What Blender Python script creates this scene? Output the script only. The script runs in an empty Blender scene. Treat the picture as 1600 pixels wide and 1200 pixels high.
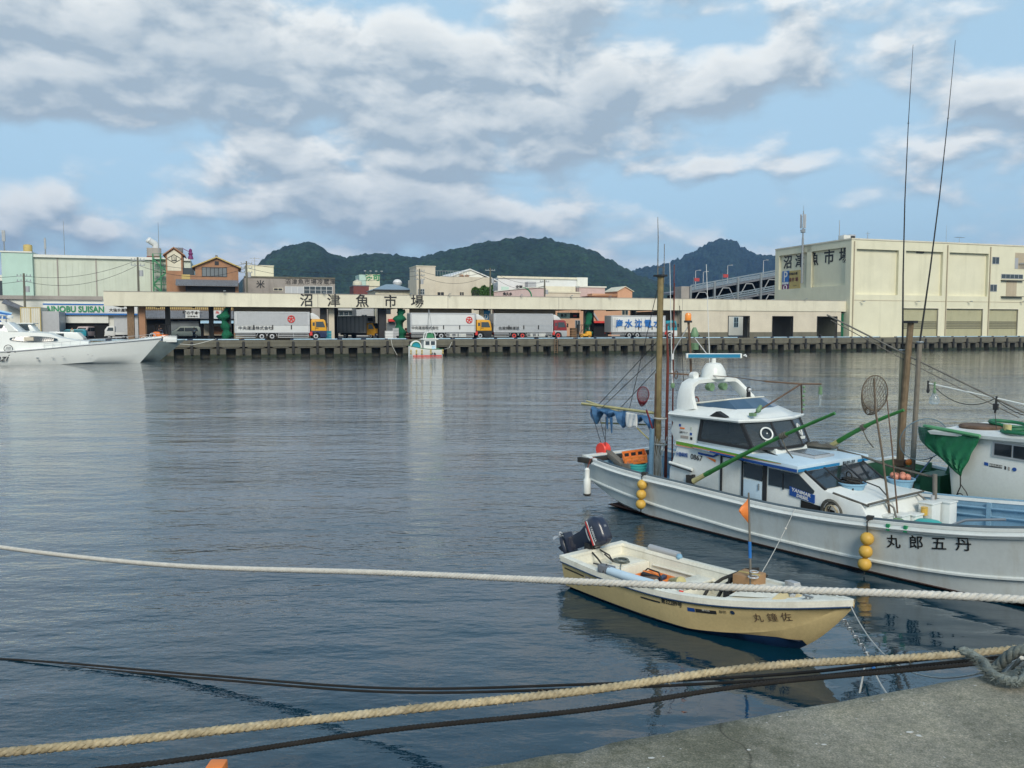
import bpy, math, random
from math import sin, cos, pi, radians, atan, atan2, sqrt, hypot
from mathutils import Vector, Matrix, Euler
random.seed(7)
SC = bpy.context.scene
COL = SC.collection
# ---------------------------------------------------------------- camera
HC = 3.9                       # eye height above the water
PITCH = atan(87/1300)
cam_d = bpy.data.cameras.new('camera')
cam = bpy.data.objects.new('camera', cam_d); COL.objects.link(cam)
cam.location = (0, 0, HC); cam.rotation_euler = (pi/2-PITCH, 0, 0)
cam_d.sensor_width = 36; cam_d.lens = 1300/1600*36
cam_d.clip_start = 0.05; cam_d.clip_end = 20000
SC.camera = cam
# ---------------------------------------------------------------- render look
SC.view_settings.view_transform = 'Standard'; SC.view_settings.look = 'None'
SC.view_settings.gamma = 1; SC.view_settings.use_curve_mapping = False
SC.view_settings.exposure = 1.15
SC.cycles.volume_bounces = 0
SC.cycles.max_bounces = 8
SC.cycles.caustics_reflective = False; SC.cycles.caustics_refractive = False
# ---------------------------------------------------------------- sun
SUN_EL, SUN_AZ = radians(36), radians(170)      # azimuth measured from +Y (view direction) clockwise: sun behind the camera, a little to the right
sd = bpy.data.lights.new('sun', 'SUN'); so = bpy.data.objects.new('sun', sd); COL.objects.link(so)
sd.energy = 1.35; sd.angle = radians(24); sd.color = (1.0, 0.93, 0.80)
sdir = Vector((sin(SUN_AZ)*cos(SUN_EL), cos(SUN_AZ)*cos(SUN_EL), sin(SUN_EL)))
so.rotation_euler = sdir.to_track_quat('Z', 'Y').to_euler()
# ---------------------------------------------------------------- world: sky with a deck of broken cloud
W = bpy.data.worlds.new('World'); SC.world = W; W.use_nodes = True
NT = W.node_tree; NT.nodes.clear()
def wn(t, **k):
    n = NT.nodes.new(t)
    for a, b in k.items(): setattr(n, a, b)
    return n
def lk(a, b): NT.links.new(a, b)
def wm(op, a, b=None, c=None, clamp=False):
    n = wn('ShaderNodeMath', operation=op); n.use_clamp = clamp
    for i, x in enumerate((a, b, c)):
        if x is None: continue
        if isinstance(x, (int, float)): n.inputs[i].default_value = x
        else: lk(x, n.inputs[i])
    return n.outputs[0]
sky = wn('ShaderNodeTexSky', sky_type='NISHITA'); sky.sun_disc = False
sky.sun_elevation = SUN_EL; sky.sun_rotation = SUN_AZ; sky.air_density = 1.0; sky.dust_density = 1.2; sky.ozone_density = 1.6
tc = wn('ShaderNodeTexCoord'); sep = wn('ShaderNodeSeparateXYZ'); lk(tc.outputs['Generated'], sep.inputs[0])
AZ = wm('ARCTAN2', sep.outputs[0], sep.outputs[1])
EL = wm('ARCSINE', sep.outputs[2])
def pe(u, v): return atan((u-800)/1300), atan((513-v)/hypot(1300, u-800))
blobs = [  # centre in the photograph's sky turned into azimuth/elevation, radii in degrees, weight
    (620, 150, 30, 5.0, .34), (200, 110, 16, 3.2, .20), (1180, 125, 12, 2.6, .26), (950, 210, 13, 2.4, .22), (300, 20, 26, 2.6, .26),
    (1250, 15, 18, 1.8, .14), (1590, 165, 5.5, 2.4, .22), (520, 300, 14, 2.8, .44), (150, 340, 14, 2.6, .36), (760, 350, 10, 1.8, .26),
    (1080, 365, 8, 1.5, .30), (1290, 385, 6, 1.0, .12), (460, 250, 4, 1.6, .2), (700, 255, 6, 1.0, .14), (1150, 265, 9, 1.2, .16),
    (1330, 240, 14, 3.6, -.22), (1480, 330, 12, 4.0, -.22), (330, 235, 18, 1.9, -.12), (60, 230, 9, 2.0, -.08), (1000, 310, 10, 1.5, -.24),
    (420, 250, 9, 2.0, .16), (620, 330, 16, 1.5, .18), (1350, 60, 9, 1.4, -.1), (80, 70, 7, 1.1, -.16), (1180, 50, 6, 1.3, -.14)]
def density(daz, dele):
    az = wm('ADD', AZ, daz); el = wm('ADD', EL, dele)
    cx = wn('ShaderNodeCombineXYZ'); lk(az, cx.inputs[0]); lk(wm('MULTIPLY', wm('POWER', wm('MAXIMUM', el, .001), .93), 1.9), cx.inputs[1])
    tot = None
    for sc_, det, amp, off in ((4.4, 9.0, 1.20, 0.0), (12.0, 9.0, .80, 3.1)):
        nz = wn('ShaderNodeTexNoise'); nz.inputs['Scale'].default_value = sc_; nz.inputs['Detail'].default_value = det
        nz.inputs['Roughness'].default_value = .5; nz.inputs['Distortion'].default_value = .25
        mp = wn('ShaderNodeMapping'); mp.inputs['Location'].default_value = (off+5.3, off+.7, off); lk(cx.outputs[0], mp.inputs[0]); lk(mp.outputs[0], nz.inputs['Vector'])
        t = wm('MULTIPLY', wm('SUBTRACT', nz.outputs[0], .5), amp)
        tot = t if tot is None else wm('ADD', tot, t)
    ca = wn('ShaderNodeCombineXYZ'); lk(az, ca.inputs[0]); lk(el, ca.inputs[1])
    wob = wn('ShaderNodeTexNoise'); wob.inputs['Scale'].default_value = 9; wob.inputs['Detail'].default_value = 3; lk(ca.outputs[0], wob.inputs['Vector'])
    wv = wn('ShaderNodeVectorMath', operation='MULTIPLY_ADD'); lk(wob.outputs['Color'], wv.inputs[0]); wv.inputs[1].default_value = (.22, .07, 0); lk(ca.outputs[0], wv.inputs[2])
    for (u, v, ra, re, w) in blobs:
        a0, e0 = pe(u, v)
        s = wn('ShaderNodeVectorMath', operation='SUBTRACT'); lk(wv.outputs[0], s.inputs[0]); s.inputs[1].default_value = (a0+.11, e0+.035, 0)
        m = wn('ShaderNodeVectorMath', operation='MULTIPLY'); lk(s.outputs[0], m.inputs[0]); m.inputs[1].default_value = (1/radians(ra), 1/radians(re), 0)
        l = wn('ShaderNodeVectorMath', operation='LENGTH'); lk(m.outputs[0], l.inputs[0])
        r = wn('ShaderNodeMapRange', interpolation_type='SMOOTHSTEP'); lk(l.outputs['Value'], r.inputs[0])
        r.inputs[1].default_value = 0; r.inputs[2].default_value = 1.35; r.inputs[3].default_value = w*.66; r.inputs[4].default_value = 0
        tot = wm('ADD', tot, r.outputs[0])
    return tot
d0 = density(0.0, 0.0); d1 = density(-0.007, 0.016)
# overhead the cloud thins out and the clear sky is a deeper blue
up = wn('ShaderNodeMapRange', interpolation_type='SMOOTHSTEP'); lk(EL, up.inputs[0]); up.inputs[1].default_value = .34; up.inputs[2].default_value = .85
d0 = wm('SUBTRACT', d0, wm('MULTIPLY', up.outputs[0], .22)); d1 = wm('SUBTRACT', d1, wm('MULTIPLY', up.outputs[0], .22))
cov = wn('ShaderNodeMapRange', interpolation_type='SMOOTHSTEP'); lk(d0, cov.inputs[0]); cov.inputs[1].default_value = -.12; cov.inputs[2].default_value = .18
lit = wm('ADD', wm('MULTIPLY', wm('SUBTRACT', d0, d1), 4.6), .40, clamp=True)
thick = wn('ShaderNodeMapRange'); lk(d0, thick.inputs[0]); thick.inputs[1].default_value = .10; thick.inputs[2].default_value = .55
thick.inputs[3].default_value = 1.0; thick.inputs[4].default_value = 0.0
litt = wm('MULTIPLY', lit, wm('ADD', wm('MULTIPLY', thick.outputs[0], .75), .25))
ccol = wn('ShaderNodeMix', data_type='RGBA'); lk(litt, ccol.inputs['Factor'])
ccol.inputs[6].default_value = (2.55, 3.1, 3.55, 1); ccol.inputs[7].default_value = (6.3, 6.35, 6.1, 1)
vail = wn('ShaderNodeMix', data_type='RGBA'); vail.inputs['Factor'].default_value = .78; lk(sky.outputs[0], vail.inputs[6]); vail.inputs[7].default_value = (3.1, 4.5, 5.4, 1)
mixc = wn('ShaderNodeMix', data_type='RGBA'); lk(wm('MULTIPLY', cov.outputs[0], .93), mixc.inputs['Factor']); dz = wn('ShaderNodeMix', data_type='RGBA'); lk(wm('MULTIPLY', up.outputs[0], .8), dz.inputs['Factor']); lk(vail.outputs[2], dz.inputs[6]); dz.inputs[7].default_value = (.5, 1.45, 2.6, 1); lk(dz.outputs[2], mixc.inputs[6]); lk(ccol.outputs[2], mixc.inputs[7])
bg = wn('ShaderNodeBackground'); bg.inputs['Strength'].default_value = 0.075; lk(mixc.outputs[2], bg.inputs[0])
wo = wn('ShaderNodeOutputWorld'); lk(bg.outputs[0], wo.inputs[0])
# ---------------------------------------------------------------- helpers: geometry
class MB:
    def __init__(s): s.v = []; s.f = []
    def add(s, vs, fs):
        o = len(s.v); s.v += [tuple(p) for p in vs]; s.f += [tuple(i+o for i in f) for f in fs]; return s
    def box(s, x0, x1, y0, y1, z0, z1):
        if x0 > x1: x0, x1 = x1, x0
        if y0 > y1: y0, y1 = y1, y0
        if z0 > z1: z0, z1 = z1, z0
        return s.add([(x0,y0,z0),(x1,y0,z0),(x1,y1,z0),(x0,y1,z0),(x0,y0,z1),(x1,y0,z1),(x1,y1,z1),(x0,y1,z1)],
                     [(0,3,2,1),(4,5,6,7),(0,1,5,4),(1,2,6,5),(2,3,7,6),(3,0,4,7)])
    def obox(s, c, size, eul=(0,0,0)):
        R = Euler(eul).to_matrix(); hx, hy, hz = [q/2 for q in size]
        vs = [Vector(c)+R@Vector((sx*hx, sy*hy, sz*hz)) for sz in (-1,1) for sx, sy in ((-1,-1),(1,-1),(1,1),(-1,1))]
        return s.add(vs, [(0,3,2,1),(4,5,6,7),(0,1,5,4),(1,2,6,5),(2,3,7,6),(3,0,4,7)])
    def beam(s, p0, p1, w, h):
        p0 = Vector(p0); p1 = Vector(p1); d = (p1-p0).normalized()
        up = Vector((0,0,1)) if abs(d.z) < .95 else Vector((1,0,0))
        x = d.cross(up).normalized(); y = x.cross(d)
        vs = [p+x*a*w/2+y*b*h/2 for p in (p0,p1) for a, b in ((-1,-1),(1,-1),(1,1),(-1,1))]
        return s.add(vs, [(0,3,2,1),(4,5,6,7),(0,1,5,4),(1,2,6,5),(2,3,7,6),(3,0,4,7)])
    def tube(s, pts, r, n=8, cap=True, closed=False):
        pts = [Vector(p) for p in pts]; N = len(pts)
        rs = r if isinstance(r, (list, tuple)) else [r]*N
        vs = []; prev = None
        for i, p in enumerate(pts):
            if closed: t = pts[(i+1) % N]-pts[i-1]
            else: t = pts[min(i+1, N-1)]-pts[max(i-1, 0)]
            t = t.normalized() if t.length > 1e-9 else Vector((0,0,1))
            if prev is None:
                a = Vector((0,0,1)) if abs(t.z) < .9 else Vector((1,0,0)); x = t.cross(a).normalized()
            else:
                x = (prev-t*prev.dot(t))
                x = x.normalized() if x.length > 1e-6 else t.cross(Vector((0,0,1))).normalized()
            prev = x; y = t.cross(x)
            vs += [p+(x*cos(2*pi*k/n)+y*sin(2*pi*k/n))*rs[i] for k in range(n)]
        fs = []
        for i in range(N if closed else N-1):
            j = (i+1) % N
            for k in range(n):
                k2 = (k+1) % n; fs.append((i*n+k, i*n+k2, j*n+k2, j*n+k))
        if cap and not closed: fs += [tuple(range(n))[::-1], tuple(range((N-1)*n, N*n))]
        return s.add(vs, fs)
    def cyl(s, p0, p1, r0, r1=None, n=14): return s.tube([p0, p1], [r0, r0 if r1 is None else r1], n)
    def lathe(s, c, prof, n=20, axis='z', sy=1.0):
        vs = []; c = Vector(c)
        for (r, h) in prof:
            for k in range(n):
                a = 2*pi*k/n; x, y = r*cos(a), r*sin(a)*sy
                p = (x, y, h) if axis == 'z' else ((h, x, y) if axis == 'x' else (x, -h, y))
                vs.append(c+Vector(p))
        fs = []
        for i in range(len(prof)-1):
            for k in range(n):
                k2 = (k+1) % n; fs.append((i*n+k, i*n+k2, (i+1)*n+k2, (i+1)*n+k))
        fs += [tuple(range(n))[::-1], tuple(range((len(prof)-1)*n, len(prof)*n))]
        return s.add(vs, fs)
    def ball(s, c, r, n=16, sz=1.0):
        m = n//2; return s.lathe(c, [(max(r*sin(pi*i/m), 1e-4), -r*sz*cos(pi*i/m)) for i in range(m+1)], n)
    def prism(s, poly, axis, a0, a1):
        """poly in the two remaining axes (in xyz order), extruded along axis from a0 to a1"""
        n = len(poly)
        def P(p, a):
            return {'x': (a, p[0], p[1]), 'y': (p[0], a, p[1]), 'z': (p[0], p[1], a)}[axis]
        vs = [P(p, a0) for p in poly]+[P(p, a1) for p in poly]
        fs = [tuple(range(n)), tuple(range(n, 2*n))[::-1]]+[(i, i+n, (i+1) % n+n, (i+1) % n) for i in range(n)]
        return s.add(vs, fs)
    def loft(s, secs, closed=False, cap=False):
        n = len(secs[0]); vs = [p for q in secs for p in q]; fs = []
        for i in range(len(secs)-1):
            for k in range(n if closed else n-1):
                k2 = (k+1) % n; fs.append((i*n+k, (i+1)*n+k, (i+1)*n+k2, i*n+k2))
        if cap: fs += [tuple(range(n)), tuple(range((len(secs)-1)*n, len(secs)*n))[::-1]]
        return s.add(vs, fs)
    def solid(s, quad, th, nrm=None):
        """thin slab: polygon given by points, thickened along its normal"""
        q = [Vector(p) for p in quad]; nn = (q[1]-q[0]).cross(q[-1]-q[0]).normalized() if nrm is None else Vector(nrm)
        n = len(q); vs = q+[p+nn*th for p in q]
        return s.add(vs, [tuple(range(n))[::-1], tuple(range(n, 2*n))]+[(i, (i+1) % n, (i+1) % n+n, i+n) for i in range(n)])
    def torus(s, c, R, r, nrm=(0,0,1), n=24, m=8, sx=1.0, a0=0, a1=2*pi):
        nrm = Vector(nrm).normalized(); a = Vector((1,0,0)) if abs(nrm.x) < .8 else Vector((0,0,1))
        x = nrm.cross(a).normalized(); y = nrm.cross(x); c = Vector(c); full = abs(a1-a0-2*pi) < 1e-6
        pts = [c+x*cos(a0+(a1-a0)*i/n)*R*sx+y*sin(a0+(a1-a0)*i/n)*R for i in range(n if full else n+1)]
        return s.tube(pts, r, m, closed=full)
    def build(s, name, m, parent=None, smooth=False, bevel=0, loc=None, ang=35):
        me = bpy.data.meshes.new(name); me.from_pydata(s.v, [], s.f); me.validate()
        import bmesh
        bm = bmesh.new(); bm.from_mesh(me); bmesh.ops.recalc_face_normals(bm, faces=bm.faces)
        if bevel:
            bmesh.ops.bevel(bm, geom=[e for e in bm.edges if e.is_manifold and e.calc_face_angle(0) > .5], offset=bevel, segments=2, affect='EDGES', profile=.6)
        bm.to_mesh(me); bm.free()
        if smooth or bevel:
            for p in me.polygons: p.use_smooth = True
            me.set_sharp_from_angle(angle=radians(ang))
        me.materials.append(m)
        o = bpy.data.objects.new(name, me); COL.objects.link(o)
        if parent is not None: o.parent = parent
        if loc is not None: o.location = loc
        return o
def tag(o, label=None, cat=None, group=None, kind=None):
    if label: o['label'] = label
    if cat: o['category'] = cat
    if group: o['group'] = group
    if kind: o['kind'] = kind
    return o
def thing(name, label, cat, loc=(0,0,0), rz=0, group=None):
    o = bpy.data.objects.new(name, None); COL.objects.link(o); o.empty_display_size = .2
    o.location = loc; o.rotation_euler = (0, 0, rz); return tag(o, label, cat, group)
def copy_tree(o, parent=None, label=None):
    c = o.copy(); COL.objects.link(c); c.parent = parent
    if label: c['label'] = label
    for ch in o.children: copy_tree(ch, c)
    return c
def txt(s, size, m, parent, loc, rot=(pi/2, 0, 0), name='lettering', w=1.0, bold=0.0, depth=.02, align='CENTER', fn=None, shear=0):
    cu = bpy.data.curves.new('t', 'FONT'); cu.body = s; cu.size = size; cu.align_x = align; cu.align_y = 'CENTER'
    cu.extrude = depth/2 if fn is None else 0; cu.offset = bold; cu.shear = shear; cu.resolution_u = 3; cu.space_character = 1.0
    to = bpy.data.objects.new('t', cu); COL.objects.link(to)
    dg = bpy.context.evaluated_depsgraph_get(); me = bpy.data.meshes.new_from_object(to.evaluated_get(dg))
    bpy.data.objects.remove(to); bpy.data.curves.remove(cu)
    if w != 1.0:
        for v in me.vertices: v.co.x *= w
    if fn is not None:
        for v in me.vertices: v.co = Vector(fn(v.co.x, v.co.y))
    me.materials.clear(); me.materials.append(m); me.name = name
    o = bpy.data.objects.new(name, me); COL.objects.link(o); o.parent = parent
    if fn is None: o.location = loc; o.rotation_euler = rot
    return o
# ---------------------------------------------------------------- helpers: materials
def mat(name, col, rough=.6, var=.12, sc=2.0, metal=0, streak=0, bump=0, bsc=20, scol=(.12,.09,.06), fine=0, spec=.5, coat=0, trans=0, em=None, ems=0, ior=1.45, alpha=1, zs=.12):
    m = bpy.data.materials.new(name); m.use_nodes = True; T = m.node_tree; N = T.nodes; P = N['Principled BSDF']; L = T.links.new
    P.inputs['Roughness'].default_value = rough; P.inputs['Metallic'].default_value = metal
    P.inputs['Specular IOR Level'].default_value = spec; P.inputs['Coat Weight'].default_value = coat; P.inputs['IOR'].default_value = ior
    P.inputs['Transmission Weight'].default_value = trans; P.inputs['Alpha'].default_value = alpha
    if em: P.inputs['Emission Color'].default_value = (*em, 1); P.inputs['Emission Strength'].default_value = ems
    g = N.new('ShaderNodeNewGeometry'); pos = g.outputs['Position']
    c = None
    nz = N.new('ShaderNodeTexNoise'); nz.inputs['Scale'].default_value = sc; nz.inputs['Detail'].default_value = 6; nz.inputs['Roughness'].default_value = .6; L(pos, nz.inputs['Vector'])
    mr = N.new('ShaderNodeMapRange'); L(nz.outputs[0], mr.inputs[0]); mr.inputs[1].default_value = .3; mr.inputs[2].default_value = .7
    mr.inputs[3].default_value = 1-var; mr.inputs[4].default_value = 1+var
    vm = N.new('ShaderNodeVectorMath'); vm.operation = 'SCALE'; vm.inputs[0].default_value = col; L(mr.outputs[0], vm.inputs['Scale']); c = vm.outputs[0]
    if fine:
        n2 = N.new('ShaderNodeTexNoise'); n2.inputs['Scale'].default_value = sc*14; n2.inputs['Detail'].default_value = 4; L(pos, n2.inputs['Vector'])
        m2 = N.new('ShaderNodeMapRange'); L(n2.outputs[0], m2.inputs[0]); m2.inputs[1].default_value = .3; m2.inputs[2].default_value = .7; m2.inputs[3].default_value = 1-fine; m2.inputs[4].default_value = 1+fine
        v2 = N.new('ShaderNodeVectorMath'); v2.operation = 'SCALE'; L(c, v2.inputs[0]); L(m2.outputs[0], v2.inputs['Scale']); c = v2.outputs[0]
    if streak:
        mp = N.new('ShaderNodeMapping'); mp.inputs['Scale'].default_value = (1, 1, zs); L(pos, mp.inputs[0])
        n3 = N.new('ShaderNodeTexNoise'); n3.inputs['Scale'].default_value = sc*1.7; n3.inputs['Detail'].default_value = 7; n3.inputs['Roughness'].default_value = .65; L(mp.outputs[0], n3.inputs['Vector'])
        m3 = N.new('ShaderNodeMapRange'); L(n3.outputs[0], m3.inputs[0]); m3.inputs[1].default_value = .52; m3.inputs[2].default_value = .78; m3.inputs[3].default_value = 0; m3.inputs[4].default_value = streak
        mx = N.new('ShaderNodeMix'); mx.data_type = 'RGBA'; L(m3.outputs[0], mx.inputs['Factor']); L(c, mx.inputs[6]); mx.inputs[7].default_value = (*scol, 1); c = mx.outputs[2]
    L(c, P.inputs['Base Color'])
    if bump:
        nb = N.new('ShaderNodeTexNoise'); nb.inputs['Scale'].default_value = bsc; nb.inputs['Detail'].default_value = 5; L(pos, nb.inputs['Vector'])
        bp = N.new('ShaderNodeBump'); bp.inputs['Distance'].default_value = bump; bp.inputs['Strength'].default_value = 1; L(nb.outputs[0], bp.inputs['Height']); L(bp.outputs[0], P.inputs['Normal'])
    return m
M = {}
def dm(k, *a, **kw): M[k] = mat(k, *a, **kw)
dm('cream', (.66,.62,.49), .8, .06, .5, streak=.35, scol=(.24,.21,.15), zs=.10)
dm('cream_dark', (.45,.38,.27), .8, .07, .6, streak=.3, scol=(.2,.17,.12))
dm('yellow_wall', (.70,.67,.50), .75, .05, .35, streak=.28, scol=(.34,.33,.22), zs=.08)
dm('pale_green', (.54,.58,.49), .7, .06, .4, streak=.3, scol=(.28,.30,.24))
dm('mint', (.44,.60,.52), .7, .05, .4, streak=.2, scol=(.24,.30,.26))
dm('off_white', (.68,.68,.62), .6, .06, .6, streak=.25, scol=(.30,.28,.24))
dm('white_paint', (.64,.65,.64), .4, .04, .8, streak=.15, scol=(.4,.38,.33))
dm('grey_wall', (.33,.30,.27), .85, .12, .5, streak=.5, scol=(.13,.11,.10))
dm('beige_wall', (.60,.54,.43), .8, .07, .5, streak=.3, scol=(.28,.22,.17))
dm('pink_wall', (.52,.40,.38), .8, .06, .5, streak=.2)
dm('orange_wall', (.55,.32,.20), .8, .08, .5, streak=.2)
dm('brown_wall', (.34,.18,.10), .75, .1, .8, streak=.2)
dm('maroon', (.16,.045,.04), .7, .1, 1)
dm('tile_grey', (.16,.17,.19), .6, .2, 3, fine=.2, bump=.05, bsc=6)
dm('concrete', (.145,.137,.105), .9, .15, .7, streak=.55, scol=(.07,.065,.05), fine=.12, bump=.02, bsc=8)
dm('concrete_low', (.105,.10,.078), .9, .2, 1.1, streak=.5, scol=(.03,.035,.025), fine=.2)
dm('asphalt', (.055,.055,.055), .9, .15, .3, fine=.1)
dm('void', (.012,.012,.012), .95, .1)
dm('dark', (.022,.023,.025), .6, .2)
dm('navy', (.02,.045,.10), .5, .15, 3)
dm('pale_blue', (.45,.64,.76), .5, .15, 3, streak=.3, scol=(.1,.14,.18))
dm('steel', (.32,.34,.35), .45, .1, 3, metal=.6)
dm('alu', (.50,.51,.52), .4, .05, 2, metal=.35, streak=.25, scol=(.3,.3,.3))
dm('alu_grey', (.42,.43,.44), .45, .05, 2, metal=.2, streak=.2, scol=(.25,.25,.25))
dm('glass', (.035,.05,.06), .08, .15, .4, spec=.8)
dm('glass_grey', (.16,.18,.19), .15, .2, .5)
dm('tyre', (.02,.02,.02), .85, .15, 5)
dm('rubber', (.03,.03,.028), .8, .2, 4, streak=.3, scol=(.08,.07,.05))
dm('cab_yellow', (.72,.36,.03), .35, .05, 2)
dm('cab_navy', (.02,.03,.08), .4, .1, 2)
dm('cab_maroon', (.26,.035,.04), .35, .08, 2)
dm('cab_teal', (.02,.26,.34), .35, .08, 2)
dm('red', (.62,.05,.04), .5, .08, 3)
dm('orange', (.80,.20,.03), .5, .08, 3)
dm('blue_paint', (.02,.14,.42), .5, .08, 3)
dm('sign_blue', (.02,.20,.42), .5, .08, 3)
dm('green_net', (.006,.11,.055), .9, .35, 6, fine=.3, bump=.03, bsc=14)
dm('green_paint', (.04,.20,.09), .6, .12, 2)
dm('sign_green', (.02,.24,.10), .5, .05)
dm('black_paint', (.015,.015,.015), .5, .1)
dm('ochre', (.50,.38,.14), .7, .08, 1)
dm('purple', (.16,.03,.13), .6, .1)
dm('wood', (.20,.13,.075), .8, .25, 5, streak=.5, scol=(.06,.05,.04), fine=.2)
dm('skin', (.45,.28,.2), .6, .05)
def lamp_mat():
    return mat('amber_lens', (.6,.20,.04), .25, .05, em=(1,.35,.05), ems=.12, coat=.3)
# ---------------------------------------------------------------- the far quay's own axes: s along the quay to the right, n inland
QO = Vector((-42.3, 110, 0)); QF = Vector((.9455, .3256, 0)).normalized(); QN = Vector((-QF.y, QF.x, 0)); QA = atan2(QF.y, QF.x)
def qw(s, n, z=0): return QO+QF*s+QN*n+Vector((0, 0, z))
CF = Vector((0, cos(PITCH), -sin(PITCH))); CU = Vector((0, sin(PITCH), cos(PITCH)))
def pix(u, v, n):
    """where the sight line through a point of the photograph meets the vertical plane n metres inland: (s, z)"""
    d = CF+Vector((1,0,0))*(u-800)/1300+CU*(600-v)/1300; c = Vector((0,0,HC))
    t = (n-(c-QO).dot(QN))/d.dot(QN); p = c+d*t
    return (p-QO).dot(QF), p.z
def PS(u, n, v=500): return pix(u, v, n)[0]
def PZ(u, v, n): return pix(u, v, n)[1]
DK = 2.3                        # quay level
def qthing(name, label, cat, s, n, z=DK, group=None, rz=0): return thing(name, label, cat, qw(s, n, z), QA+rz, group)
# ================================================================ WATER, GROUND, HILLS
def water_material():
    m = bpy.data.materials.new('harbour_water'); m.use_nodes = True; T = m.node_tree; N = T.nodes; P = N['Principled BSDF']; L = T.links.new
    P.inputs['Roughness'].default_value = .02; P.inputs['IOR'].default_value = 1.40; P.inputs['Specular IOR Level'].default_value = .5
    g = N.new('ShaderNodeNewGeometry'); pos = g.outputs['Position']
    c1 = N.new('ShaderNodeTexNoise'); c1.inputs['Scale'].default_value = .35; c1.inputs['Detail'].default_value = 3; L(pos, c1.inputs['Vector'])
    cm = N.new('ShaderNodeMix'); cm.data_type = 'RGBA'; L(c1.outputs[0], cm.inputs['Factor']); cm.inputs[6].default_value = (.002,.020,.042,1); cm.inputs[7].default_value = (.003,.032,.048,1); L(cm.outputs[2], P.inputs['Base Color'])
    def wave(sx, sy, rot, scale, det, dist=.0, rough=.5):
        mp = N.new('ShaderNodeMapping'); mp.inputs['Scale'].default_value = (sx, sy, 1); mp.inputs['Rotation'].default_value = (0, 0, rot); L(pos, mp.inputs[0])
        n = N.new('ShaderNodeTexNoise'); n.inputs['Scale'].default_value = scale; n.inputs['Detail'].default_value = det; n.inputs['Roughness'].default_value = rough; n.inputs['Distortion'].default_value = dist; L(mp.outputs[0], n.inputs['Vector']); return n.outputs[0]
    def mth(op, a, b):
        n = N.new('ShaderNodeMath'); n.operation = op
        for i, x in enumerate((a, b)):
            if isinstance(x, (int, float)): n.inputs[i].default_value = x
            else: L(x, n.inputs[i])
        return n.outputs[0]
    swell = wave(.55, 1, .12, .9, 2, .3)
    rip = wave(.45, 1, .2, 2.8, 3, .2, .45)
    long_ = wave(.32, 1, .08, .30, 3, .4, .5)
    fine = wave(.5, 1, -.15, 10, 3, 0, .5)
    # gusts: the ripples are stronger out on the open water than in the lee of the near quay
    sp = N.new('ShaderNodeSeparateXYZ'); L(pos, sp.inputs[0])
    mr = N.new('ShaderNodeMapRange'); L(mth('ADD', sp.outputs[1], mth('MULTIPLY', sp.outputs[0], -.9)), mr.inputs[0]); mr.inputs[1].default_value = 7; mr.inputs[2].default_value = 15; mr.inputs[3].default_value = .10; mr.inputs[4].default_value = 1.0
    gust = N.new('ShaderNodeMapRange'); L(wave(.25, 1, .1, .12, 3), gust.inputs[0]); gust.inputs[1].default_value = .35; gust.inputs[2].default_value = .65; gust.inputs[3].default_value = .55; gust.inputs[4].default_value = 1.15
    amp = mth('MULTIPLY', mr.outputs[0], gust.outputs[0])
    h = mth('ADD', mth('ADD', mth('MULTIPLY', swell, .045), mth('MULTIPLY', mth('MULTIPLY', long_, mr.outputs[0]), .17)), mth('MULTIPLY', amp, mth('ADD', mth('MULTIPLY', rip, .050), mth('MULTIPLY', fine, .022))))
    b = N.new('ShaderNodeBump'); b.inputs['Distance'].default_value = 1.0; b.inputs['Strength'].default_value = .9; L(h, b.inputs['Height']); L(b.outputs[0], P.inputs['Normal'])
    P.inputs['Coat Weight'].default_value = .6; P.inputs['Coat Roughness'].default_value = .02; P.inputs['Coat IOR'].default_value = 1.45; L(b.outputs[0], P.inputs['Coat Normal'])
    return m
w = MB(); w.add([(-900,-60,0),(900,-60,0),(900,700,0),(-900,700,0)], [(0,1,2,3)])
tag(w.build('water', water_material()), kind='structure')
# land behind the quay: one sheet reaching the horizon
g = MB(); a = qw(-400, 0.35, DK-.012); b = qw(520, 0.35, DK-.012)
g.add([a, b, (4000, 1500, DK-.012), (4000, 5000, DK-.012), (-4000, 5000, DK-.012), (-4000, 300, DK-.012)], [(0,1,2,3,4,5)])
tag(g.build('ground', M['asphalt']), kind='structure')
# the quay wall: deck edge, fascia beam panels, piers and dark openings, one bay every 3.25 m
BAY = 3.25; S0 = -58.5; NB = 72
q = MB()
q.box(-70, S0+NB*BAY, .0, 4.0, 2.08, DK)                     # deck edge slab
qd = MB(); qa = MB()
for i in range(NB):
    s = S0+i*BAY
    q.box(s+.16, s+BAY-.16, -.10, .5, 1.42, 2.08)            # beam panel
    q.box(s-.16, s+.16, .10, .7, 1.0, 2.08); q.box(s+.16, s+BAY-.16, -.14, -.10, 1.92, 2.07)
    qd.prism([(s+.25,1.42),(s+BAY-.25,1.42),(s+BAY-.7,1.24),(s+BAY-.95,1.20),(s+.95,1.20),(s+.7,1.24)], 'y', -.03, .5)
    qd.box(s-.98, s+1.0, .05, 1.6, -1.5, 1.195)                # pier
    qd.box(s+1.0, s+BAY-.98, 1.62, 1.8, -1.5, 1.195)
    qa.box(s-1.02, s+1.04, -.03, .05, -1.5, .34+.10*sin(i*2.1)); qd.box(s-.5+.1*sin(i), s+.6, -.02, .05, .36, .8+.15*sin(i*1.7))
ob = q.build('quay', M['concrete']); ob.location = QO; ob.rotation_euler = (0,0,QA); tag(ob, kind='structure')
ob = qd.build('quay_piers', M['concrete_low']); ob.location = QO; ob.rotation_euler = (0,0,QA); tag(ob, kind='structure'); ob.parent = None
ob = qa.build('quay_algae', mat('algae', (.02,.028,.014), .7, .3, 3)); ob.location = QO; ob.rotation_euler = (0,0,QA); tag(ob, kind='structure')
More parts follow.
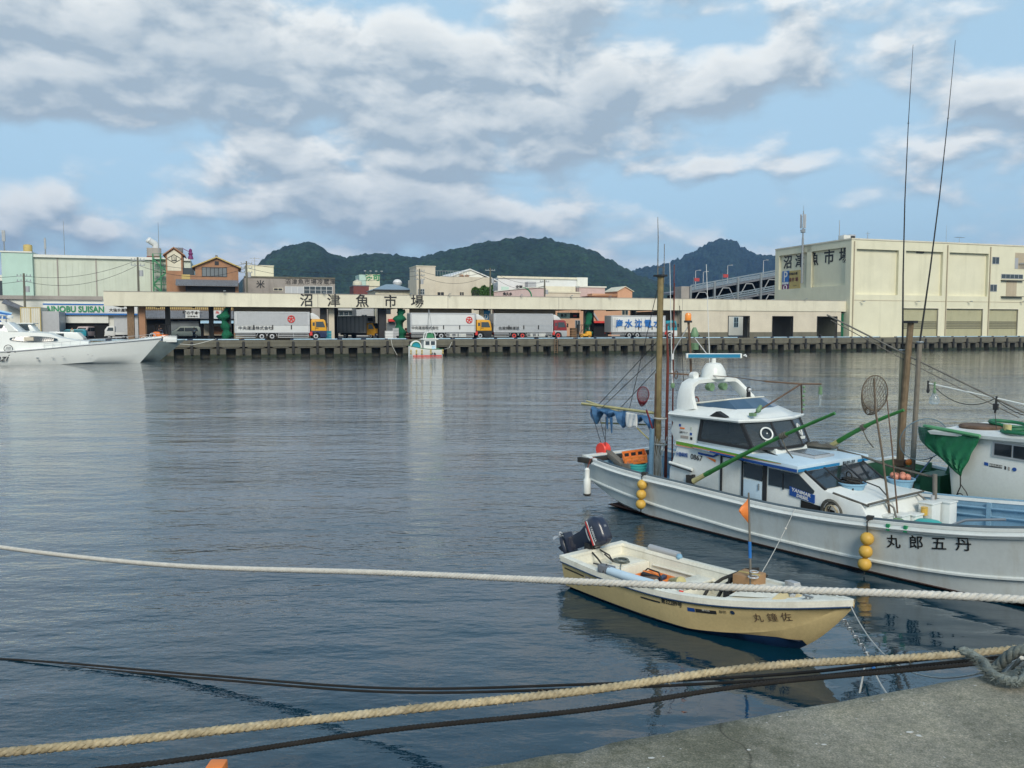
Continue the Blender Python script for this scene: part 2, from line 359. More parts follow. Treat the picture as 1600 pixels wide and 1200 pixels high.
# bumper bars and rubber fenders, each one its own thing
bar0 = None
for i in range(10, NB-3):
    s = S0+i*BAY
    if i in (21, 27, 44, 53): continue
    if bar0 is None:
        bar0 = qthing('bumper_bar', 'pale blue bumper bar with navy ends along far quay edge', 'bumper bar', s, 0, DK, 'bumper bars along the far quay edge')
        MB().box(-.30+.45, BAY-.45, .02, .30, .05, .17).build('bar', M['pale_blue'], bar0, bevel=.02)
        MB().box(-.25, .15, .03, .29, .0, .16).box(BAY-.45, BAY-.26, .03, .29, 0, .16).box(.15, BAY-.45, .05, .27, .0, .06).build('end_block', M['navy'], bar0)
    else:
        c = copy_tree(bar0); c.location = qw(s+random.uniform(-.12,.12), 0, DK)
f0 = None
for i in range(10, NB-3):
    s = S0+i*BAY
    if f0 is None:
        f0 = qthing('quay_fender', 'black upright rubber fender on the far quay wall between concrete panels', 'fender', s, 0, 0, 'upright rubber fenders on the far quay wall')
        MB().box(-.15, .15, -.30, .12, .40, 2.12).box(-.19,.19,-.18,.12,.6,2.0).build('rubber', M['rubber'], f0, bevel=.03)
    else:
        c = copy_tree(f0); c.location = qw(s, 0, random.uniform(-.06,.06))
# ---------------- hills: real terrain with tree-covered relief
def hill(name, ridge, r0, depth, seed, col, step=.9, front=.55):
    rnd = random.Random(seed)
    import mathutils.noise as mn
    us = []; u = ridge[0][0]
    while u <= ridge[-1][0]: us.append(u); u += step
    def R(u):
        for (a, va), (b, vb) in zip(ridge, ridge[1:]):
            if a <= u <= b:
                t = (u-a)/(b-a); t = t*t*(3-2*t)*.35+t*.65; return va+(vb-va)*t
        return ridge[-1][1]
    secs = []
    K = 44
    for k in range(K+1):
        t = k/K; row = []
        for u in us:
            az = atan((u-800)/1300); r = r0-depth*front*(1-t/.62) if t < .62 else r0+depth*(t-.62)/.38*.6
            H = max(0, (513-R(u))/1300*r0/cos(az)*1.0+HC-DK)
            pr = sin(min(t/.62, 1)*pi/2)**1.15 if t < .62 else cos((t-.62)/.38*pi/2)
            x, y = sin(az)*r/cos(az), r
            nb = mn.fractal(Vector((x/260, y/260, seed)), 1.0, 2.0, 4)*.20*(1-abs(pr))*1.0+mn.fractal(Vector((x/120, y/160, seed+5)), 1.0, 2.0, 3)*.05*(1-pr**6)
            leaf = mn.noise(Vector((x/9, y/9, 0)))*r0/1500*4.0+mn.noise(Vector((x/24, y/24, 3)))*r0/1500*7
            row.append((x, y, DK-3+max(0, H*(pr+nb*pr*2.2))+(leaf if H > 5 else 0)))
        secs.append(row)
    m = MB(); m.loft(secs)
    mt = mat(name+'_forest', col, .95, .55, .012*1500/r0, fine=.75, bump=14*r0/1500, bsc=.07*1500/r0)
    tag(m.build(name, mt, smooth=True, ang=180), kind='structure')
hill('hills', [(250,511),(340,480),(400,424),(430,398),(450,390),(478,384),(500,389),(520,401),(540,407),(575,398),(610,400),(650,405),(690,395),(720,388),(760,379),(800,375),(822,373),(860,376),(900,385),(920,390),(950,407),(975,421),(1000,432),(1040,446),(1100,470),(1180,500),(1230,512)], 1500, 700, 3, (.017,.037,.015))
hill('distant_hills', [(930,505),(960,440),(1000,420),(1030,418),(1050,411),(1080,398),(1105,384),(1125,378),(1140,381),(1165,397),(1180,404),(1210,406),(1260,420),(1330,440),(1420,470),(1500,505)], 2700, 900, 9, (.015,.029,.019))
hz = MB().box(-4100, 4100, -80, 5100, -3.5, 430)
hm = bpy.data.materials.new('haze'); hm.use_nodes = True; hm.node_tree.nodes.clear()
pv = hm.node_tree.nodes.new('ShaderNodeVolumePrincipled'); pv.inputs['Color'].default_value = (.28,.55,1,1); pv.inputs['Density'].default_value = .00014; pv.inputs['Anisotropy'].default_value = .2
ho = hm.node_tree.nodes.new('ShaderNodeOutputMaterial'); hm.node_tree.links.new(pv.outputs[0], ho.inputs['Volume'])
tag(hz.build('haze', hm), kind='stuff')
# ================================================================ FAR SIDE: buildings
def bld(name, label, cat, u0, u1, vt, n, depth, m, z0=DK, group=None, part='wall'):
    s0, s1 = PS(u0, n), PS(u1, n); z1 = PZ((u0+u1)/2, vt, n)
    t = qthing(name, label, cat, s0, n, z0, group)
    MB().box(0, s1-s0, 0, depth, 0, z1-z0).build(part, m, t)
    t['_n'] = n; return t, s0, s1-s0, z1-z0
def lc(u, v, n, s0, z0=DK):
    s, z = pix(u, v, n); return s-s0, z-z0
def window(t, x0, x1, z0, z1, y=0, nx=2, nz=1, fm='alu_grey', gm='glass', fw=.08):
    f = MB()
    f.box(x0-fw, x0, y-.06, y, z0-fw, z1+fw); f.box(x1, x1+fw, y-.06, y, z0-fw, z1+fw)
    f.box(x0, x1, y-.06, y, z0-fw, z0); f.box(x0, x1, y-.06, y, z1, z1+fw)
    for i in range(1, nx): x = x0+(x1-x0)*i/nx; f.box(x-fw/2, x+fw/2, y-.055, y, z0, z1)
    for i in range(1, nz): z = z0+(z1-z0)*i/nz; f.box(x0, x1, y-.05, y, z-fw/3, z+fw/3)
    wf = f.build('window', M[fm], t)
    MB().box(x0, x1, y-.03, y-.002, z0, z1).build('pane', M[gm], wf)
    return wf
def uwin(t, u0, v0, u1, v1, n, s0, **k):
    x0, z1 = lc(u0, v0, n, s0); x1, z0 = lc(u1, v1, n, s0); return window(t, x0, x1, z0, z1, **k)
def utext(t, s, u, v, px, n, s0, m, name='lettering', w=1, bold=0, y=-.05, z0=DK, rz=0):
    x, z = lc(u, v, n, s0, z0); size = px/1300*(qw(s0+x, n).y)*1.12
    return txt(s, size, M[m] if isinstance(m, str) else m, t, (x, y, z), (pi/2, 0, rz), name, w, bold*size, .04)
# ---- the long market hall: a flat roof on columns, open on both sides
HN = 3.6; hs0 = PS(162, HN, 470); hs1 = PS(1329, HN, 475); HL = hs1-hs0
hall = qthing('market_hall', 'long low cream market hall open underneath with big black characters on its fascia', 'market hall', hs0, HN)
zb, zt = 4.57, 6.45
MB().box(0, HL, 0, .35, zb, zt).build('fascia', M['cream'], hall)
jm = MB()
for u in (497, 700, 873, 1066): jm.box(PS(u, HN)-hs0-.03, PS(u, HN)-hs0+.03, -.015, .0, zb, zt)
jm.box(0, HL, -.05, .35, zt, zt+.07)
jm.build('joint', M['grey_wall'], hall)
MB().box(0.02, HL, .35, 17, zt-.55, zt-.1).build('roof', M['concrete'], hall)
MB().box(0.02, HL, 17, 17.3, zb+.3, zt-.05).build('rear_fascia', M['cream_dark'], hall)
for ch, u, v in zip('沼津魚市場', (479, 521.5, 566, 610, 652), (470, 470.5, 471, 471.5, 472)):
    utext(hall, ch, u, v+.4, 18.6, HN, hs0, 'black_paint', bold=.012)
def hx(u, dn=0): return PS(u, HN+dn)-hs0
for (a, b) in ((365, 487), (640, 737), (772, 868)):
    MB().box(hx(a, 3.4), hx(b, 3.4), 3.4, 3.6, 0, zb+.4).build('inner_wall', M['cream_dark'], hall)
for u, wd, k in ((204, .85, 'wood'), (222, .8, 'brown_wall'), (357, .7, 'dark'), (506, .9, 'dark'), (518, .8, 'beige_wall'), (598, 1.1, 'dark'), (626, .7, 'dark'), (753, .6, 'cream_dark'), (918, .8, 'grey_wall'), (1055, .8, 'grey_wall')):
    x = hx(u, 1.6); MB().box(x-wd/2, x+wd/2, 1.6, 1.6+wd, 0, zb+.1).build('column', M[k], hall)
for u in (205, 262, 330, 400, 470, 525, 600, 690, 760, 850, 925, 990, 1050):
    x = PS(u, HN+16)-hs0; MB().box(x-.35, x+.35, 16, 16.7, 0, zb+.3).build('column', M['grey_wall'], hall)
# beams under the roof
bm_ = MB()
for k in range(24): x = k*HL/24+.3; bm_.box(x, x+.35, .4, 17, zb+.15, zt-.55)
bm_.build('roof_beam', M['concrete'], hall)
# closed end of the hall with three big openings
x0, x1 = hx(1066), HL; op = [(hx(1139), hx(1171)), (hx(1208), hx(1239)), (hx(1278), hx(1308))]
wm_ = MB(); px = x0
for a, b in op: wm_.box(px, a, .12, .5, 0, zb); wm_.box(a, b, .12, .5, zb-.95, zb); px = b
wm_.box(px, x1-1.9, .12, .5, 0, zb)
wm_.build('front_wall', M['beige_wall'], hall)
pl = MB(); px = x0
for a, b in op+[(x1-1.9, 0)]: pl.box(px, a, .06, .12, .0, .95); px = b
pl.build('plinth', M['concrete'], hall)
for a, b in op: MB().box(a-.12, a, .04, .5, 0, zb-.85).box(b, b+.12, .04, .5, 0, zb-.85).box(a, b, .04, .5, zb-.97, zb-.85).build('door_frame', M['dark'], hall)
MB().box(x0, x0+.3, .5, 17, 0, zb).build('side_wall', M['beige_wall'], hall)
MB().box(op[1][0]-2.5, op[1][0]+1.5, 5, 5.2, 0, zb).build('inner_wall', M['grey_wall'], hall)
MB().box(op[2][0]-3.5, x1, 8, 8.2, 0, zb).build('inner_wall', M['grey_wall'], hall)
for u, c in ((1250, 0), (1318, 1)):
    pass
MB().box(x1-1.5, x1-.95, .5, 1.1, 0, zb-.3).build('green_pillar', M['green_net'], hall)
# small lamp brackets on the roof edge
lb = None
for u in (350, 505, 640, 700, 812, 890, 950, 1050, 1155, 1255):
    x = hx(u); MB().beam((x, 0, zt+.04), (x+.15, -.55, zt+.28), .05, .05).obox((x+.16, -.6, zt+.26), (.3, .14, .1), (0, 0, .3)).build('floodlight', M['steel'], hall)
# ---- green nets tied round columns
for u, k, (lw) in ((352, 0, 1.0), (625, 1, 1.15), (919, 2, .9)):
    n = HN+1.25; t = qthing('bundled_net', ['dark green net bundled round the column at the tail of the leftmost lorry', 'dark green net bundled round the column left of the middle white lorry', 'green net tied round the column between the maroon lorry and the white lorry'][k], 'net', PS(u, n), n, DK, 'green nets tied round the hall columns')
    secs = []
    for i in range(22):
        z = 4.4*i/21; r = lw*(.50+.16*sin(i*.9+k*2)+.22*(1 if i in (3,4,5,14,15,16) else 0))*(1 if i < 20 else .7)
        ox = .18*sin(i*.35+k)
        secs.append([(ox+r*(1+.18*sin(3*a+i*.7))*cos(a), r*(1+.15*cos(4*a-i*.5))*sin(a)*.8, z) for a in [2*pi*j/14 for j in range(14)]])
    MB().loft(secs, closed=True, cap=True).build('net', M['green_net'], t, smooth=True, ang=80)
# ---- cold store on the right
CN = 2.6; cs0 = PS(1331, CN, 500); CH = 17.35
cold = qthing('cold_store', 'tall pale yellow block with recessed bays and roller shutters at the right', 'building', cs0, CN)
CW = PS(1760, CN)-cs0; CD = 21.5
def cx(u): return PS(u, CN, 450)-cs0
def cz(u, v): return PZ(u, v, CN)-DK
wl = MB(); bays = [(1337, 1403), (1414, 1472), (1482, 1543)]; zl, zu = cz(1400, 461), cz(1400, 391)
px = 0
wl.box(0, CW, .55, CD, 0.01, CH-.3)             # core body
for a, b in bays: wl.box(px, cx(a), 0, .55, zl, zu); px = cx(b)
wl.box(px, CW, 0, .55, zl, zu)
wl.box(0, CW, 0, .55, zu, CH)
sh = [(1412, 1467), (1480, 1537), (1547, 1592), (1606, 1650), (1662, 1705)]; zs_ = cz(1440, 482); px = 0
for a, b in sh: wl.box(px, cx(a), 0, .55, 0, zs_); px = cx(b)
wl.box(px, CW, 0, .55, 0, zs_); wl.box(0, CW, 0, .55, zs_, zl)
wl.build('wall', M['yellow_wall'], cold)
# left side wall: frame with two recessed bays
sw = MB()
za, zc = 9.3, CH-1.35
sw.box(-.5, 0, 0, 1.4, 0.0, CH).box(-.5, 0, 10.6, 11.9, za, CH).box(-.5, 0, CD-1.2, CD, 0, CH).box(-.5, 0, 1.4, CD-1.2, zc, CH).box(-.5, 0, 1.4, CD-1.2, 0.0, za)
sw.box(-.501, -.0, 10.6, 11.9, za, zc)
sw.build('side_wall', M['yellow_wall'], cold)
MB().box(-.62, CW, -.10, .0, CH-.12, CH+.12).box(-.62, -.5, -.10, CD, CH-.12, CH+.12).build('coping', M['cream'], cold)
MB().box(-.5, CW, 0.0, CD, CH-.05, CH+.02).build('roof', M['concrete'], cold)
dp = MB()
for u in (1332.5, 1478, 1545): dp.cyl((cx(u)+.05, -.14, 0), (cx(u)+.05, -.14, CH-.4), .09, n=6)
dp.build('downpipe', M['cream_dark'], cold)
MB().box(.2, CW, -.05, 0, zl-1.05, zl-.98).build('ledge', M['cream_dark'], cold)
for i, (a, b) in enumerate(sh):
    x0_, x1_ = cx(a), cx(b); m_ = MB(); zz = zs_
    z = 0.0
    while z < zs_-.01: z2 = min(z+.145, zs_); m_.add([(x0_, .32, z), (x1_, .32, z), (x1_, .28, z+.07), (x0_, .28, z+.07), (x1_, .32, z2), (x0_, .32, z2)], [(0,1,2,3), (3,2,4,5)]); z = z2
    sht = m_.build('shutter', M['shutter'] if 'shutter' in M else M.setdefault('shutter', mat('shutter', (.45,.43,.28), .6, .06, .6, streak=.3, scol=(.2,.19,.12))), cold)
    m2_ = MB()
    for zz in (1.62, 1.92, 2.22, 2.52, 2.82): m2_.box(x0_+.02, x1_-.02, .255, .275, zz-.11, zz+.09)
    m2_.build('vent_slat', M['shutter_dark'] if 'shutter_dark' in M else M.setdefault('shutter_dark', mat('shutter_dark', (.19,.18,.12), .6, .1, 2)), sht)
    MB().box(x0_-.14, x0_, -.05, .3, 0, zs_+.14).box(x1_, x1_+.14, -.05, .3, 0, zs_+.14).box(x0_, x1_, -.05, .3, zs_, zs_+.14).build('shutter_frame', M['cream'], cold)
window(cold, cx(1549), cx(1559), cz(1554, 412), cz(1554, 402), nx=2)
window(cold, cx(1547), cx(1557), cz(1554, 455), cz(1554, 445), nx=2)
window(cold, cx(1564), cx(1597), cz(1580, 435), cz(1580, 429), nx=5)
MB().box(cx(1572), cx(1588), -.06, 0, cz(1580, 463), cz(1580, 439)).build('door', M['cream_dark'], cold)
MB().box(cx(1563), cx(1597), -.5, 0, cz(1580, 439), cz(1580, 438)+.05).box(cx(1564), cx(1597), -.7, 0, cz(1580, 464), cz(1580, 463)).build('canopy', M['concrete'], cold)
MB().box(cx(1584), cx(1599), -.02, 0, cz(1590, 420), cz(1590, 395)).build('balcony_recess', M['cream_dark'], cold)
MB().box(cx(1584), cx(1589), -.05, -.02, cz(1590, 420), cz(1590, 403)).build('balcony_door', M['alu_grey'], cold)
rl = MB()
for i in range(8): x = cx(1590)+i*.25; rl.box(x, x+.04, -.35, -.31, cz(1595, 420), cz(1595, 412))
rl.box(cx(1589), cx(1600)+1, -.36, -.30, cz(1595, 412), cz(1595, 411)); rl.build('railing', M['steel'], cold)
for u in (1344, 1430, 1512, 1594): x = cx(u); MB().beam((x, 0, cz(u, 472)), (x+.3, -.7, cz(u, 471)), .06, .06).obox((x+.3, -.7, cz(u, 471)), (.4,.2,.14)).build('floodlight', M['steel'], cold)
MB().obox((cx(1439), -.12+.55, cz(1439, 393)), (1.6, .3, .4)).build('wall_lamp', M['dark'], cold)
# characters on the left side: facing -s
for ch, u, v, px_ in zip('沼津魚市場', (1231, 1249.5, 1271.5, 1295.5, 1319.5), (411, 409, 406, 403, 401), (19, 19, 20, 21.5, 22)):
    # find n where the sight line meets the plane s = cs0-.02
    d = CF+Vector((1,0,0))*(u-800)/1300+CU*(600-v)/1300; c = Vector((0,0,HC)); t_ = (cs0-.02-(c-QO).dot(QF))/d.dot(QF); p = c+d*t_; nn = (p-QO).dot(QN)-CN; z = p.z-DK
    sz = px_/1300*p.y*1.12; o_ = txt(ch, sz, M['black_paint'], cold, (-.04, nn, z), (pi/2, 0, -pi/2), 'lettering', 1.0, .016*sz, .05)
def side_pt(u, v, s):
    d = CF+Vector((1,0,0))*(u-800)/1300+CU*(600-v)/1300; c = Vector((0,0,HC)); t_ = (s-(c-QO).dot(QF))/d.dot(QF); p = c+d*t_; return (p-QO).dot(QN), p.z-DK
# parking boards hung on the left side
sg = qthing('parking_sign', 'tall blue parking board with white P high on the yellow block', 'sign', cs0-.16, CN)
n0_, zt_ = side_pt(1222.5, 424, cs0-.16); n1_, zb_ = side_pt(1232, 453, cs0-.16); n0_ -= CN; n1_ -= CN
MB().box(0, .12, n1_, n0_, zb_, zt_).build('board', M['blue_paint'], sg)
MB().box(-.02, -.001, n1_, n0_, zb_, zb_+(zt_-zb_)*.30).build('lower_panel', M['purple'], sg)
MB().box(-.025, -.002, n1_+.05, n0_-.05, zb_+(zt_-zb_)*.31, zb_+(zt_-zb_)*.42).build('stripe', M['white_paint'], sg)
txt('P', 2.9, M['white_paint'], sg, (-.03, (n0_+n1_)/2, zb_+(zt_-zb_)*.68), (pi/2, 0, -pi/2), 'lettering', .85, .03, .03)
MB().torus((-.03, (n0_+n1_)/2, zb_+(zt_-zb_)*.14), .45, .09, (1,0,0), 20, 6).build('emblem', M['white_paint'], sg)
sg = qthing('tan_sign', 'tan notice board with small writing beside the blue parking board', 'sign', cs0-.16, CN)
m0, m1 = side_pt(1233.5, 424, cs0-.16)[0]-CN, side_pt(1250, 424, cs0-.16)[0]-CN
zb2, zt2 = side_pt(1242, 452.5, cs0-.16)[1], side_pt(1242, 422.5, cs0-.16)[1]
MB().box(.0, .12, m1, m0, zb2, zt2).build('board', M['ochre'], sg)
mc = (m0+m1)/2
txt('沼津魚市場', .55, M['dark'], sg, (-.02, mc+.5, zt2-.65), (pi/2,0,-pi/2), 'lettering', 1, .01, .02)
txt('魚市 場', .85, M['maroon'], sg, (-.02, mc+.3, zt2-1.8), (pi/2,0,-pi/2), 'lettering', 1, .02, .02)
txt('一一', .5, M['dark'], sg, (-.02, mc-.2, zt2-3.0), (pi/2,0,-pi/2), 'lettering', 1, .01, .02)
txt('駐車場', .8, M['purple'], sg, (-.02, mc+.2, zt2-4.2), (pi/2,0,-pi/2), 'lettering', 1, .01, .02)
# cell mast in front of the side wall
cm_n = CN+12.6; t = qthing('cell_mast', 'grey cell phone mast with slim panel aerials standing at the yellow block', 'antenna', cs0-.95, cm_n, DK+9.2)
mz = 16.5; zoff = 0
MB().cyl((0,0,1.0), (0,0,9.6), .24, .20).cyl((0,0,9.6), (0,0,14.6), .14, .10).build('pole', M['steel'], t)
pa = MB()
for a in (0, 2.1, 4.2): pa.box(.45*cos(a)-.12, .45*cos(a)+.12, .45*sin(a)-.1, .45*sin(a)+.1, 11.4, 14.0); pa.beam((0,0,12), (.45*cos(a), .45*sin(a), 12), .06, .06).beam((0,0,13.6), (.45*cos(a), .45*sin(a), 13.6), .06, .06)
pa.build('panel_aerial', M['alu'], t)
MB().torus((0,0,10.6), .42, .05, n=14, m=5).obox((.3,.1,11), (.4,.3,.5)).obox((-.35,0,10.9), (.3,.3,.4)).cyl((0,0,14.6), (0,0,15.6), .03, n=5).build('platform', M['steel'], t)
# roof items of the cold store
def rod(name, label, u, vt, n, vb, r=.05, group=None, cat='antenna'):
    s, zt_ = pix(u, vt, n); zb_ = PZ(u, vb, n)
    t = qthing(name, label, cat, s, n, zb_, group); MB().cyl((0,0,0), (0,0,(zt_-zb_)), r, r*.5, 6).build('pole', M['steel'], t); return t, zt_-zb_
t, h = rod('roof_antenna', 'thin dark antenna rod on the yellow block roof beside the white tank', 1312, 344, CN+6, 374, .09)
t, h = rod('roof_antenna', 'short twin aerial on the yellow block roof behind the front coping', 1356, 362, CN+6, 376, .06)
MB().beam((-.5,0,h*.8), (.5,0,h*.8), .05, .05).beam((-.3,0,h*.6), (.3,0,h*.6), .04, .04).build('crossbar', M['steel'], t)
t, h = rod('roof_antenna', 'very thin whip antenna in the middle of the yellow block roof', 1479, 352, CN+4, 382, .04)
t, h = rod('tv_aerial', 'flat television aerial on the yellow block roof near its right end', 1499, 371, CN+4, 383, .05)
a_ = MB().beam((-1.0,0,h), (1.2,0,h), .05, .05)
for k in range(6): a_.beam((-.9+k*.38,-.4,h), (-.9+k*.38,.4,h), .03, .03)
a_.build('elements', M['steel'], t)
t = qthing('roof_tank', 'white box tank on the roof corner of the yellow block', 'tank', PS(1312.5, CN+3), CN+3, DK+CH)
MB().box(.4, 1.9, 0, 1.5, 0, 1.0).build('body', M['off_white'], t, bevel=.08); MB().cyl((1.1,.7,1.0), (1.1,.7,1.12), .35).build('lid', M['alu_grey'], t)
t = qthing('roof_cabinet', 'grey cabinet on the roof corner of the yellow block', 'cabinet', PS(1325, CN+3), CN+3, DK+CH)
MB().box(0, 1.2, 0, 1.2, 0, 1.15).build('body', M['alu_grey'], t, bevel=.03); MB().box(.15, 1.05, -.02, 0, .2, .9).build('grille', M['dark'], t)
# ---- car park structure behind the hall
PN = 60; s0 = PS(1078, PN); s1 = PS(1290, PN)
t = qthing('parking_deck', 'grey steel multi-storey parking deck with railings and diagonal braces', 'car park', s0, PN)
Wp = s1-s0; Hp = PZ(1213, 421, PN)-DK; fl = MB(); rr = MB(); co = MB(); br = MB()
zr = lambda x: Hp+ (PZ(1080, 445, PN)-PZ(1213, 421, PN))*(1-x/(PS(1213, PN)-s0))
floors = [0, -3.8, -7.2]
for f in floors:
    a, b = zr(0)+f-1.5, zr(Wp)+f-1.5
    fl.prism([(0, a-.5), (Wp, b-.5), (Wp, b), (0, a)], 'y', 0, 16)
    for k in range(3): rr.beam((0,-.1,a+.3+k*.5), (Wp,-.1,b+.3+k*.5), .1, .30)
    nn_ = 34
    for k in range(nn_+1):
        x = Wp*k/nn_; z = a+(b-a)*k/nn_; rr.box(x-.05, x+.05, -.15, -.05, z, z+1.35)
for k in range(7):
    x = Wp*k/6; MB().box(x-.25, x+.25, -.3, .25, 0, zr(x)-.3).build('column', M['rail_grey'] if 'rail_grey' in M else M['steel'], t)
    if k < 6:
        for f in (0, -3.8):
            xm = x+Wp/12; zf = zr(xm)+f-5.3; br.beam((x+.8, 0, zf+.3), (xm-.9, 0, zf+3.0), .18, .18).beam((x+Wp/6-.8, 0, zf+.3), (xm+.9, 0, zf+3.0), .18, .18).beam((xm-.9,0,zf+3.0), (xm+.9,0,zf+3.0), .18, .18)
fl.build('deck', M['tile_grey'], t); rr.build('railing', M['rail_grey'] if 'rail_grey' in M else M.setdefault('rail_grey', mat('rail_grey', (.20,.25,.29), .5, .1, 1)), t); br.build('brace', M['alu_grey'], t)
MB().prism([(0,0),(Wp,0),(Wp,zr(Wp)-2.2),(0,zr(0)-2.2)], 'y', 11, 11.3).build('shade_backing', M['void'], t); MB().box(-2.5, -.3, 0, 3, 0, zr(0)-.4).build('stair_tower', M['grey_wall'], t)  # near-black sheet put in for the shade inside the decks
for i, (u, v0, v1) in enumerate(((1087, 423, 445), (1099, 425, 440), (1137, 415, 437), (1193, 407, 425))):
    n = PN+3; s, zt_ = pix(u, v0, n); zb_ = PZ(u, v1, n)
    t = qthing('lamp_post', 'slim grey lamp post standing on the top deck of the car park', 'lamp post', s, n, zb_, 'lamp posts on the car park roof')
    h = zt_-zb_; MB().cyl((0,0,-1), (0,0,h), .12, .08, 8).build('post', M['alu_grey'], t); MB().beam((0,0,h), (.9,-.1,h+.15), .08, .08).obox((1.1,-.1,h+.15), (.6,.25,.14)).build('lamp_head', M['alu_grey'], t)
for i, u in enumerate((1089, 1134)):
    n = PN-.3; s, z = pix(u, 437 if i == 0 else 431, n); t = qthing('red_banner', ['red banner on the left end of the car park railing', 'red banner beside the middle lamp post of the car park'][i], 'banner', s, n, z-.6)
    MB().box(-.7, .7, 0, .05, .2, 1.0).build('cloth', M['banner'] if 'banner' in M else M.setdefault('banner', mat('banner', (.40,.06,.06), .8, .1, 3)), t); MB().cyl((-.9,.05,-1.2), (-.9,.05,1.2), .04, n=5).build('pole', M['steel'], t)
# ---- pale green warehouse at the left
WN = 58; t, s0, Wd, H = bld('green_warehouse', 'long pale green metal warehouse behind the sign with green letters', 'warehouse', 56, 300, 402, WN, 30, M['pale_green'])
cl = MB()
for k in range(int(Wd/1.05)): x = k*1.05; cl.box(x, x+.10, -.07, 0, 0, H-.5)
cl.build('cladding_rib', M['pale_green'], t)
MB().box(-.3, Wd, -.5, 0, H-.35, H+.15).build('gutter', M['off_white'], t)
for u in (93, 153, 238): x = PS(u, WN)-s0; MB().box(x-.10, x+.10, -.16, -.02, 0, H-.4).build('downpipe', M['grey_wall'], t)
x = PS(8, WN)-s0; MB().box(x, -.02, -1.0, 25, 0, H+.35).build('mint_annex', M['mint'], t)
MB().box(x-.2, -.02, -1.2, 25, H+.35, H+.6).build('parapet', M['off_white'], t)
MB().box(x-6, x-.1, 6, 20, 0, H-3.4).build('low_annex', M['off_white'], t); MB().box(x-4.6, x-.5, 5.9, 6, H-8.5, H-4.5).build('annex_window', M['glass'], t)
# exhaust duct and box
n = WN+2; s, z = pix(240, 403, n); t = qthing('roof_chiller', 'grey and rust cooling box on the green warehouse roof', 'cooling unit', s, n, z)
MB().box(-1.2, 1.3, 0, 2, .1, 1.95).build('body', M['grey_wall'], t); MB().box(-1.25, 1.35, -.03, 2, 0, .35).build('base', M['maroon'], t)
t = qthing('exhaust_duct', 'fat white bent exhaust duct above the grey cooling box', 'duct', PS(240, n), n+1, z+1.95)
MB().tube([(0.7,0,-.05),(.7,0,.55),(.5,-.1,.9),(0,-.3,1.2),(-.5,-.5,1.5)], [.65,.65,.62,.6,.58], 12).build('pipe', M['white_paint'], t, smooth=True); MB().cyl((-.5,-.5,1.5), (-.75,-.6,1.7), .66, .5).build('cowl', M['white_paint'], t, smooth=True)
for u, v0, v1, r, lab in ((99, 345, 402, .07, 'tall thin antenna rod above the green warehouse'), (247, 348, 400, .08, 'tall mast rod beside the white exhaust duct'), (70, 371, 401, .14, 'short thick aerial right of the round water tank'), (5.5, 360, 398, .14, 'panel aerial at the left corner of the warehouse roof')):
    t, h = rod('roof_antenna', lab, u, v0, WN+1, v1, r)
    if u < 10: MB().box(-.28, .22, -.15, .15, h*.55, h).beam((0,0,h*.2), (1.6,0,0), .06, .06).build('panel', M['steel'], t)
    if u == 70: MB().box(-.15, .15, -.15, .15, h*.4, h*.95).build('panel', M['steel'], t)
n = WN+3; s, z = pix(44, 402, n); t = qthing('water_tank', 'round ochre water tank on steel legs on the warehouse roof', 'water tank', s, n, z)
MB().lathe((0,0,.8), [(.75,0),(.78,.1),(.76,1.3),(.7,1.5),(.2,1.62)], 16).build('tank', M['ochre'], t, smooth=True)
for a in (-1, 1):
    for b in (-1, 1): MB().beam((a*1.0,b*1.0,-.1), (a*.5,b*.5,.85), .1, .1).build('leg', M['steel'], t)
MB().box(-.8,.8,-.8,.8,.74,.82).build('platform', M['steel'], t)
# green steel stair
n = WN-2.5; s0_, z0_ = pix(240, 455, n); t = qthing('fire_stair', 'green steel fire stair beside the brown tower', 'staircase', s0_, n)
x1_, z1_ = lc(260, 405, n, s0_); st = MB(); tr = MB()
for x in (0, x1_*.55, x1_):
    st.box(x-.08, x+.08, -.08, .08, 0, z1_+1).box(x-.08, x+.08, 1.3, 1.46, 0, z1_+1)
st.build('post', M['green_paint'], t)
for k in range(4):
    z = z1_-k*2.4; tr.box(0, x1_, -.1, 1.5, z-.08, z); tr.beam((0 if k % 2 else x1_, .1, z-2.4), (x1_ if k % 2 else 0, .1, z), .18, .3); tr.box(0, x1_, -.1, -.04, z+.5, z+.56).box(0, x1_, -.1, -.04, z+1.0, z+1.06)
tr.build('landing', M['green_paint'], t)
MB().beam((x1_*.2, -.4, z1_-8.5), (x1_*1.6, -.4, z1_-7.0), .25, .5).box(x1_*1.6, x1_*2.3, -.6, -.2, z1_-7.2, z1_-6.7).build('walkway', M['green_paint'], t)
# ---- brown tower with an emblem
def gable(t, x0, x1, y0, y1, z, h, over, m, name='roof', th=.22, ridge='y'):
    xm = (x0+x1)/2; k = over*h/((x1-x0)/2)
    for sx in (0, 1):
        a = x0-over if sx == 0 else x1+over
        q = [(a, y0-over, z-k), (xm, y0-over, z+h), (xm, y1+over, z+h), (a, y1+over, z-k)]
        MB().solid(q if sx else q[::-1], th, (0,0,1)).build(name, m, t)
n = 44; t, s0, Wd, H = bld('brown_tower', 'narrow brown and cream tower with a diamond emblem and small gable roof', 'tower', 261.5, 287.5, 397, n, 6, M['brown_wall'])
MB().box(.25, Wd-.25, -.05, 0, lc(270, 423, n, s0)[1], H-.1).prism([(.25,H-.1),(Wd-.25,H-.1),(Wd/2,H+.75)], 'y', -.05, 0).build('cream_panel', M['cream'], t)
MB().prism([(0,H-.02),(Wd,H-.02),(Wd/2,H+1.0)], 'y', 0.001, 6).build('gable', M['brown_wall'], t)
gable(t, 0, Wd, 0, 6, H, 1.05, .45, M['brown_wall'])
cxx, czz = Wd/2, lc(275, 404.5, n, s0)[1]
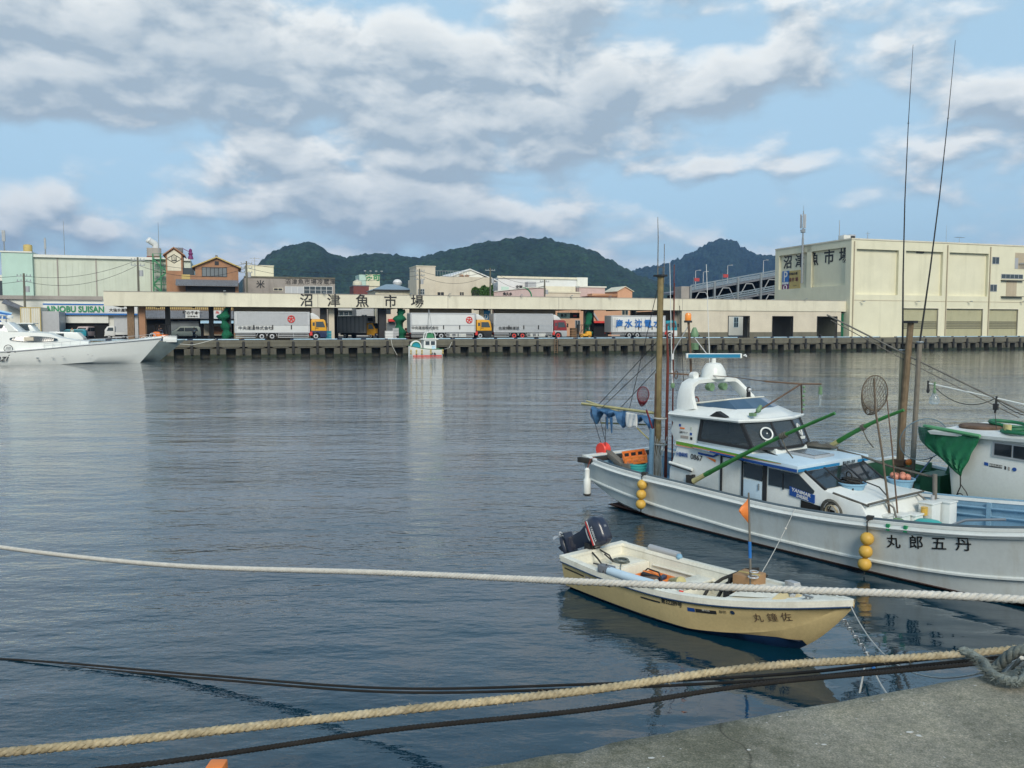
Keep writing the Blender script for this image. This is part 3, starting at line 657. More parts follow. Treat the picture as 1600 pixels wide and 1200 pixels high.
MB().tube([(cxx-1.25,-.09,czz),(cxx,-.09,czz+.75),(cxx+1.25,-.09,czz),(cxx,-.09,czz-.75)], .07, 4, closed=True).obox((cxx,-.08,czz), (.85,.05,.8)).build('emblem', M['black_paint'], t)
txt('鮮', .75, M['cream'], t, (cxx, -.12, czz), (pi/2,0,0), 'lettering', 1, .01, .02)
MB().box(Wd*.45, Wd*1.0, 2, 4, H+.6, H+1.35).build('roof_vent', M['tile_grey'], t)
n = 46; s, z = pix(298, 405, n); t = qthing('purple_ornament', 'small magenta statue shape on the roof edge beside the brown tower', 'ornament', s, n, z)
MB().lathe((0,0,0), [(.5,0),(.45,.3),(.3,.7),(.42,1.0),(.25,1.3),(.3,1.6),(.1,1.9)], 10).build('body', M['purple'], t, smooth=True); MB().beam((0,0,1.2), (-1.3,0,1.9), .12, .1).build('arm', M['purple'], t)
# ---- brown gabled house
n = 42; t, s0, Wd, H = bld('brown_house', 'brown gabled house with a wide window and tiled eaves', 'house', 307, 374, 417, n, 10, M['brown_wall'])
MB().prism([(0,H-.01),(Wd,H-.01),(Wd/2,H+1.55)], 'y', 0.001, 10).build('gable', M['brown_wall'], t)
gable(t, 0, Wd, 0, 10, H, 1.6, .55, M['ochre'])
uwin(t, 316, 418, 354, 432, n, s0, nx=6, fm='dark', gm='glass_grey', fw=.1)
MB().box(Wd/2-.35, Wd/2+.35, -.04, 0, H+.3, H+1.0).build('vent', M['dark'], t)
MB().box(Wd/2-.25, Wd/2+.2, 0, .5, H+1.5, H+2.1).build('chimney', M['tile_grey'], t)
xl, zl_ = lc(275, 445, n-1.5, s0); zh = lc(275, 436.5, n-1.5, s0)[1]
m_ = MB(); x = xl
m_.prism([(-1.9, zl_), (-1.9, zl_-.15), (0, zh-.1), (0, zh+.1)], 'x', xl, Wd-.1)
for k in range(int((Wd-xl)/.42)): m_.beam((xl+k*.42, -1.92, zl_+.02), (xl+k*.42, 0, zh+.12), .14, .1)
m_.build('tiled_eave', M['tile_grey'], t)
MB().box(xl+1.5, Wd-.4, -.5, -.02, zl_-2.6, zl_-.15).build('lower_wall', M['dark'], t)
MB().box(Wd-.6,Wd-.05,-.6,0,zl_-3,zl_-.2).build('corner_post', M['brown_wall'], t)
MB().box(-3.9,-.02,.5,4,0,zh+.9).build('side_wing', M['brown_wall'], t); MB().box(-2.3,-.9,.42,.5,zh+.15,zh+1.0).build('air_conditioner', M['ochre'], t)
MB().box(-3.4,-.3,2.5,4,zh+.95,zh+2.3).build('glass_lantern', M['glass'], t)
# ---- cream box behind, and the grey office with characters
n = 62; t, s0, Wd, H = bld('cream_rooftop_box', 'plain cream box building above the grey office roof', 'building', 386, 429, 415.5, n, 8, M['yellow_wall'])
MB().box(-.1, Wd+.1, -.1, 8, H, H+.15).build('coping', M['cream'], t); MB().box(0,.25,-.06,0,2,H).build('downpipe', M['grey_wall'], t)
n = 48; t, s0, Wd, H = bld('grey_office', 'weathered grey concrete office with faded raised characters and a band of windows', 'building', 383, 524, 433, n, 14, M['grey_wall'])
MB().box(-.05, Wd+.05, -.12, 0, H-.25, H+.05).build('coping', M['concrete'], t)
for k, ch in enumerate('沼津魚市場冷蔵庫'): utext(t, ch, 450+k*10.0, 440.8, 8, n, s0, 'dark', bold=.0)
uwin(t, 446, 448, 474, 459, n, s0, nx=3, fm='white_paint', gm='alu')
uwin(t, 475, 447.5, 519, 459, n, s0, nx=5, nz=2, fm='white_paint', gm='glass')
uwin(t, 428, 450.5, 441, 454, n, s0, nx=2, fm='cream', gm='dark')
txt('米', 1.6, M['dark'], t, (lc(407, 445, n, s0)[0], -.04, lc(407, 445, n, s0)[1]), (pi/2,0,0), 'emblem', 1, .02, .04)
n = 53; s, z = pix(398, 415, n); t = qthing('tv_aerial', 'small television aerial above the cream rooftop box', 'antenna', s, n, z-2); MB().cyl((0,0,0), (0,0,3.6), .06, n=5).build('pole', M['steel'], t); MB().beam((-.9,0,3.4),(.9,0,3.4),.07,.07).beam((-.6,0,2.9),(.6,0,2.9),.06,.06).build('elements', M['steel'], t)
# ---- white block with green rooftop sign
n = 80; t, s0, Wd, H = bld('sign_tower', 'small white tower block topped by a board with green characters', 'building', 562, 593, 447, n, 8, M['cream'])
x0_, z0_ = lc(562, 447, n, s0); x1_, z1_ = lc(593, 429, n, s0)
MB().box(1.6, x1_, -.2, 6, H, z1_).build('sign_board', M['yellow_wall'], t); MB().box(0, 1.55, -.15, 6, H, z1_-.1).build('side_panel', M['mint'], t)
utext(t, '房可', 582, 434.5, 9, n, s0, 'sign_green', bold=.04, y=-.25, w=1.2)
lt = MB()
for k in range(4): lt.beam((1.5+k*1.3, -.2, z1_), (1.2+k*1.3, -1.2, z1_+.7), .08, .08).obox((1.2+k*1.3,-1.2,z1_+.7), (.5,.25,.2))
lt.build('sign_lamp', M['steel'], t)
n = 70; t, s0, Wd, H = bld('maroon_shed', 'maroon rooftop shed left of the green character board', 'shed', 553, 577, 447, n, 6, M['maroon']); MB().box(-.1,Wd+.1,-.1,6.1,H,H+.2).build('coping', M['tile_grey'], t)
s, z = pix(560, 447, n-.5); t = qthing('water_tank', 'small cream tank on the maroon shed', 'water tank', s, n+1, z+.1); MB().lathe((0,0,0), [(1.0,0),(1.05,.2),(1.0,.9),(.6,1.2),(.1,1.3)], 14).build('tank', M['cream'], t, smooth=True); MB().cyl((0,0,1.25),(0,0,1.5),.2).build('lid', M['alu_grey'], t)
n = 56; t, s0, Wd, H = bld('hipped_house', 'cream building with a low grey-blue hipped roof and a round white tank above it', 'building', 587, 646, 453.5, n, 10, M['cream'])
zt_ = lc(610, 446, n+3, s0)[1]; M['slate'] = mat('slate', (.22,.30,.36), .6, .1, 2, streak=.2)
MB().add([(-.5,-.5,H),(Wd+.5,-.5,H),(Wd+.5,10,H),(-.5,10,H),(3,4,zt_+.3),(Wd-3,4,zt_+.3)], [(0,1,5,4),(1,2,5),(2,3,4,5),(3,0,4),(0,3,2,1)]).build('roof', M['slate'], t)
MB().box(-.55,Wd+.55,-.6,-.45,H-.2,H+.1).build('gutter', M['dark'], t)
s, z = pix(621, 447.5, n+5); t = qthing('globe_tank', 'round white tank on the roof of the hipped building', 'water tank', s, n+5, z); MB().ball((0,0,.75), 1.0, 14, .8).cyl((0,0,-.6),(0,0,.1),.5).build('tank', M['white_paint'], t, smooth=True); MB().torus((0,0,.75),1.0,.05,n=16,m=5).build('band', M['alu_grey'], t)
# ---- big white warehouse with stair tower and gable
n = 46; t, s0, Wd, H = bld('white_warehouse', 'broad off-white warehouse with a square stair tower and ivy on its right end', 'warehouse', 664, 769, 432.5, n, 16, M['beige_wall'])
x0_, _ = lc(650, 430, n, s0); zt_ = lc(660, 416.5, n, s0)[1]; x1_ = lc(679.5, 430, n, s0)[0]
MB().box(x0_, x1_, -.4, 6, 0, zt_).build('stair_tower', M['beige_wall'], t); MB().box(x0_-.1, x1_+.1, -.5, 6.1, zt_, zt_+.15).build('coping', M['cream'], t)
for u in (683.5, 718.5): uwin(t, u, 456.5, u+10 if u < 700 else u+6, 461.5, n, s0, nx=2, fm='beige_wall', gm='dark')
uwin(t, 653, 452, 662, 460, n, s0, nx=3, nz=2, y=-.4, fm='alu', gm='glass')
ga, gz_ = lc(692, 432, n+8, s0); gb = lc(775, 432, n+8, s0)[0]; gt = lc(735, 421.5, n+8, s0)[1]
MB().prism([(ga,H-.3),(gb,H-.6),((ga+gb)/2,gt)], 'y', 8, 30).build('gable', M['off_white'], t)
gable(t, ga, gb, 8, 30, H-.2, gt-H+.2, .3, M['white_paint'])
txt('漁市', .9, M['brown_wall'], t, ((ga+gb)/2-1.2, 7.85, H+.55), (pi/2,0,0), 'lettering', 1.3, .02, .05)
rl = MB()
for k in range(14): rl.box(x1_+k*.55, x1_+k*.55+.05, .2, .25, H, H+1.1)
rl.box(x1_, x1_+7.5, .18, .26, H+1.1, H+1.17); rl.build('railing', M['steel'], t)
# ivy: many leaf faces on the wall
iv = MB(); rn = random.Random(5)
i0, iz1 = lc(737, 447, n, s0); i1, iz0 = lc(769, 461, n, s0)
for k in range(2600):
    a = rn.random(); x = i0+(i1-i0)*a; top = iz1-(1-a)**2*.7+.25*sin(a*14); z = iz0-1.2+(top-iz0+1.2)*rn.random(); y = -.05-rn.random()*.5; q = .10+rn.random()*.12
    e = Euler((rn.uniform(-1,1), rn.uniform(-1,1), rn.uniform(-2,2))).to_matrix()
    iv.add([Vector((x,y,z))+e@Vector(p) for p in ((-q,0,-q),(q,0,-q),(q,0,q),(-q,0,q))], [(0,1,2,3)])
M['ivy'] = mat('ivy', (.055,.13,.03), .7, .4, 3, fine=.4)
tg = qthing('ivy', 'bright green ivy climbing the right end of the off-white warehouse', 'ivy', s0, n); iv.build('leaves', M['ivy'], tg)
wdw = uwin(t, 737.5, 454, 747, 461, n, s0, nx=2, y=-.55, fm='dark', gm='dark')
n = 60; t, s0, Wd, H = bld('long_white_store', 'long white flat-roofed store in front of the wooded hill', 'warehouse', 778, 907, 435, n, 14, M['white_paint'])
MB().box(-.2, Wd+.2, -.3, 0, H-.1, H+.35).build('parapet', M['cream'], t)
x = lc(901, 440, n, s0)[0]; MB().box(x, x+2.6, -.4, 5, 0, H+.4).build('end_tower', M['off_white'], t); MB().box(x+2.6, x+7, .2, 5, 0, H-3.6).build('low_wing', M['off_white'], t)
x0_, z0_ = lc(820, 450, n, s0); x1_, z1_ = lc(833, 441, n, s0); MB().box(x0_, x1_, -2, 0, z0_-2, z1_).build('lean_to', M['alu_grey'], t)
utext(t, '北洋', 811, 449, 5, n, s0, 'dark', bold=.05); MB().box(lc(783,440,n,s0)[0], lc(795,440,n,s0)[0], -.03, 0, H-6, H-2).build('blue_panel', M['mint'], t)
n = 48; t, s0, Wd, H = bld('pink_workshop', 'pale pink workshop with a low gable and small dark characters', 'building', 772, 853, 456, n, 12, M['pink_wall'])
MB().prism([(0,H-.01),(Wd,H-.01),(Wd,H+.9),(Wd*.72,H+.95)], 'y', 0.001, 12).build('gable', M['pink_wall'], t); MB().beam((0,-.1,H),(Wd*.72,-.1,H+1.0),.2,.16).beam((Wd*.72,-.1,H+1.0),(Wd,-.1,H+.9),.2,.16).build('verge', M['off_white'], t)
utext(t, '魚久水', 793, 459.6, 4.5, n, s0, 'dark', bold=.05)
MB().torus((Wd*.55,-.1,H-1.0), 1.9, .12, (0,1,0), 16, 6, a0=pi, a1=2*pi).build('arch', M['sign_green'], t)
n = 52; t, s0, Wd, H = bld('cream_shed', 'cream two-step shed right of the pink workshop', 'building', 853, 906, 457, n, 10, M['beige_wall'])
x1_, z1_ = lc(906, 448, n+2, s0); MB().box(.3, Wd-.2, 2, 9, H, z1_).build('upper_wall', M['cream'], t); MB().box(-.1,Wd+.1,-.15,0,H-.1,H+.2).build('coping', M['cream'], t)
MB().box(Wd+.02, Wd+6.3, .5, 9, 0, H+1.2).build('side_block', M['pink_wall'], t); MB().box(Wd, Wd+6.6, .3, 9, H+1.2, H+1.5).build('side_coping', M['off_white'], t)
n = 50; t, s0, Wd, H = bld('orange_house', 'orange plaster house with a small gabled dormer beyond the hall roof', 'house', 925, 987, 459, n, 10, M['orange_wall'])
MB().prism([(-1.5,H-.6),(Wd*.6,H+.05),(Wd*.6,H-.6)], 'y', -.5, 9).build('roof', M['brown_wall'], t)
xa = lc(963, 455, n, s0)[0]; xb = lc(986, 455, n, s0)[0]; MB().box(xa, xb, -.6, 6, H-2, H+.6).prism([(xa,H+.59),(xb,H+.59),((xa+xb)/2,H+1.5)], 'y', -.6, 6).build('dormer', M['orange_wall'], t)
gable(t, xa, xb, -.6, 6, H+.6, .95, .3, M['cream'], 'dormer_roof', .14)
# ---- street side buildings seen under the hall roof
n = 31; t, s0, Wd, H = bld('tiled_shop', 'long wooden shop front with a grey tiled awning seen under the hall roof', 'shop', 226, 381, 476, n, 8, M['wood'])
m_ = MB(); z0_, z1_ = lc(300, 497, n, s0)[1], lc(300, 486, n, s0)[1]
m_.prism([(-1.4, z0_), (-1.4, z0_-.12), (0, z1_-.1), (0, z1_+.05)], 'x', 0, Wd)
for k in range(int(Wd/.36)): m_.beam((k*.36, -1.42, z0_+.04), (k*.36, 0, z1_+.08), .13, .09)
m_.build('tiled_awning', M['tile_grey'], t)
la = MB()
for k in range(int(Wd/.3)): la.box(k*.3, k*.3+.14, -.08, 0, z1_+.25, H-.05)
la.build('lattice', M['ochre'], t)
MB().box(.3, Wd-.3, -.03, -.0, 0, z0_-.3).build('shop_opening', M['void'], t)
MB().solid([(8.6,-2.6,z0_-.9),(16.5,-2.6,z0_-.9),(16.5,-.2,z0_-.25),(8.6,-.2,z0_-.25)], .06).build('cloth_awning', M['pale_blue'], t)
MB().box(Wd-6.4, Wd-2.0, -.25, -.04, .4, z0_-.8).build('display_case', M['beige_wall'], t); MB().box(Wd-5.6,Wd-3.1,-.3,-.25,.6,1.9).build('counter', M['brown_wall'], t)
MB().box(4.0, 8.3, -.3, -.04, .3, z0_-.5).build('glass_front', M['glass_grey'], t)
for (u0, v0, u1, v1, k, lab) in ((289.5, 484.5, 312, 497, 'white_paint', 'white shop board with black brush characters hung on the tiled awning'), (334, 485, 345.5, 498, 'white_paint', 'small white board with a blue fish beside the bundled net')):
    nn = n-1.7; s, z1_ = pix(u0, v0, nn); s2, z2_ = pix(u1, v1, nn); tt = qthing('shop_sign', lab, 'sign', s, nn, z2_)
    MB().box(0, s2-s, 0, .1, 0, z1_-z2_).build('board', M[k], tt)
    if u0 < 300: txt('鮮の千本一', .62, M['black_paint'], tt, ((s2-s)/2, -.03, (z1_-z2_)*.62), (pi/2,0,0), 'lettering', 1.0, .02, .03); txt('沼津港内', .3, M['dark'], tt, ((s2-s)/2, -.03, .25), (pi/2,0,0), 'lettering', 1.4, 0, .03)
    else:
        txt('魚', .5, M['red'], tt, ((s2-s)/2, -.03, (z1_-z2_)*.72), (pi/2,0,0), 'lettering', 1.4, 0, .03)
        MB().add([(.25,-.03,.2),(.5,-.03,.6),(.95,-.03,.72),(1.2,-.03,.45),(1.05,-.03,.25),(.8,-.03,.45)], [(0,1,2,3,4,5)]).build('fish_mark', M['blue_paint'], tt)
n = 34; t, s0, Wd, H = bld('fish_dealer', 'low grey-fronted fish dealer building with a long white and blue fascia sign', 'shop', 0, 222, 467, n, 16, M['off_white'])
zt0 = lc(100, 463.5, n, s0)[1]; MB().box(-.2, Wd*.72, -.4, 0, H-.15, zt0+.1).build('roof_edge', M['grey_wall'], t)
x0_, z0_ = lc(69, 492, n, s0); x1_, z1_ = lc(215, 475.5, n, s0)
sb = MB().box(x0_, x1_, -.8, 0, z0_, z1_).build('sign_board', M['white_paint'], t)
MB().box(x0_, x1_, -.86, -.8, z1_-.22, z1_).box(x0_, x1_, -.86, -.8, z0_, z0_+.28).build('blue_stripe', M['blue_paint'], sb)
utext(t, 'AINOBU SUISAN', 119, 483.6, 11.2, n, s0, 'sign_green', bold=.03, y=-.90, w=.88)
utext(t, '大信水産㈱', 187, 485, 5, n, s0, 'dark', bold=.02, y=-.84, w=1.0)
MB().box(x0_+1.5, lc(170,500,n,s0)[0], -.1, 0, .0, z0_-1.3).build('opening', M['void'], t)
MB().box(x0_+1.5, lc(170,500,n,s0)[0], -.5, 0, z0_-1.3, z0_-.02).build('rolled_shutter', M['off_white'], t)
MB().box(lc(178,500,n,s0)[0], x1_, -.12, 0, 0, z0_-.05).build('shutter', M['alu'], t)
MB().box(x0_, x0_+.5, -.14, 0, 0, z0_).build('yellow_post', M['ochre'], t)
MB().solid([(x0_-5.5,-2,z1_-.1),(x0_-1.3,-2,z0_+.2),(x0_-1.3,-.1,z0_+.4),(x0_-5.5,-.1,z1_+.6)], .15).build('side_roof', M['tile_grey'], t)
# buildings between 520 and 600 and near the right, beyond the hall
n = 60; t, s0, Wd, H = bld('white_apartment', 'white balconied block seen through the hall behind the small lorry', 'building', 505, 560, 474, n, 8, M['off_white'])
for k in range(3): MB().box(.5, Wd-.5, -.7, 0, 1.0+k*2.2, 1.9+k*2.2).build('balcony', M['pale_blue'] if k % 2 else M['white_paint'], t); window(t, 1+k*.2, Wd-1, 2.1+k*2.2, 2.9+k*2.2, nx=5)
n = 50; t, s0, Wd, H = bld('grey_annex', 'grey metal shed seen through the hall above the small lorry', 'shed', 557, 584, 474, n, 6, M['alu_grey']); window(t, Wd*.3, Wd*.6, 3, 4.3, nx=2)
n = 42; t, s0, Wd, H = bld('beige_shop', 'beige shop with a small window seen between the hall columns', 'shop', 596, 642, 474, n, 6, M['beige_wall'])
uwin(t, 604, 483.5, 610, 490, n, s0, nx=2, fm='dark'); MB().box(lc(606,500,n,s0)[0], lc(617,500,n,s0)[0], -1.1, 0, 2.9, 3.4).build('red_awning', M['red'], t); MB().box(lc(604,500,n,s0)[0], lc(618,500,n,s0)[0], -.1, 0, 0, 2.7).build('shop_window', M['glass_grey'], t)
n = 40; t, s0, Wd, H = bld('red_market_shop', 'reddish shop front under the hall roof right of the maroon lorry', 'shop', 866, 965, 476, n, 6, M['orange_wall'])
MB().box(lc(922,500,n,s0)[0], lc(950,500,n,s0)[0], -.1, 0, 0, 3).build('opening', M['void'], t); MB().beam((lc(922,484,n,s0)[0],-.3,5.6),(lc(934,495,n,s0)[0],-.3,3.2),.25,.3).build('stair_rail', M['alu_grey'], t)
window(t, lc(899,500,n,s0)[0], lc(906,500,n,s0)[0], 1, 3.2, nx=2)
MB().box(lc(925,500,n,s0)[0], lc(950,500,n,s0)[0], -1.2, -.2, 2.7, 3.1).build('goods_shelf', M['red'], t)
n = 44; t, s0, Wd, H = bld('orange_shop', 'orange and white shop seen above the white lorry with blue characters', 'shop', 957, 1062, 474, n, 6, M['orange_wall'])
for u in (972, 985, 1020): uwin(t, u, 483, u+9, 492, n, s0, nx=2, fm='cream', gm='glass')
MB().box(lc(1040,500,n,s0)[0], Wd, -.15, 0, 4.2, H).build('white_panel', M['off_white'], t)
n = 46; t, s0, Wd, H = bld('white_house', 'white house with blue framed windows seen through the left opening of the beige wall', 'house', 1135, 1180, 488, n, 6, M['off_white'])
for u in (1147, 1163): uwin(t, u, 496, u+6, 511, n, s0, nx=2, nz=2, fm='pale_blue', gm='glass')
# ---- hanging signs under the roof
for (u0, v0, u1, v1, nn, k, tx, tc_, lab) in ((751, 485, 766, 505, HN+2, 'sign_blue', 'の', 'white_paint', 'blue hanging board with a white swirl character between the two middle lorries'),
        (871, 488.5, 890.5, 498, HN+3, 'mint', '魚さ', 'black_paint', 'pale green board with black brush shapes above the maroon cab'),
        (891, 488.5, 905.5, 497.5, HN+3.5, 'dark', 'oo', 'red', 'dark board with two red ring marks right of the pale green board')):
    s, z1_ = pix(u0, v0, nn); s2, z2_ = pix(u1, v1, nn); tt = qthing('hanging_sign', lab, 'sign', s, nn, z2_)
    MB().box(0, s2-s, 0, .12, 0, z1_-z2_).build('board', M[k], tt); MB().cyl((.2,.06,z1_-z2_),(.2,.06,z1_-z2_+.9),.03,n=5).cyl((s2-s-.2,.06,z1_-z2_),(s2-s-.2,.06,z1_-z2_+.9),.03,n=5).build('hanger', M['steel'], tt)
    txt(tx, (z1_-z2_)*(.6 if tx != 'の' else .55), M[tc_], tt, ((s2-s)/2, -.03, (z1_-z2_)*.48), (pi/2,0,0), 'lettering', .95, .03, .03)
# ---- utility poles with wires
def upole(u, vt, vb, n, label, arms=2, tr=True):
    s, zt_ = pix(u, vt, n); t = qthing('utility_pole', label, 'utility pole', s, n, DK); h = zt_-DK
    MB().cyl((0,0,0), (0,0,h), .2, .14, 10).build('pole', M['concrete'], t)
    c = MB()
    for k in range(arms): c.box(-1.0, 1.0, -.06, .06, h-.5-k*.8, h-.38-k*.8)
    for k in range(arms):
        for x in (-.9, -.4, .4, .9): c.cyl((x,0,h-.38-k*.8), (x,0,h-.15-k*.8), .06, n=6)
    c.build('crossarm', M['steel'], t)
    if tr: MB().cyl((.45,0,h-2.9), (.45,0,h-2.0), .3, n=10).build('transformer', M['alu_grey'], t, smooth=True)
    return Vector(qw(s, n, zt_-.4))
p1 = upole(37, 427, 475, 30, 'utility pole left of the sign with green letters', 2)
p2 = upole(215, 402, 455, 24, 'utility pole at the left end of the hall roof', 2)
p3 = upole(655.5, 420, 460, 40, 'utility pole in front of the square stair tower', 3)
p4 = upole(766, 419, 462, 38, 'utility pole beside the ivy with a lamp cluster', 1)
p5 = upole(851, 437, 462, 40, 'utility pole right of the pink workshop', 1)
p6 = upole(385, 408, 440, 40, 'utility pole at the left end of the grey office', 3)
pL = Vector(qw(-60, 30, 13))
def wire(name, label, a, b, sag, r=.025, m='dark', n=16, parent=None):
    pts = [a.lerp(b, i/n)-Vector((0,0,sag*4*(i/n)*(1-i/n))) for i in range(n+1)]
    o = MB().tube(pts, r, 5).build(name, M[m], parent)
    if label: tag(o, label, 'wire')
    return o
for k, (a, b) in enumerate(((pL, p1), (p1, p2), (p2, p6), (p6, p3), (p3, p4), (p4, p5))):
    for j in range(2):
        off = Vector((0, 0, -.8*j)); o = wire('power_line', None, a+off, b+off, 1.2+.5*j, .03)
        tag(o, 'thin overhead power line strung between the utility poles behind the hall', 'wire', 'power lines between the utility poles')
# far-left clutter: container, tarps
n = 27; t, s0, Wd, H = bld('shipping_container', 'rusty cream shipping container with double doors beside the fish dealer', 'container', 32, 64, 480, n, 6, M['cream'], part='body')
rb = MB()
for k in range(9): rb.box(k*Wd/9+.05, k*Wd/9+.17, -.06, 0, .1, H-.1)
rb.build('door_rib', M['off_white'], t); MB().box(0,Wd,-.08,-.0,H-.12,H).box(0,Wd,-.08,0,0,.12).box(0,.12,-.08,0,.12,H-.12).box(Wd-.12,Wd,-.08,0,.12,H-.12).box(Wd/2-.06,Wd/2+.06,-.09,0,.12,H-.12).build('frame', M['ochre'], t)
MB().box(Wd, Wd+2.4, .5, 6, 0, H-.6).build('side_panel', M['alu_grey'], t)
n = 20; s, z = pix(0, 497, n); t = qthing('market_tent', 'blue and white striped stall tent at the left edge', 'tent', s-6, n)
for k, (cc, a, b) in enumerate((('blue_paint', 0, .35), ('white_paint', .35, .55), ('blue_paint', .55, .8), ('pale_blue', .8, 1.0))):
    MB().solid([(0,-3+3*a,3.4+2.2*a),(7.6,-3+3*a,2.9+.9*a),(7.6,-3+3*b,2.9+.9*b),(0,-3+3*b,3.4+2.2*b)], .05).build('canvas', M[cc], t)
for x in (.2, 4, 7.4): MB().cyl((x,-2.9,0),(x,-2.9,3.5),.06).build('pole', M['steel'], t)
MB().solid([(3,-2.6,3.3),(7.4,-2.6,2.6),(7.4,-2.5,1.6),(3,-2.5,2.2)], .05).build('side_canvas', M['blue_paint'], t)
# ================================================================ VEHICLES AND PEOPLE ON THE FAR QUAY
def wheel(t, x, y, r=.5, w=.28, hub='alu', dual=False, z=None):
    z = r if z is None else z
    ty = MB().lathe((x, y, z), [(r*.62,-w/2),(r*.93,-w/2),(r,-w*.3),(r,w*.3),(r*.93,w/2),(r*.62,w/2)], 22, 'y').build('wheel', M['tyre'], t, smooth=True)
    MB().lathe((x, y-w*.52 if y < 1 else y+w*.52, z), [(r*.62,-.04),(r*.6,.02),(r*.34,.03),(r*.30,-.05),(.05,-.05)] if y < 1 else [(r*.62,.04),(r*.6,-.02),(r*.34,-.03),(r*.30,.05),(.05,.05)], 16, 'y').build('rim', M[hub], ty, smooth=True)
    return ty
def lorry(label, u0, ub, uc, n, topv, rear, front, cab, low, boxm, upm, wtext=None, emblem=None, deflector=True, hub='alu', fairing=False):
    s0 = PS(u0, n, 510); xb = PS(ub, n, 510)-s0; xc = PS(uc, n, 510)-s0; H = PZ((u0+ub)/2, topv, n)-DK
    t = qthing('lorry', label, 'lorry', s0, n, DK, 'lorries parked nose to tail under the hall roof')
    Z0 = .98; zm = Z0+(H-Z0)*.36
    MB().box(0, xb, 0, 2.5, Z0, H).build('cargo_box', M[boxm], t, bevel=.04)
    if upm: MB().box(.28, xb-.25, -.03, 0.0, zm+.1, H-.22).build('side_curtain', M[upm], t)
    fr = MB().box(0, xb, -.05, .0, zm-.02, zm+.06).box(0, xb, -.06, 0, H-.16, H-.02).box(0, xb, -.06, 0, Z0, Z0+.10).box(0, .22, -.05, 0, Z0, H).box(xb-.2, xb, -.05, 0, Z0, H)
    fr.build('box_frame', M['alu'], t)
    lt = MB(); k = 4
    for i in range(1, k): x = xb*i/k; lt.box(x-.07, x+.07, -.09, 0, zm-.55, zm+.05)
    lt.build('latch', M['dark'], t)
    MB().box(.1, xb+.4, .7, 1.0, .62, .96).box(.1, xb+.4, 1.5, 1.8, .62, .96).build('chassis', M['dark'], t)
    xr = [PS(u, n, 520)-s0 for u in rear]; xf = PS(front, n, 520)-s0
    g = MB(); a = max(xr)+.8; b = xf-1.0
    for z in (.38, .62, .84): g.box(a, b, .05, .09, z-.05, z+.03); g.box(0.1, min(xr)-.8, .05, .09, z-.05, z+.03)
    for x in (a, (a+b)/2, b-.06): g.box(x, x+.06, .09, .14, .32, .96)
    g.build('side_guard', M['alu'], t)
    fd = MB()
    for x in xr: fd.torus((x, .28, .52), .66, .06, (0,1,0), 14, 6, a0=pi, a1=2*pi) if False else fd.tube([(x+.66*cos(pi*j/10), .1, .52+.62*sin(pi*j/10)) for j in range(11)], .05, 5)
    fd.build('mudguard', M['alu_grey'], t)
    MB().box(a+.5, a+1.7, .12, .7, .35, .92).build('toolbox', M['off_white'] if fairing else M['dark'], t)
    if fairing: MB().box(a+1.9, a+3.0, .10, .7, .35, .92).build('battery_box', M['off_white'], t); MB().box(a+.9, a+1.4, .10, .12, .45, .8).build('vent', M['dark'], t)
    for x in xr: wheel(t, x, .2, hub=hub); wheel(t, x, 2.3, hub=hub)
    wheel(t, xf, .2, hub=hub); wheel(t, xf, 2.3, hub=hub)
    # cab: side profile with raked windscreen
    Zc = 2.85; x0 = xb+.22; Lc = xc-x0
    prof = [(x0, 1.25), (x0, Zc-.12), (x0+.12, Zc), (x0+Lc*.80, Zc), (x0+Lc*.90, Zc-.15), (xc-.03, 1.75), (xc, 1.25)]
    c = MB().prism(prof, 'y', .05, 2.45).build('cab', M[cab], t, bevel=.05)
    pl = [(x0, .55), (x0, 1.245), (xc, 1.245), (xc+.02, .5), (xc-.08, .32), (xf+.62, .32), (xf+.55, .75), (xf+.25, 1.02), (xf-.25, 1.02), (xf-.55, .75), (xf-.62, .4)]
    MB().prism(pl, 'y', .04, 2.46).build('lower_cab', M[low], t, bevel=.03)
    MB().prism([(x0+Lc*.30, 1.75), (x0+Lc*.30, Zc-.32), (x0+Lc*.78, Zc-.32), (x0+Lc*.90, 1.75)], 'y', .02, .05).build('side_window', M['glass'], c)
    MB().prism([(x0+Lc*.08, 1.95), (x0+Lc*.08, Zc-.42), (x0+Lc*.22, Zc-.42), (x0+Lc*.22, 1.95)], 'y', .02, .05).build('rear_window', M['glass'], c)
    w0, w1 = Vector((x0+Lc*.905, 0, Zc-.22)), Vector((xc-.02, 0, 1.82))
    MB().solid([(w0.x,.2,w0.z),(w0.x,2.3,w0.z),(w1.x,2.35,w1.z),(w1.x,.15,w1.z)], .03, (1,0,.2)).build('windscreen', M['glass'], c)
    MB().beam((x0+Lc*.26,.03,1.35),(x0+Lc*.26,.03,Zc-.2),.03,.03).beam((x0+Lc*.26,.03,1.62),(x0+Lc*.46,.03,1.62),.02,.06).build('door_line', M['dark'], c)
    MB().box(xc-.05, xc+.10, -.28, -.06, 1.75, 2.35).beam((xc-.1,.05,2.4),(xc+.02,-.15,2.2),.04,.04).build('mirror', M['dark'], t)
    for y in (.25, 2.0): MB().box(xc-.02, xc+.06, y, y+.3, .62, .85).build('headlight', M['alu'], t)
    if deflector:
        MB().prism([(x0-.05, Zc), (x0-.05, H-.12), (x0+.3, H-.15), (x0+Lc*.45, H-.55), (x0+Lc*.62, Zc)], 'y', .25, 2.25).build('wind_deflector', M['white_paint'], t, bevel=.12)
    MB().cyl((x0-.05,.12,.6),(x0-.05,.12,1.15),.22).build('air_tank', M['red'] if low != 'cab_teal' else M['alu'], t, smooth=True)
    if wtext:
        for (tx, uu, vv, px_, mm, ww) in wtext: utext(t, tx, uu, vv, px_*1.05, n, s0, mm, bold=.0, y=-.10, w=ww)
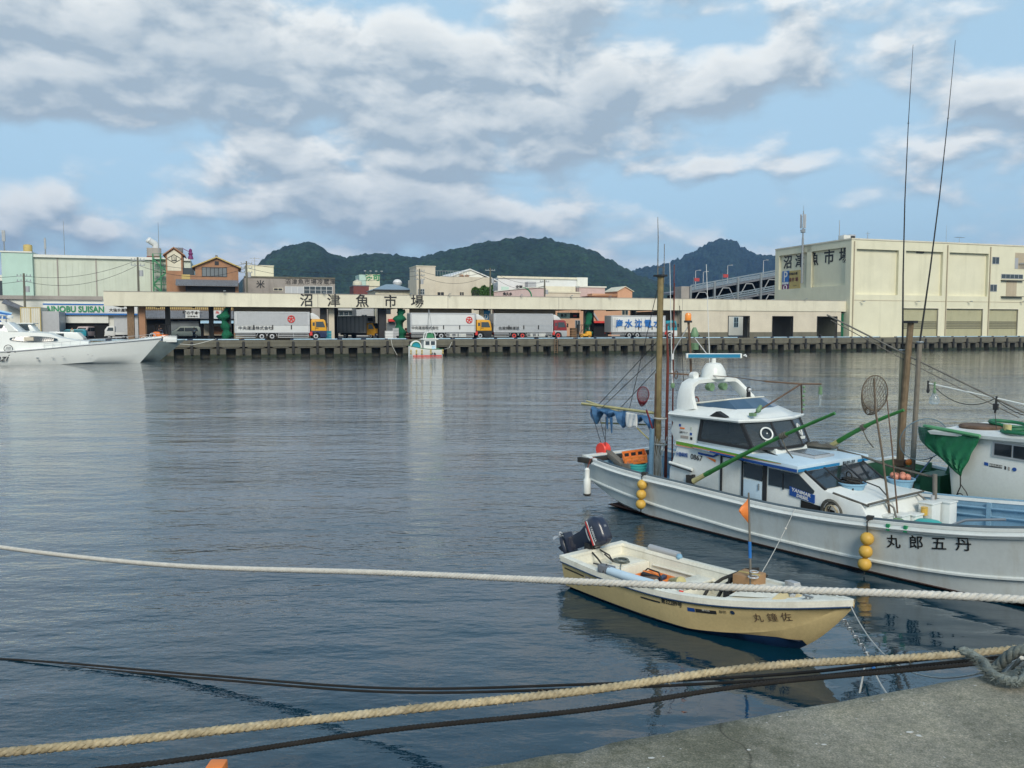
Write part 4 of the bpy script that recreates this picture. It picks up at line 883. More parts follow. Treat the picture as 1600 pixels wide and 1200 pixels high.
    if emblem:
        x, z = lc(emblem[0], emblem[1], n, s0); e = MB().torus((x,-.09,z), .46, .06, (0,1,0), 24, 5)
        for k in range(5):
            a_ = pi/2+2*pi*k/5; e.beam((x,-.08,z),(x+.42*cos(a_),-.08,z+.42*sin(a_)),.03,.12).torus((x+.27*cos(a_+.63),-.08,z+.27*sin(a_+.63)),.15,.03,(0,1,0),10,4)
        e.build('emblem', M['red'], t)
    for k in range(2): MB().box(-.03, .0, .15+k*2.0, .4+k*2.0, .78, .92).build('tail_lamp', M['red'], t)
    MB().box(-.02, 0, .1, 2.4, Z0+.1, H-.1).build('rear_door', M['alu_grey'], t)
    return t, s0, xb
N1 = 1.0
lorry('yellow and navy cabbed lorry, leftmost, grey upper box with a red emblem', 366.5, 484, 510.5, N1, 487, (409, 425), 493.5, 'cab_yellow', 'cab_navy', 'white_paint', 'alu_grey', [('中央運送株式会社', 399, 512.7, 5.2, 'dark', 1.05)], (455, 498.5))
lorry('yellow cabbed lorry with an all white box and red emblem', 641.5, 743, 768.5, N1, 489, (674, 689.5), 750.5, 'cab_yellow', 'dark', 'white_paint', 'white_paint', [('中央運送株式会社', 664, 512.5, 4.4, 'dark', 1.05)], (733, 500), fairing=True)
lorry('maroon and white cabbed lorry with a silver grey box', 771.5, 864, 886, N1, 490, (803.5, 816.5), 872.5, 'cab_maroon', 'alu_grey', 'alu', 'alu_grey', [('佐渡実業運送', 795, 513, 4.4, 'dark', 1.1)], None, fairing=True, hub='red')
t5, s5, xb5 = lorry('teal cabbed lorry with big blue characters on its white box', 955, 1039.5, 1058.5, N1+1.2, 493, (983.5, 996), 1047, 'cab_teal', 'white_paint', 'white_paint', None, None, None, deflector=False)
for ch, u in zip('産水沈電水', (967.5, 982, 997, 1012, 1026.5)): utext(t5, ch, u, 506.5, 11.5, N1+1.2, s5, 'blue_paint', bold=.03, y=-.10)
dr = MB()
for u in (957, 959.5, 962, 964.5, 993, 997.5, 1002, 1008, 1014): x = PS(u, N1+1.2)-s5; dr.box(x-.025, x+.025, -.085, -.05, 1.1, 3.2)
dr.build('door_bar', M['alu_grey'], t5)
# small box lorry standing at an angle inside the hall
s0 = PS(534, 9, 520); t = qthing('box_lorry', 'small box lorry with yellow cab standing at an angle inside the hall', 'lorry', s0, 14.5, DK, None, radians(-52))
MB().box(0, 6.0, 0, 2.3, .9, 3.5).build('cargo_box', M['alu'], t, bevel=.05); ri = MB()
for k in range(7): ri.box(.4+k*.85, .45+k*.85, -.03, 0, 1.0, 3.4)
ri.box(6.0, 6.03, .5, 1.6, 2.7, 3.2); ri.build('panel_seam', M['dark'], t)
c = MB().prism([(6.15,.6),(6.15,2.3),(6.3,2.4),(7.3,2.4),(7.85,1.5),(7.9,.9),(7.85,.5)], 'y', .1, 2.2).build('cab', M['cab_yellow'], t, bevel=.06)
MB().solid([(7.32,.2,2.33),(7.32,2.1,2.33),(7.86,2.15,1.55),(7.86,.15,1.55)], .03, (1,0,.5)).build('windscreen', M['glass'], c); MB().prism([(6.5,1.5),(6.5,2.2),(7.2,2.2),(7.6,1.5)], 'y', .07, .1).build('side_window', M['glass'], c)
MB().box(7.8, 7.98, .05, 2.25, .35, .85).build('bumper', M['cab_navy'], t)
for y in (.2, 1.8): MB().box(7.98, 8.0, y, y+.3, .55, .75).build('headlight', M['white_paint'], t)
MB().box(.2, 6.6, .5, 1.8, .55, .88).build('chassis', M['dark'], t)
for x in (1.6, 6.9):
    for y in (.25, 2.05): wheel(t, x, y, .42)
# kei lorry, van, cars
def small_truck(label, u, n, rz=0):
    t = qthing('mini_truck', label, 'truck', PS(u, n, 518), n, DK, None, rz)
    MB().prism([(0,.45),(0,1.35),(.35,1.85),(.5,1.9),(1.35,1.9),(1.4,1.85),(1.4,.45)], 'y', 0, 1.45).build('cab', M['white_paint'], t, bevel=.05)
    MB().prism([(.28,1.2),(.52,1.72),(1.2,1.72),(1.2,1.2)], 'y', -.02, 0).build('side_window', M['glass'], t); MB().solid([(.02,.1,1.3),(.02,1.35,1.3),(.36,1.3,1.82),(.36,.15,1.82)], .02, (-1,0,.3)).build('windscreen', M['glass'], t)
    MB().box(1.45, 3.3, 0, 1.45, .62, .72).box(1.45, 3.3, 0, .04, .72, 1.0).box(1.45, 3.3, 1.41, 1.45, .72, 1.0).box(3.26, 3.3, .04, 1.41, .72, 1.0).build('flatbed', M['white_paint'], t)
    MB().box(.2, 3.1, .4, 1.0, .35, .6).build('chassis', M['dark'], t)
    for x in (.6, 2.6):
        for y in (.08, 1.36): wheel(t, x, y, .28, .16)
    MB().box(-.03, 0, .1, .35, .65, .85).build('headlight', M['alu'], t); MB().box(-.06, .05, 0, 1.45, .4, .58).build('bumper', M['off_white'], t)
small_truck('small white flatbed truck parked beneath the sign with green letters', 163.5, 22)
def van(label, name, cat, u, n, m, L=4.2, H=1.9, rz=0):
    t = qthing(name, label, cat, PS(u, n, 518), n, DK, None, rz)
    b = MB().prism([(0,.35),(0,.95),(.12,1.1),(.85,H-.35),(1.25,H-.05),(1.5,H),(L-.35,H),(L-.1,H-.15),(L,1.0),(L,.35)], 'y', 0, 1.65).build('body', M[m], t, bevel=.07)
    MB().prism([(.75,1.12),(1.3,H-.2),(1.9,H-.2),(1.9,1.12)], 'y', -.02, 0).prism([(2.0,1.12),(2.0,H-.2),(L-.55,H-.2),(L-.35,1.12)], 'y', -.02, 0).build('side_window', M['glass'], b)
    MB().solid([(.17,.15,1.15),(.17,1.5,1.15),(.95,1.45,H-.25),(.95,.2,H-.25)], .02, (-1,0,.8)).build('windscreen', M['glass'], b)
    for y in (.05, 1.3): MB().box(-.02, .05, y, y+.28, .7, .9).build('headlight', M['alu'], b)
    MB().box(-.05, .1, 0.02, 1.63, .32, .5).build('bumper', M['dark'], t)
    for x in (.8, L-.75):
        for y in (.05, 1.6): wheel(t, x, y, .3, .18)
    return t
van('silver pink van parked inside the fish dealer opening', 'parked_van', 'van', 133, 30.5, 'pink_wall', rz=radians(75))
van('dark green car deep in the left of the fish dealer opening', 'parked_car', 'car', 88, 29.5, 'cab_teal', H=1.45)
van('pale green grey van in front of the tiled shop', 'parked_van', 'van', 268, 27, 'pale_green', L=4.4)
# forklifts
def forklift(label, u, n, m, flip=1, driver=False):
    t = qthing('forklift', label, 'forklift', PS(u, n, 522), n, DK, None, 0 if flip > 0 else pi)
    MB().prism([(0,.35),(0,1.05),(.3,1.15),(.85,1.1),(.9,.75),(1.9,.7),(2.0,.35)], 'y', 0, 1.1).build('body', M[m], t, bevel=.06)
    g = MB()
    for y in (.08, 1.02): g.tube([(.15,y,1.1),(.3,y,2.05),(.5,y,2.15),(1.45,y,2.15),(1.75,y,1.95),(1.85,y,.75)], .045, 6)
    for k in range(5): g.box(.4+k*.25, .46+k*.25, .08, 1.02, 2.13, 2.18)
    g.build('overhead_guard', M['dark'], t)
    ms = MB()
    for y in (.25, .8): ms.box(2.05, 2.2, y, y+.1, .08, 2.2)
    ms.box(2.05, 2.18, .25, .9, 2.1, 2.2).box(2.05, 2.18, .25, .9, 1.1, 1.2).build('mast', M['dark'], t)
    for y in (.28, .75): MB().box(2.2, 3.2, y, y+.12, .08, .14).box(2.2, 2.25, y, y+.12, .08, .7).build('fork', M['steel'], t)
    MB().obox((.75,.55,1.2), (.5,.5,.12)).obox((.52,.55,1.45), (.1,.5,.5)).build('seat', M['dark'], t, bevel=.03)
    MB().torus((1.35,.55,1.35), .17, .02, (1,0,.8), 12, 5).cyl((1.5,.55,1.0),(1.37,.55,1.33),.03,n=6).build('steering_wheel', M['dark'], t)
    for x, r in ((.4, .27), (1.75, .33)):
        for y in (.05, 1.05): wheel(t, x, y, r, .2, hub=m)
    return t
forklift('orange red forklift with a driver at the left end of the hall', 239, 7, 'orange', 1)
forklift('yellow forklift between the maroon lorry and the green net', 920, 5.0, 'cab_yellow', -1)
# people
def person(label, u=None, n=None, z=DK, seated=False, shirt='mint', trousers='navy', at=None, rz=0):
    p = qthing('person', label, 'person', PS(u, n, 515), n, z, None, rz) if at is None else thing('person', label, 'person', at, rz)
    if seated: J = {'pel':(0,0,.12),'sp':(-.03,0,.38),'ch':(-.02,0,.55),'nk':(0,0,.68),'hd':(.02,0,.80),'top':(.02,0,.90),
        'ls':(-.01,.17,.60),'le':(.12,.22,.38),'lh':(.34,.14,.36),'rs':(-.01,-.17,.60),'re':(.12,-.22,.38),'rh':(.34,-.14,.36),
        'lp':(0,.1,.10),'lk':(.42,.12,.12),'la':(.45,.12,-.32),'lt':(.6,.12,-.36),'rp':(0,-.1,.10),'rk':(.42,-.12,.12),'ra':(.45,-.12,-.32),'rt':(.6,-.12,-.36)}
    else: J = {'pel':(0,0,.92),'sp':(.0,0,1.12),'ch':(0,0,1.33),'nk':(0.01,0,1.47),'hd':(.03,0,1.58),'top':(.03,0,1.68),
        'ls':(0,.19,1.40),'le':(-.03,.24,1.12),'lh':(.12,.22,.90),'rs':(0,-.19,1.40),'re':(-.03,-.24,1.12),'rh':(.14,-.20,.92),
        'lp':(0,.1,.88),'lk':(.06,.11,.48),'la':(-.02,.12,.08),'lt':(.13,.13,.04),'rp':(0,-.1,.88),'rk':(.02,-.11,.48),'ra':(-.08,-.12,.09),'rt':(.07,-.13,.04)}
    R = {'pel':.145,'sp':.13,'ch':.155,'nk':.06,'hd':.095,'top':.085,'ls':.07,'le':.05,'lh':.035,'rs':.07,'re':.05,'rh':.035,'lp':.10,'lk':.07,'la':.045,'lt':.045,'rp':.10,'rk':.07,'ra':.045,'rt':.045}
    E = [('pel','sp'),('sp','ch'),('ch','nk'),('nk','hd'),('hd','top'),('ch','ls'),('ls','le'),('le','lh'),('ch','rs'),('rs','re'),('re','rh'),('pel','lp'),('lp','lk'),('lk','la'),('la','lt'),('pel','rp'),('rp','rk'),('rk','ra'),('ra','rt')]
    def skin(nm, keys, edges, mm, grow=0, root='pel'):
        ks = list(keys); me = bpy.data.meshes.new(nm); me.from_pydata([J[k] for k in ks], [(ks.index(a), ks.index(b)) for a, b in edges], [])
        o = bpy.data.objects.new(nm, me); COL.objects.link(o); o.parent = p; md = o.modifiers.new('skin', 'SKIN')
        for k, sv in zip(ks, me.skin_vertices[0].data): sv.radius = (R[k]+grow,)*2; sv.use_root = (k == root)
        s_ = o.modifiers.new('sub', 'SUBSURF'); s_.levels = 1; s_.render_levels = 1; me.materials.append(M[mm]); return o
    skin('body', J.keys(), E, 'skin')
    skin('shirt', ['ch','sp','pel','ls','le','rs','re'], [('pel','sp'),('sp','ch'),('ch','ls'),('ls','le'),('ch','rs'),('rs','re')], shirt, .018)
    skin('trousers', ['pel','lp','lk','la','rp','rk','ra'], [('pel','lp'),('lp','lk'),('lk','la'),('pel','rp'),('rp','rk'),('rk','ra')], trousers, .02)
    h = J['top']; MB().ball((h[0]-.015, 0, h[2]-.0), .105, 12, .8).build('hair', M['black_paint'], p, smooth=True)
    return p
person('person in a pale green shirt standing in the fish dealer opening', 112.5, 28, rz=-1.5)
person('person in dark clothes seated driving the orange forklift', at=qw(PS(239, 7, 522)+.78, 7.55, DK+1.18), seated=True, rz=QA, shirt='dark')
person('person in a white shirt standing in front of the tiled shop', 303, 25, rz=-1.2, shirt='white_paint')
# crates, boxes and stalls under the hall
def fish_box_stack(label, u, n, m, k=3, w=1.1):
    t = qthing('fish_box_stack', label, 'boxes', PS(u, n, 520), n, DK)
    for i in range(k):
        z = i*.42; b = MB().box(0, w, 0, .7, z, z+.05).box(0, .05, 0, .7, z+.05, z+.38).box(w-.05, w, 0, .7, z+.05, z+.38).box(.05, w-.05, 0, .05, z+.05, z+.38).box(.05, w-.05, .65, .7, z+.05, z+.38).box(-.03, w+.03, -.03, 0, z+.33, z+.39)
        b.build('fish_box', M[m], t)
fish_box_stack('big white box stack on the quay left of the small docked boat', 602, 2.2, 'white_paint', 3, 1.15)
fish_box_stack('grey crate stack right behind the white boxes', 613.5, 3.0, 'alu_grey', 4, .9)
fish_box_stack('teal and white crate stack behind the leftmost lorry cab', 509, 3.0, 'cab_teal', 3, .8)
fish_box_stack('dark red crate stack behind the tail of the middle white lorry', 634, 5.5, 'maroon', 4, .9)
fish_box_stack('brown crate stack beneath the two red ring marks', 893, 7.5, 'wood', 4, 1.4)
# bollards with mooring lines on the far quay
bo = None
for i, s in enumerate((2.2, 27.6, 50.5, 77.0, 101)):
    if bo is None:
        bo = qthing('mooring_bollard', 'small black mooring bollard on the far quay edge between blue bars', 'bollard', s, .55, DK, 'bollards on the far quay')
        MB().lathe((0,0,0), [(.28,0),(.28,.05),(.16,.1),(.14,.32),(.24,.42),(.24,.5),(.1,.55)], 14).build('post', M['dark'], bo, smooth=True)
    else: c = copy_tree(bo); c.location = qw(s, .55, DK)
ld = qthing('quay_ladder', 'rusty ladder hanging down the far quay wall below the maroon lorry', 'ladder', PS(865, 0, 540), -.33, .1)
l_ = MB()
for x in (0, .5): l_.beam((x,0,0),(x,0,2.3),.07,.07)
l_.build('rail', M['wood'], ld); r_ = MB()
for k in range(8): r_.beam((0,0,.15+k*.28),(.5,0,.15+k*.28),.05,.05)
r_.build('rung', M['wood'], ld)
# ================================================================ THE WHITE YACHT AND OTHER CRAFT AT THE FAR SIDE
def hull_loft(L, half, sheer, keel, prof, N=30, bow_rake=0.0, m='white_paint', parent=None, name='hull'):
    """prof(t) -> list of (fraction of half breadth, fraction of height) from keel to gunwale"""
    secs = []
    for i in range(N+1):
        t = i/N; p = prof(t); b = half(t); zs = sheer(t); zk = keel(t)
        secs.append([(t*L+bow_rake*q[1]*max(0, t-.75)*4*(1 if t > .75 else 0), -b*q[0], zk+(zs-zk)*q[1]) for q in p]+[(t*L+bow_rake*q[1]*max(0, t-.75)*4, b*q[0], zk+(zs-zk)*q[1]) for q in p[::-1]])
    mb = MB(); mb.loft(secs); n = len(secs[0]); mb.f.append(tuple(range(n))); return mb.build(name, M[m], parent, smooth=True, ang=40)
dm('gelcoat', (.74,.76,.73), .25, .03, .6, coat=.3, streak=.10, scol=(.4,.38,.3))
dm('gelcoat_grey', (.52,.55,.54), .35, .06, .6, streak=.2, scol=(.3,.3,.26))
YS = -29.0; YN = -14.6
yt = qthing('motor_yacht', 'long white sport fishing yacht with black script lettering moored at the left', 'yacht', YS, YN, 0)
Ly = lc(216, 560, YN, YS, 0)[0]
pr = lambda t: [(0,0),(.42,.10),(.80,.24),(.90,.45),(.97,.75),(1,1)]
hb_ = lambda t: 2.6*(1-max(0,(t-.45)/.55)**2.2)+.03
sh_ = lambda t: 1.2+1.65*t**2.2
hull_loft(Ly, hb_, sh_, lambda t: -.7+.6*max(0,t-.6)*2, pr, 34, 2.6, 'gelcoat', yt)
dk_ = []
for i in range(35):
    t = i/34; b = hb_(t); x = t*Ly+2.6*max(0,t-.75)*4; z = sh_(t); dk_.append([(x,-b,z-.01),(x,0,z+.16),(x,b,z-.01)])
MB().loft(dk_).build('deck', M['gelcoat'], yt, smooth=True)
MB().tube([(s_[0][0], s_[0][1]-.02, s_[0][2]-.06) for s_ in dk_], .06, 6).build('rubbing_strake', M['alu_grey'], yt)
def taper_block(x0, x1, x2, x3, y0, y1, z0, z1, inset=.25):
    return MB().add([(x0,y0,z0),(x3,y0,z0),(x3,y1,z0),(x0,y1,z0),(x1,y0+inset,z1),(x2,y0+inset,z1),(x2,y1-inset,z1),(x1,y1-inset,z1)], [(0,1,5,4),(1,2,6,5),(2,3,7,6),(3,0,4,7),(4,5,6,7),(0,3,2,1)])
YX = lambda u: lc(u, 535, YN-2.2, YS, 0)[0]
YZ = lambda u, v: lc(u, v, YN-2.2, YS, 0)[1]
trk = [[(x, -y, z0), (x, -y*.86, z1), (x, 0, z1+.12), (x, y*.86, z1), (x, y, z0)] for x, y, z0, z1 in ((YX(-40),2.25,1.5,YZ(0,517)),(YX(0),2.25,1.5,YZ(0,517)),(YX(25),2.22,1.55,YZ(25,518.5)),(YX(60),2.1,1.6,YZ(60,520)),(YX(77),2.0,1.65,YZ(77,521.5)),(YX(92),1.8,1.7,YZ(92,527.5)),(YX(112),1.4,1.8,YZ(112,531.5)),(YX(135),.8,2.0,YZ(135,534)))]
MB().loft(trk, cap=True).build('cabin', M['gelcoat'], yt, smooth=True, ang=35)
wn_ = []
for i in range(25):
    t = i/24; u = 15+74*t; h = .33*sin(pi*min(1,t*.96+.02))**.55; x = YX(u); zc = YZ(u, 529.3+1.0*t)-.02; yy = 2.2-.35*t**2; wn_.append([(x, -(yy+.03), zc-h*.8), (x, -(yy-.10), zc+h)])
MB().loft(wn_).build('side_window', M['glass'], yt)
MB().obox((YX(45),-2.17,YZ(45,529.6)),(.9,.04,.36)).build('beige_pane', M['beige_wall'], yt)  # plain beige panel over part of the dark side window
taper_block(YX(-40), YX(-40)+.5, YX(12), YX(30), -1.9, 1.9, YZ(0,517)-.1, YZ(0,503), .35).build('flybridge', M['gelcoat'], yt, bevel=.12)
MB().solid([(YX(-20),-1.80,YZ(0,514)),(YX(2),-1.80,YZ(0,513)),(YX(5),-1.72,YZ(0,507)),(YX(-20),-1.72,YZ(0,505))], .05, (0,-1,0)).build('flybridge_window', M['glass'], yt)
MB().prism([(YX(1),YZ(0,499)),(YX(7),YZ(0,501)),(YX(27),YZ(27,518)),(YX(12),YZ(12,518))], 'y', -1.98, -1.75).build('side_wing', M['gelcoat'], yt)
MB().box(YX(-40), YX(0), -1.9, 1.9, YZ(0,494), YZ(0,492)).build('hard_top', M['gelcoat'], yt, bevel=.05)
MB().tube([(YX(0),-1.5,YZ(0,517)),(YX(3),-1.5,YZ(0,493))], .07, 6).tube([(YX(10),-.5,YZ(0,517)),(YX(9),-.5,YZ(0,492))], .05, 6).lathe((YX(11),-.5,YZ(0,497)), [(.3,0),(.33,.2),(.1,.35)], 12).build('radar_mast', M['gelcoat'], yt)
MB().lathe((YX(97.5),-1.95,YZ(97,544.3)), [(.02,-.02),(.36,-.02),(.36,.02),(.02,.02)], 16, 'y', .32).build('porthole', M['glass'], yt)
for u, v in ((58,558.5),(60,562),(82,558),(98,556.5),(137,554),(144,556)): MB().obox((YX(u),-2.62*.93 if u < 100 else -2.3,YZ(u,v)),(.22,.10,.06)).build('hull_outlet', M['alu_grey'], yt)
x_, z_ = YX(14), YZ(14, 544.5)-.02; e = MB().torus((x_, -2.60, z_), .40, .035, (0,1,0), 24, 5)
for k in range(5): e.beam((x_-.24+.12*k,-2.60,z_-.20),(x_-.16+.09*k,-2.60,z_+.24),.02,.03)
e.build('emblem', M['black_paint'], yt); txt('L', .3, M['black_paint'], yt, (x_+.62,-2.62,z_-.30), (pi/2,0,0), 'lettering', 1, 0, .02)
txt('azi', 1.05, M['black_paint'], yt, (YX(2),-2.56,YZ(3,559.5)), (pi/2,0,0), 'lettering', 1.0, .0, .02, shear=.5)
rl = MB()
for k in range(12):
    t = .62+.38*k/11; i = t*34; j = min(int(i), 33); a_ = Vector(dk_[j][0]).lerp(Vector(dk_[j+1][0]), i-j); rl.cyl(a_+Vector((0,.15,0)), a_+Vector((0.05,.15,.5)), .02, n=5)
rl.tube([Vector(dk_[j][0])+Vector((0.05,.15,.5)) for j in range(21, 35)], .022, 5); rl.build('bow_rail', M['alu'], yt)
MB().box(YX(250),YX(275),-.25,.25,YZ(260,526.5),YZ(260,525)).build('bow_pulpit', M['gelcoat'], yt, bevel=.04); MB().torus((YX(236),-.1,YZ(236,525)), .3, .05, (0,1,0), 14, 5).build('anchor', M['alu'], yt)
WN2 = -9.0; WS = PS(62, WN2, 545)
s2 = qthing('work_boat', 'white work boat with a boxy wheelhouse moored behind the long yacht', 'boat', WS, WN2, 0)
WX = lambda u: lc(u, 535, WN2-1.4, WS, 0)[0]
WZ = lambda u, v: lc(u, v, WN2-1.4, WS, 0)[1]
Lw = WX(244)
hull_loft(Lw, lambda t: 1.9*(1-max(0,(t-.5)/.5)**2.4)+.03, lambda t: 1.3+1.25*t**2, lambda t: -.6+.5*max(0,t-.6)*2, pr, 24, 3.2, 'hull_dull' if 'hull_dull' in M else M.setdefault('hull_dull', mat('hull_dull', (.16,.20,.20), .5, .15, 1)) and 'hull_dull', s2)
MB().box(WX(20), WX(75), -1.4, 1.4, 1.2, WZ(60,519)).build('cabin', M['gelcoat'], s2, bevel=.1); taper_block(WX(12), WX(14), WX(48), WX(58), -1.35, 1.35, WZ(40,519.5), WZ(40,506), .12).build('wheelhouse', M['gelcoat'], s2, bevel=.08)
MB().box(WX(12), WX(53), -1.5, 1.5, WZ(40,506), WZ(40,504.5)).build('roof', M['gelcoat'], s2, bevel=.03)
MB().box(WX(17),WX(22),-1.42,-1.36,WZ(20,514),WZ(20,507)).build('side_window', M['glass'], s2); MB().solid([(WX(30),-1.40,WZ(30,516)),(WX(47),-1.40,WZ(47,516)),(WX(44),-1.34,WZ(44,507.5)),(WX(30),-1.34,WZ(30,507.5))], .05, (0,-1,0)).build('side_window', M['glass'], s2)
MB().prism([(WX(76),1.3),(WX(76),WZ(80,518)),(WX(121),WZ(120,519.5)),(WX(130),WZ(130,528)),(WX(131),1.3)], 'y', -1.3, 1.3).build('fore_cabin', M['gelcoat'], s2, bevel=.1); MB().box(WX(79),WX(100),-1.34,-1.3,WZ(90,533),WZ(90,521)).build('cabin_door', M['glass'], s2); MB().box(WX(80),WX(88),-1.37,-1.34,WZ(90,532),WZ(90,521.5)).build('door_panel', M['pale_green'], s2)
MB().box(WX(254), WX(276), -.7, .3, WZ(260,535), WZ(260,527)).build('bow_platform', M['gelcoat'], s2, bevel=.08)
bw = MB()
for k in range(5): bw.torus((WX(224+k*5), -.8, WZ(230,530)), .30, .03, (0,1,.3), 10, 4)
bw.build('bow_rail', M['gelcoat'], s2)
# small boat tied to the far quay in front of the lorries
DB = -2.2; ds0 = PS(638, DB, 550)
db = qthing('docked_boat', 'small white and green fishing boat with a red bottom tied to the far quay', 'boat', ds0, DB, 0, None, radians(4))
Ld = PS(690, DB, 550)-ds0
hull_loft(Ld, lambda t: .95*(1-max(0,(.22-t)/.22)**2*.95), lambda t: .95+.55*(1-t)**3, lambda t: -.3, lambda t: [(0,0),(.6,.05),(.92,.35),(1,1)], 20, 0, 'gelcoat', db)
MB().box(.5, Ld-.15, -.88, .88, -.12, .10).build('bottom_paint', M['red'], db)
MB().tube([(Ld*i/20, -(.95*(1-max(0,(.22-i/20)/.22)**2*.95)+.02), .95+.55*(1-i/20)**3) for i in range(21)], .05, 5).build('rubbing_strake', M['green_paint'], db)
hs = MB().box(2.1, 3.9, -.7, .7, .7, 2.3).build('wheelhouse', M['gelcoat'], db, bevel=.05)
for x in (2.3, 3.1): MB().box(x, x+.6, -.73, -.70, 1.55, 2.1).build('window', M['glass'], hs)
MB().box(3.25, 3.75, -.74, -.70, .8, 1.45).build('door', M['pale_blue'], hs)
MB().prism([(1.8,2.3),(4.25,2.3),(3.9,2.5),(2.2,2.5)], 'y', -.85, .85).build('roof', M['gelcoat'], db); 
MB().tube([(2.4,-.5,2.5),(2.5,-.5,3.2),(2.8,-.5,3.35),(3.5,-.5,3.35),(3.75,-.5,3.1),(3.85,-.5,2.5)], .07, 6).tube([(2.4,.5,2.5),(2.5,.5,3.2),(2.8,.5,3.35),(3.5,.5,3.35),(3.75,.5,3.1),(3.85,.5,2.5)], .07, 6).build('roof_rail', M['gelcoat'], db)
MB().solid([(2.6,-.4,2.55),(3.7,-.4,2.55),(3.5,-.4,3.2),(2.7,-.4,3.2)], .05, (0,1,0)).build('visor', M['green_paint'], db)
for k, (dx, dy) in enumerate(((-.45,-.3),(.4,-.3),(0,.3))): MB().cyl((3.1+dx,dy,3.3),(3.05,0,6.6),.03,n=5).build('tripod_mast', M['steel'], db)
MB().lathe((1.0,-.3,1.35), [(.75,-.12),(.85,-.1),(.85,.1),(.75,.12)], 22, 'y').build('net_drum', M['gelcoat'], db, smooth=True); MB().lathe((1.0,-.42,1.35), [(.05,-.05),(.66,-.05),(.66,.05),(.05,.05)], 18, 'y').build('drum_core', M['cab_teal'], db); MB().torus((1.0,-.5,1.35),.62,.06,(0,1,0),20,6).build('green_hoop', M['green_paint'], db)
MB().box(3.95, Ld-.1, -.8, .8, .72, .78).box(4.0,Ld-.4,-.5,.4,.78,1.05).build('deck', M['green_paint'], db)
for x in (.1, .9, 1.7, 3.0, Ld-.05): MB().ball((x,-1.0,.75), .13, 8, 1.6).ball((x,-1.0,.4), .13, 8, 1.5).build('fender', M['ochre'], db, smooth=True)
utext(db, '海 丸', 677, 553, 3.6, DB-1.0, ds0, 'dark', z0=0, y=-1.02, bold=.03)
rp = tag(MB().tube([qw(ds0+5.2,DB-.2,.95), qw(ds0+6.2,-1.2,1.1), qw(ds0+6.9,-.1,1.9), qw(ds0+7.2,.4,2.6)], .03, 5).build('mooring_rope', M['off_white']), 'thin rope from the small docked boat up to the far quay', 'rope')
rp = tag(MB().tube([qw(PS(612,-.6,540),0,2.5), qw(PS(612,-.6,540)+.1,-.5,1.4), qw(PS(620,-.6,540),-.8,.1)], .025, 5).build('mooring_rope', M['off_white']), 'thin slack rope hanging from the far quay left of the small docked boat', 'rope')
rp = tag(MB().tube([qw(PS(u,-1-2*(1-k/6),535),-1-2*(1-k/6),z) for k, (u, z) in enumerate(((262,2.4),(280,1.9),(300,1.75),(315,2.0),(328,2.3),(338,2.5)))], .035, 5).build('mooring_rope', M['off_white']), 'pale rope from the work boat bow across to the far quay', 'rope')
# ================================================================ NEAR BOATS
dm('hull_white', (.61,.65,.635), .38, .07, 1.1, coat=.12, fine=.03, streak=.55, scol=(.33,.27,.17), zs=.16)
dm('cabin_white', (.70,.72,.69), .32, .03, 1.2, coat=.08, fine=.03, streak=.30, scol=(.36,.31,.22), zs=.2)
dm('antifoul', (.045,.022,.018), .8, .3, 4)
dm('blue_lining', (.20,.34,.45), .5, .10, 2.5, streak=.35, scol=(.10,.17,.22), fine=.08)
dm('pale_roof', (.50,.63,.72), .45, .06, 2, streak=.2, scol=(.3,.34,.36))
dm('rail_blue', (.08,.11,.13), .5, .2, 4)
dm('bamboo', (.03,.16,.03), .45, .25, 6, fine=.25)
dm('bamboo_end', (.42,.38,.18), .6, .2, 8)
dm('mast_wood', (.22,.17,.08), .75, .25, 6, streak=.6, scol=(.12,.09,.05), zs=.2)
dm('mast_dark', (.12,.075,.05), .8, .3, 6, streak=.4, scol=(.25,.2,.15), zs=.2)
dm('grey_pole', (.15,.14,.12), .7, .2, 6, streak=.3, scol=(.3,.28,.2))
dm('rust_pole', (.16,.035,.022), .6, .25, 8)
dm('float_yellow', (.62,.38,.07), .5, .12, 6, streak=.25, scol=(.35,.25,.1))
dm('float_red', (.75,.07,.05), .4, .12, 5)
dm('crate_orange', (.75,.22,.05), .5, .1, 5)
dm('tub_teal', (.05,.38,.36), .45, .08, 4)
dm('tub_blue', (.22,.40,.54), .4, .1, 5)
dm('tarp_green', (.010,.13,.055), .55, .2, 3, bump=.01, bsc=9)
dm('tarp_blue', (.05,.14,.28), .6, .3, 6, bump=.02, bsc=12)
dm('cloth_white', (.75,.75,.72), .9, .05, 4)
dm('deck_green', (.04,.14,.075), .6, .25, 4, streak=.3, scol=(.03,.07,.05))
dm('net_dark', (.06,.055,.05), .8, .2, 10)
dm('net_red', (.16,.02,.03), .8, .2, 10)
dm('net_blue', (.10,.16,.20), .8, .2, 10)
dm('clear_glass', (.55,.62,.62), .05, .05, 3, trans=.6, alpha=.55)
dm('canvas_dark', (.10,.095,.08), .9, .3, 6, bump=.02, bsc=25)
dm('window_tint', (.018,.026,.034), .06, .3, 1.5, spec=.7)
dm('stripe_green', (.13,.30,.03), .4, .05, 3)
dm('stripe_blue', (.015,.07,.28), .4, .05, 3)
dm('skiff_cream', (.64,.50,.25), .42, .09, 2.2, coat=.08, fine=.05, streak=.45, scol=(.42,.32,.16), zs=.3)
dm('skiff_white', (.74,.72,.62), .45, .06, 2.5, streak=.4, scol=(.38,.34,.24), fine=.06)
dm('engine_navy', (.022,.028,.05), .3, .15, 4, coat=.3)
dm('cardboard', (.34,.20,.10), .9, .1, 4)
dm('rope_white', (.52,.50,.45), .9, .12, 12, fine=.15)
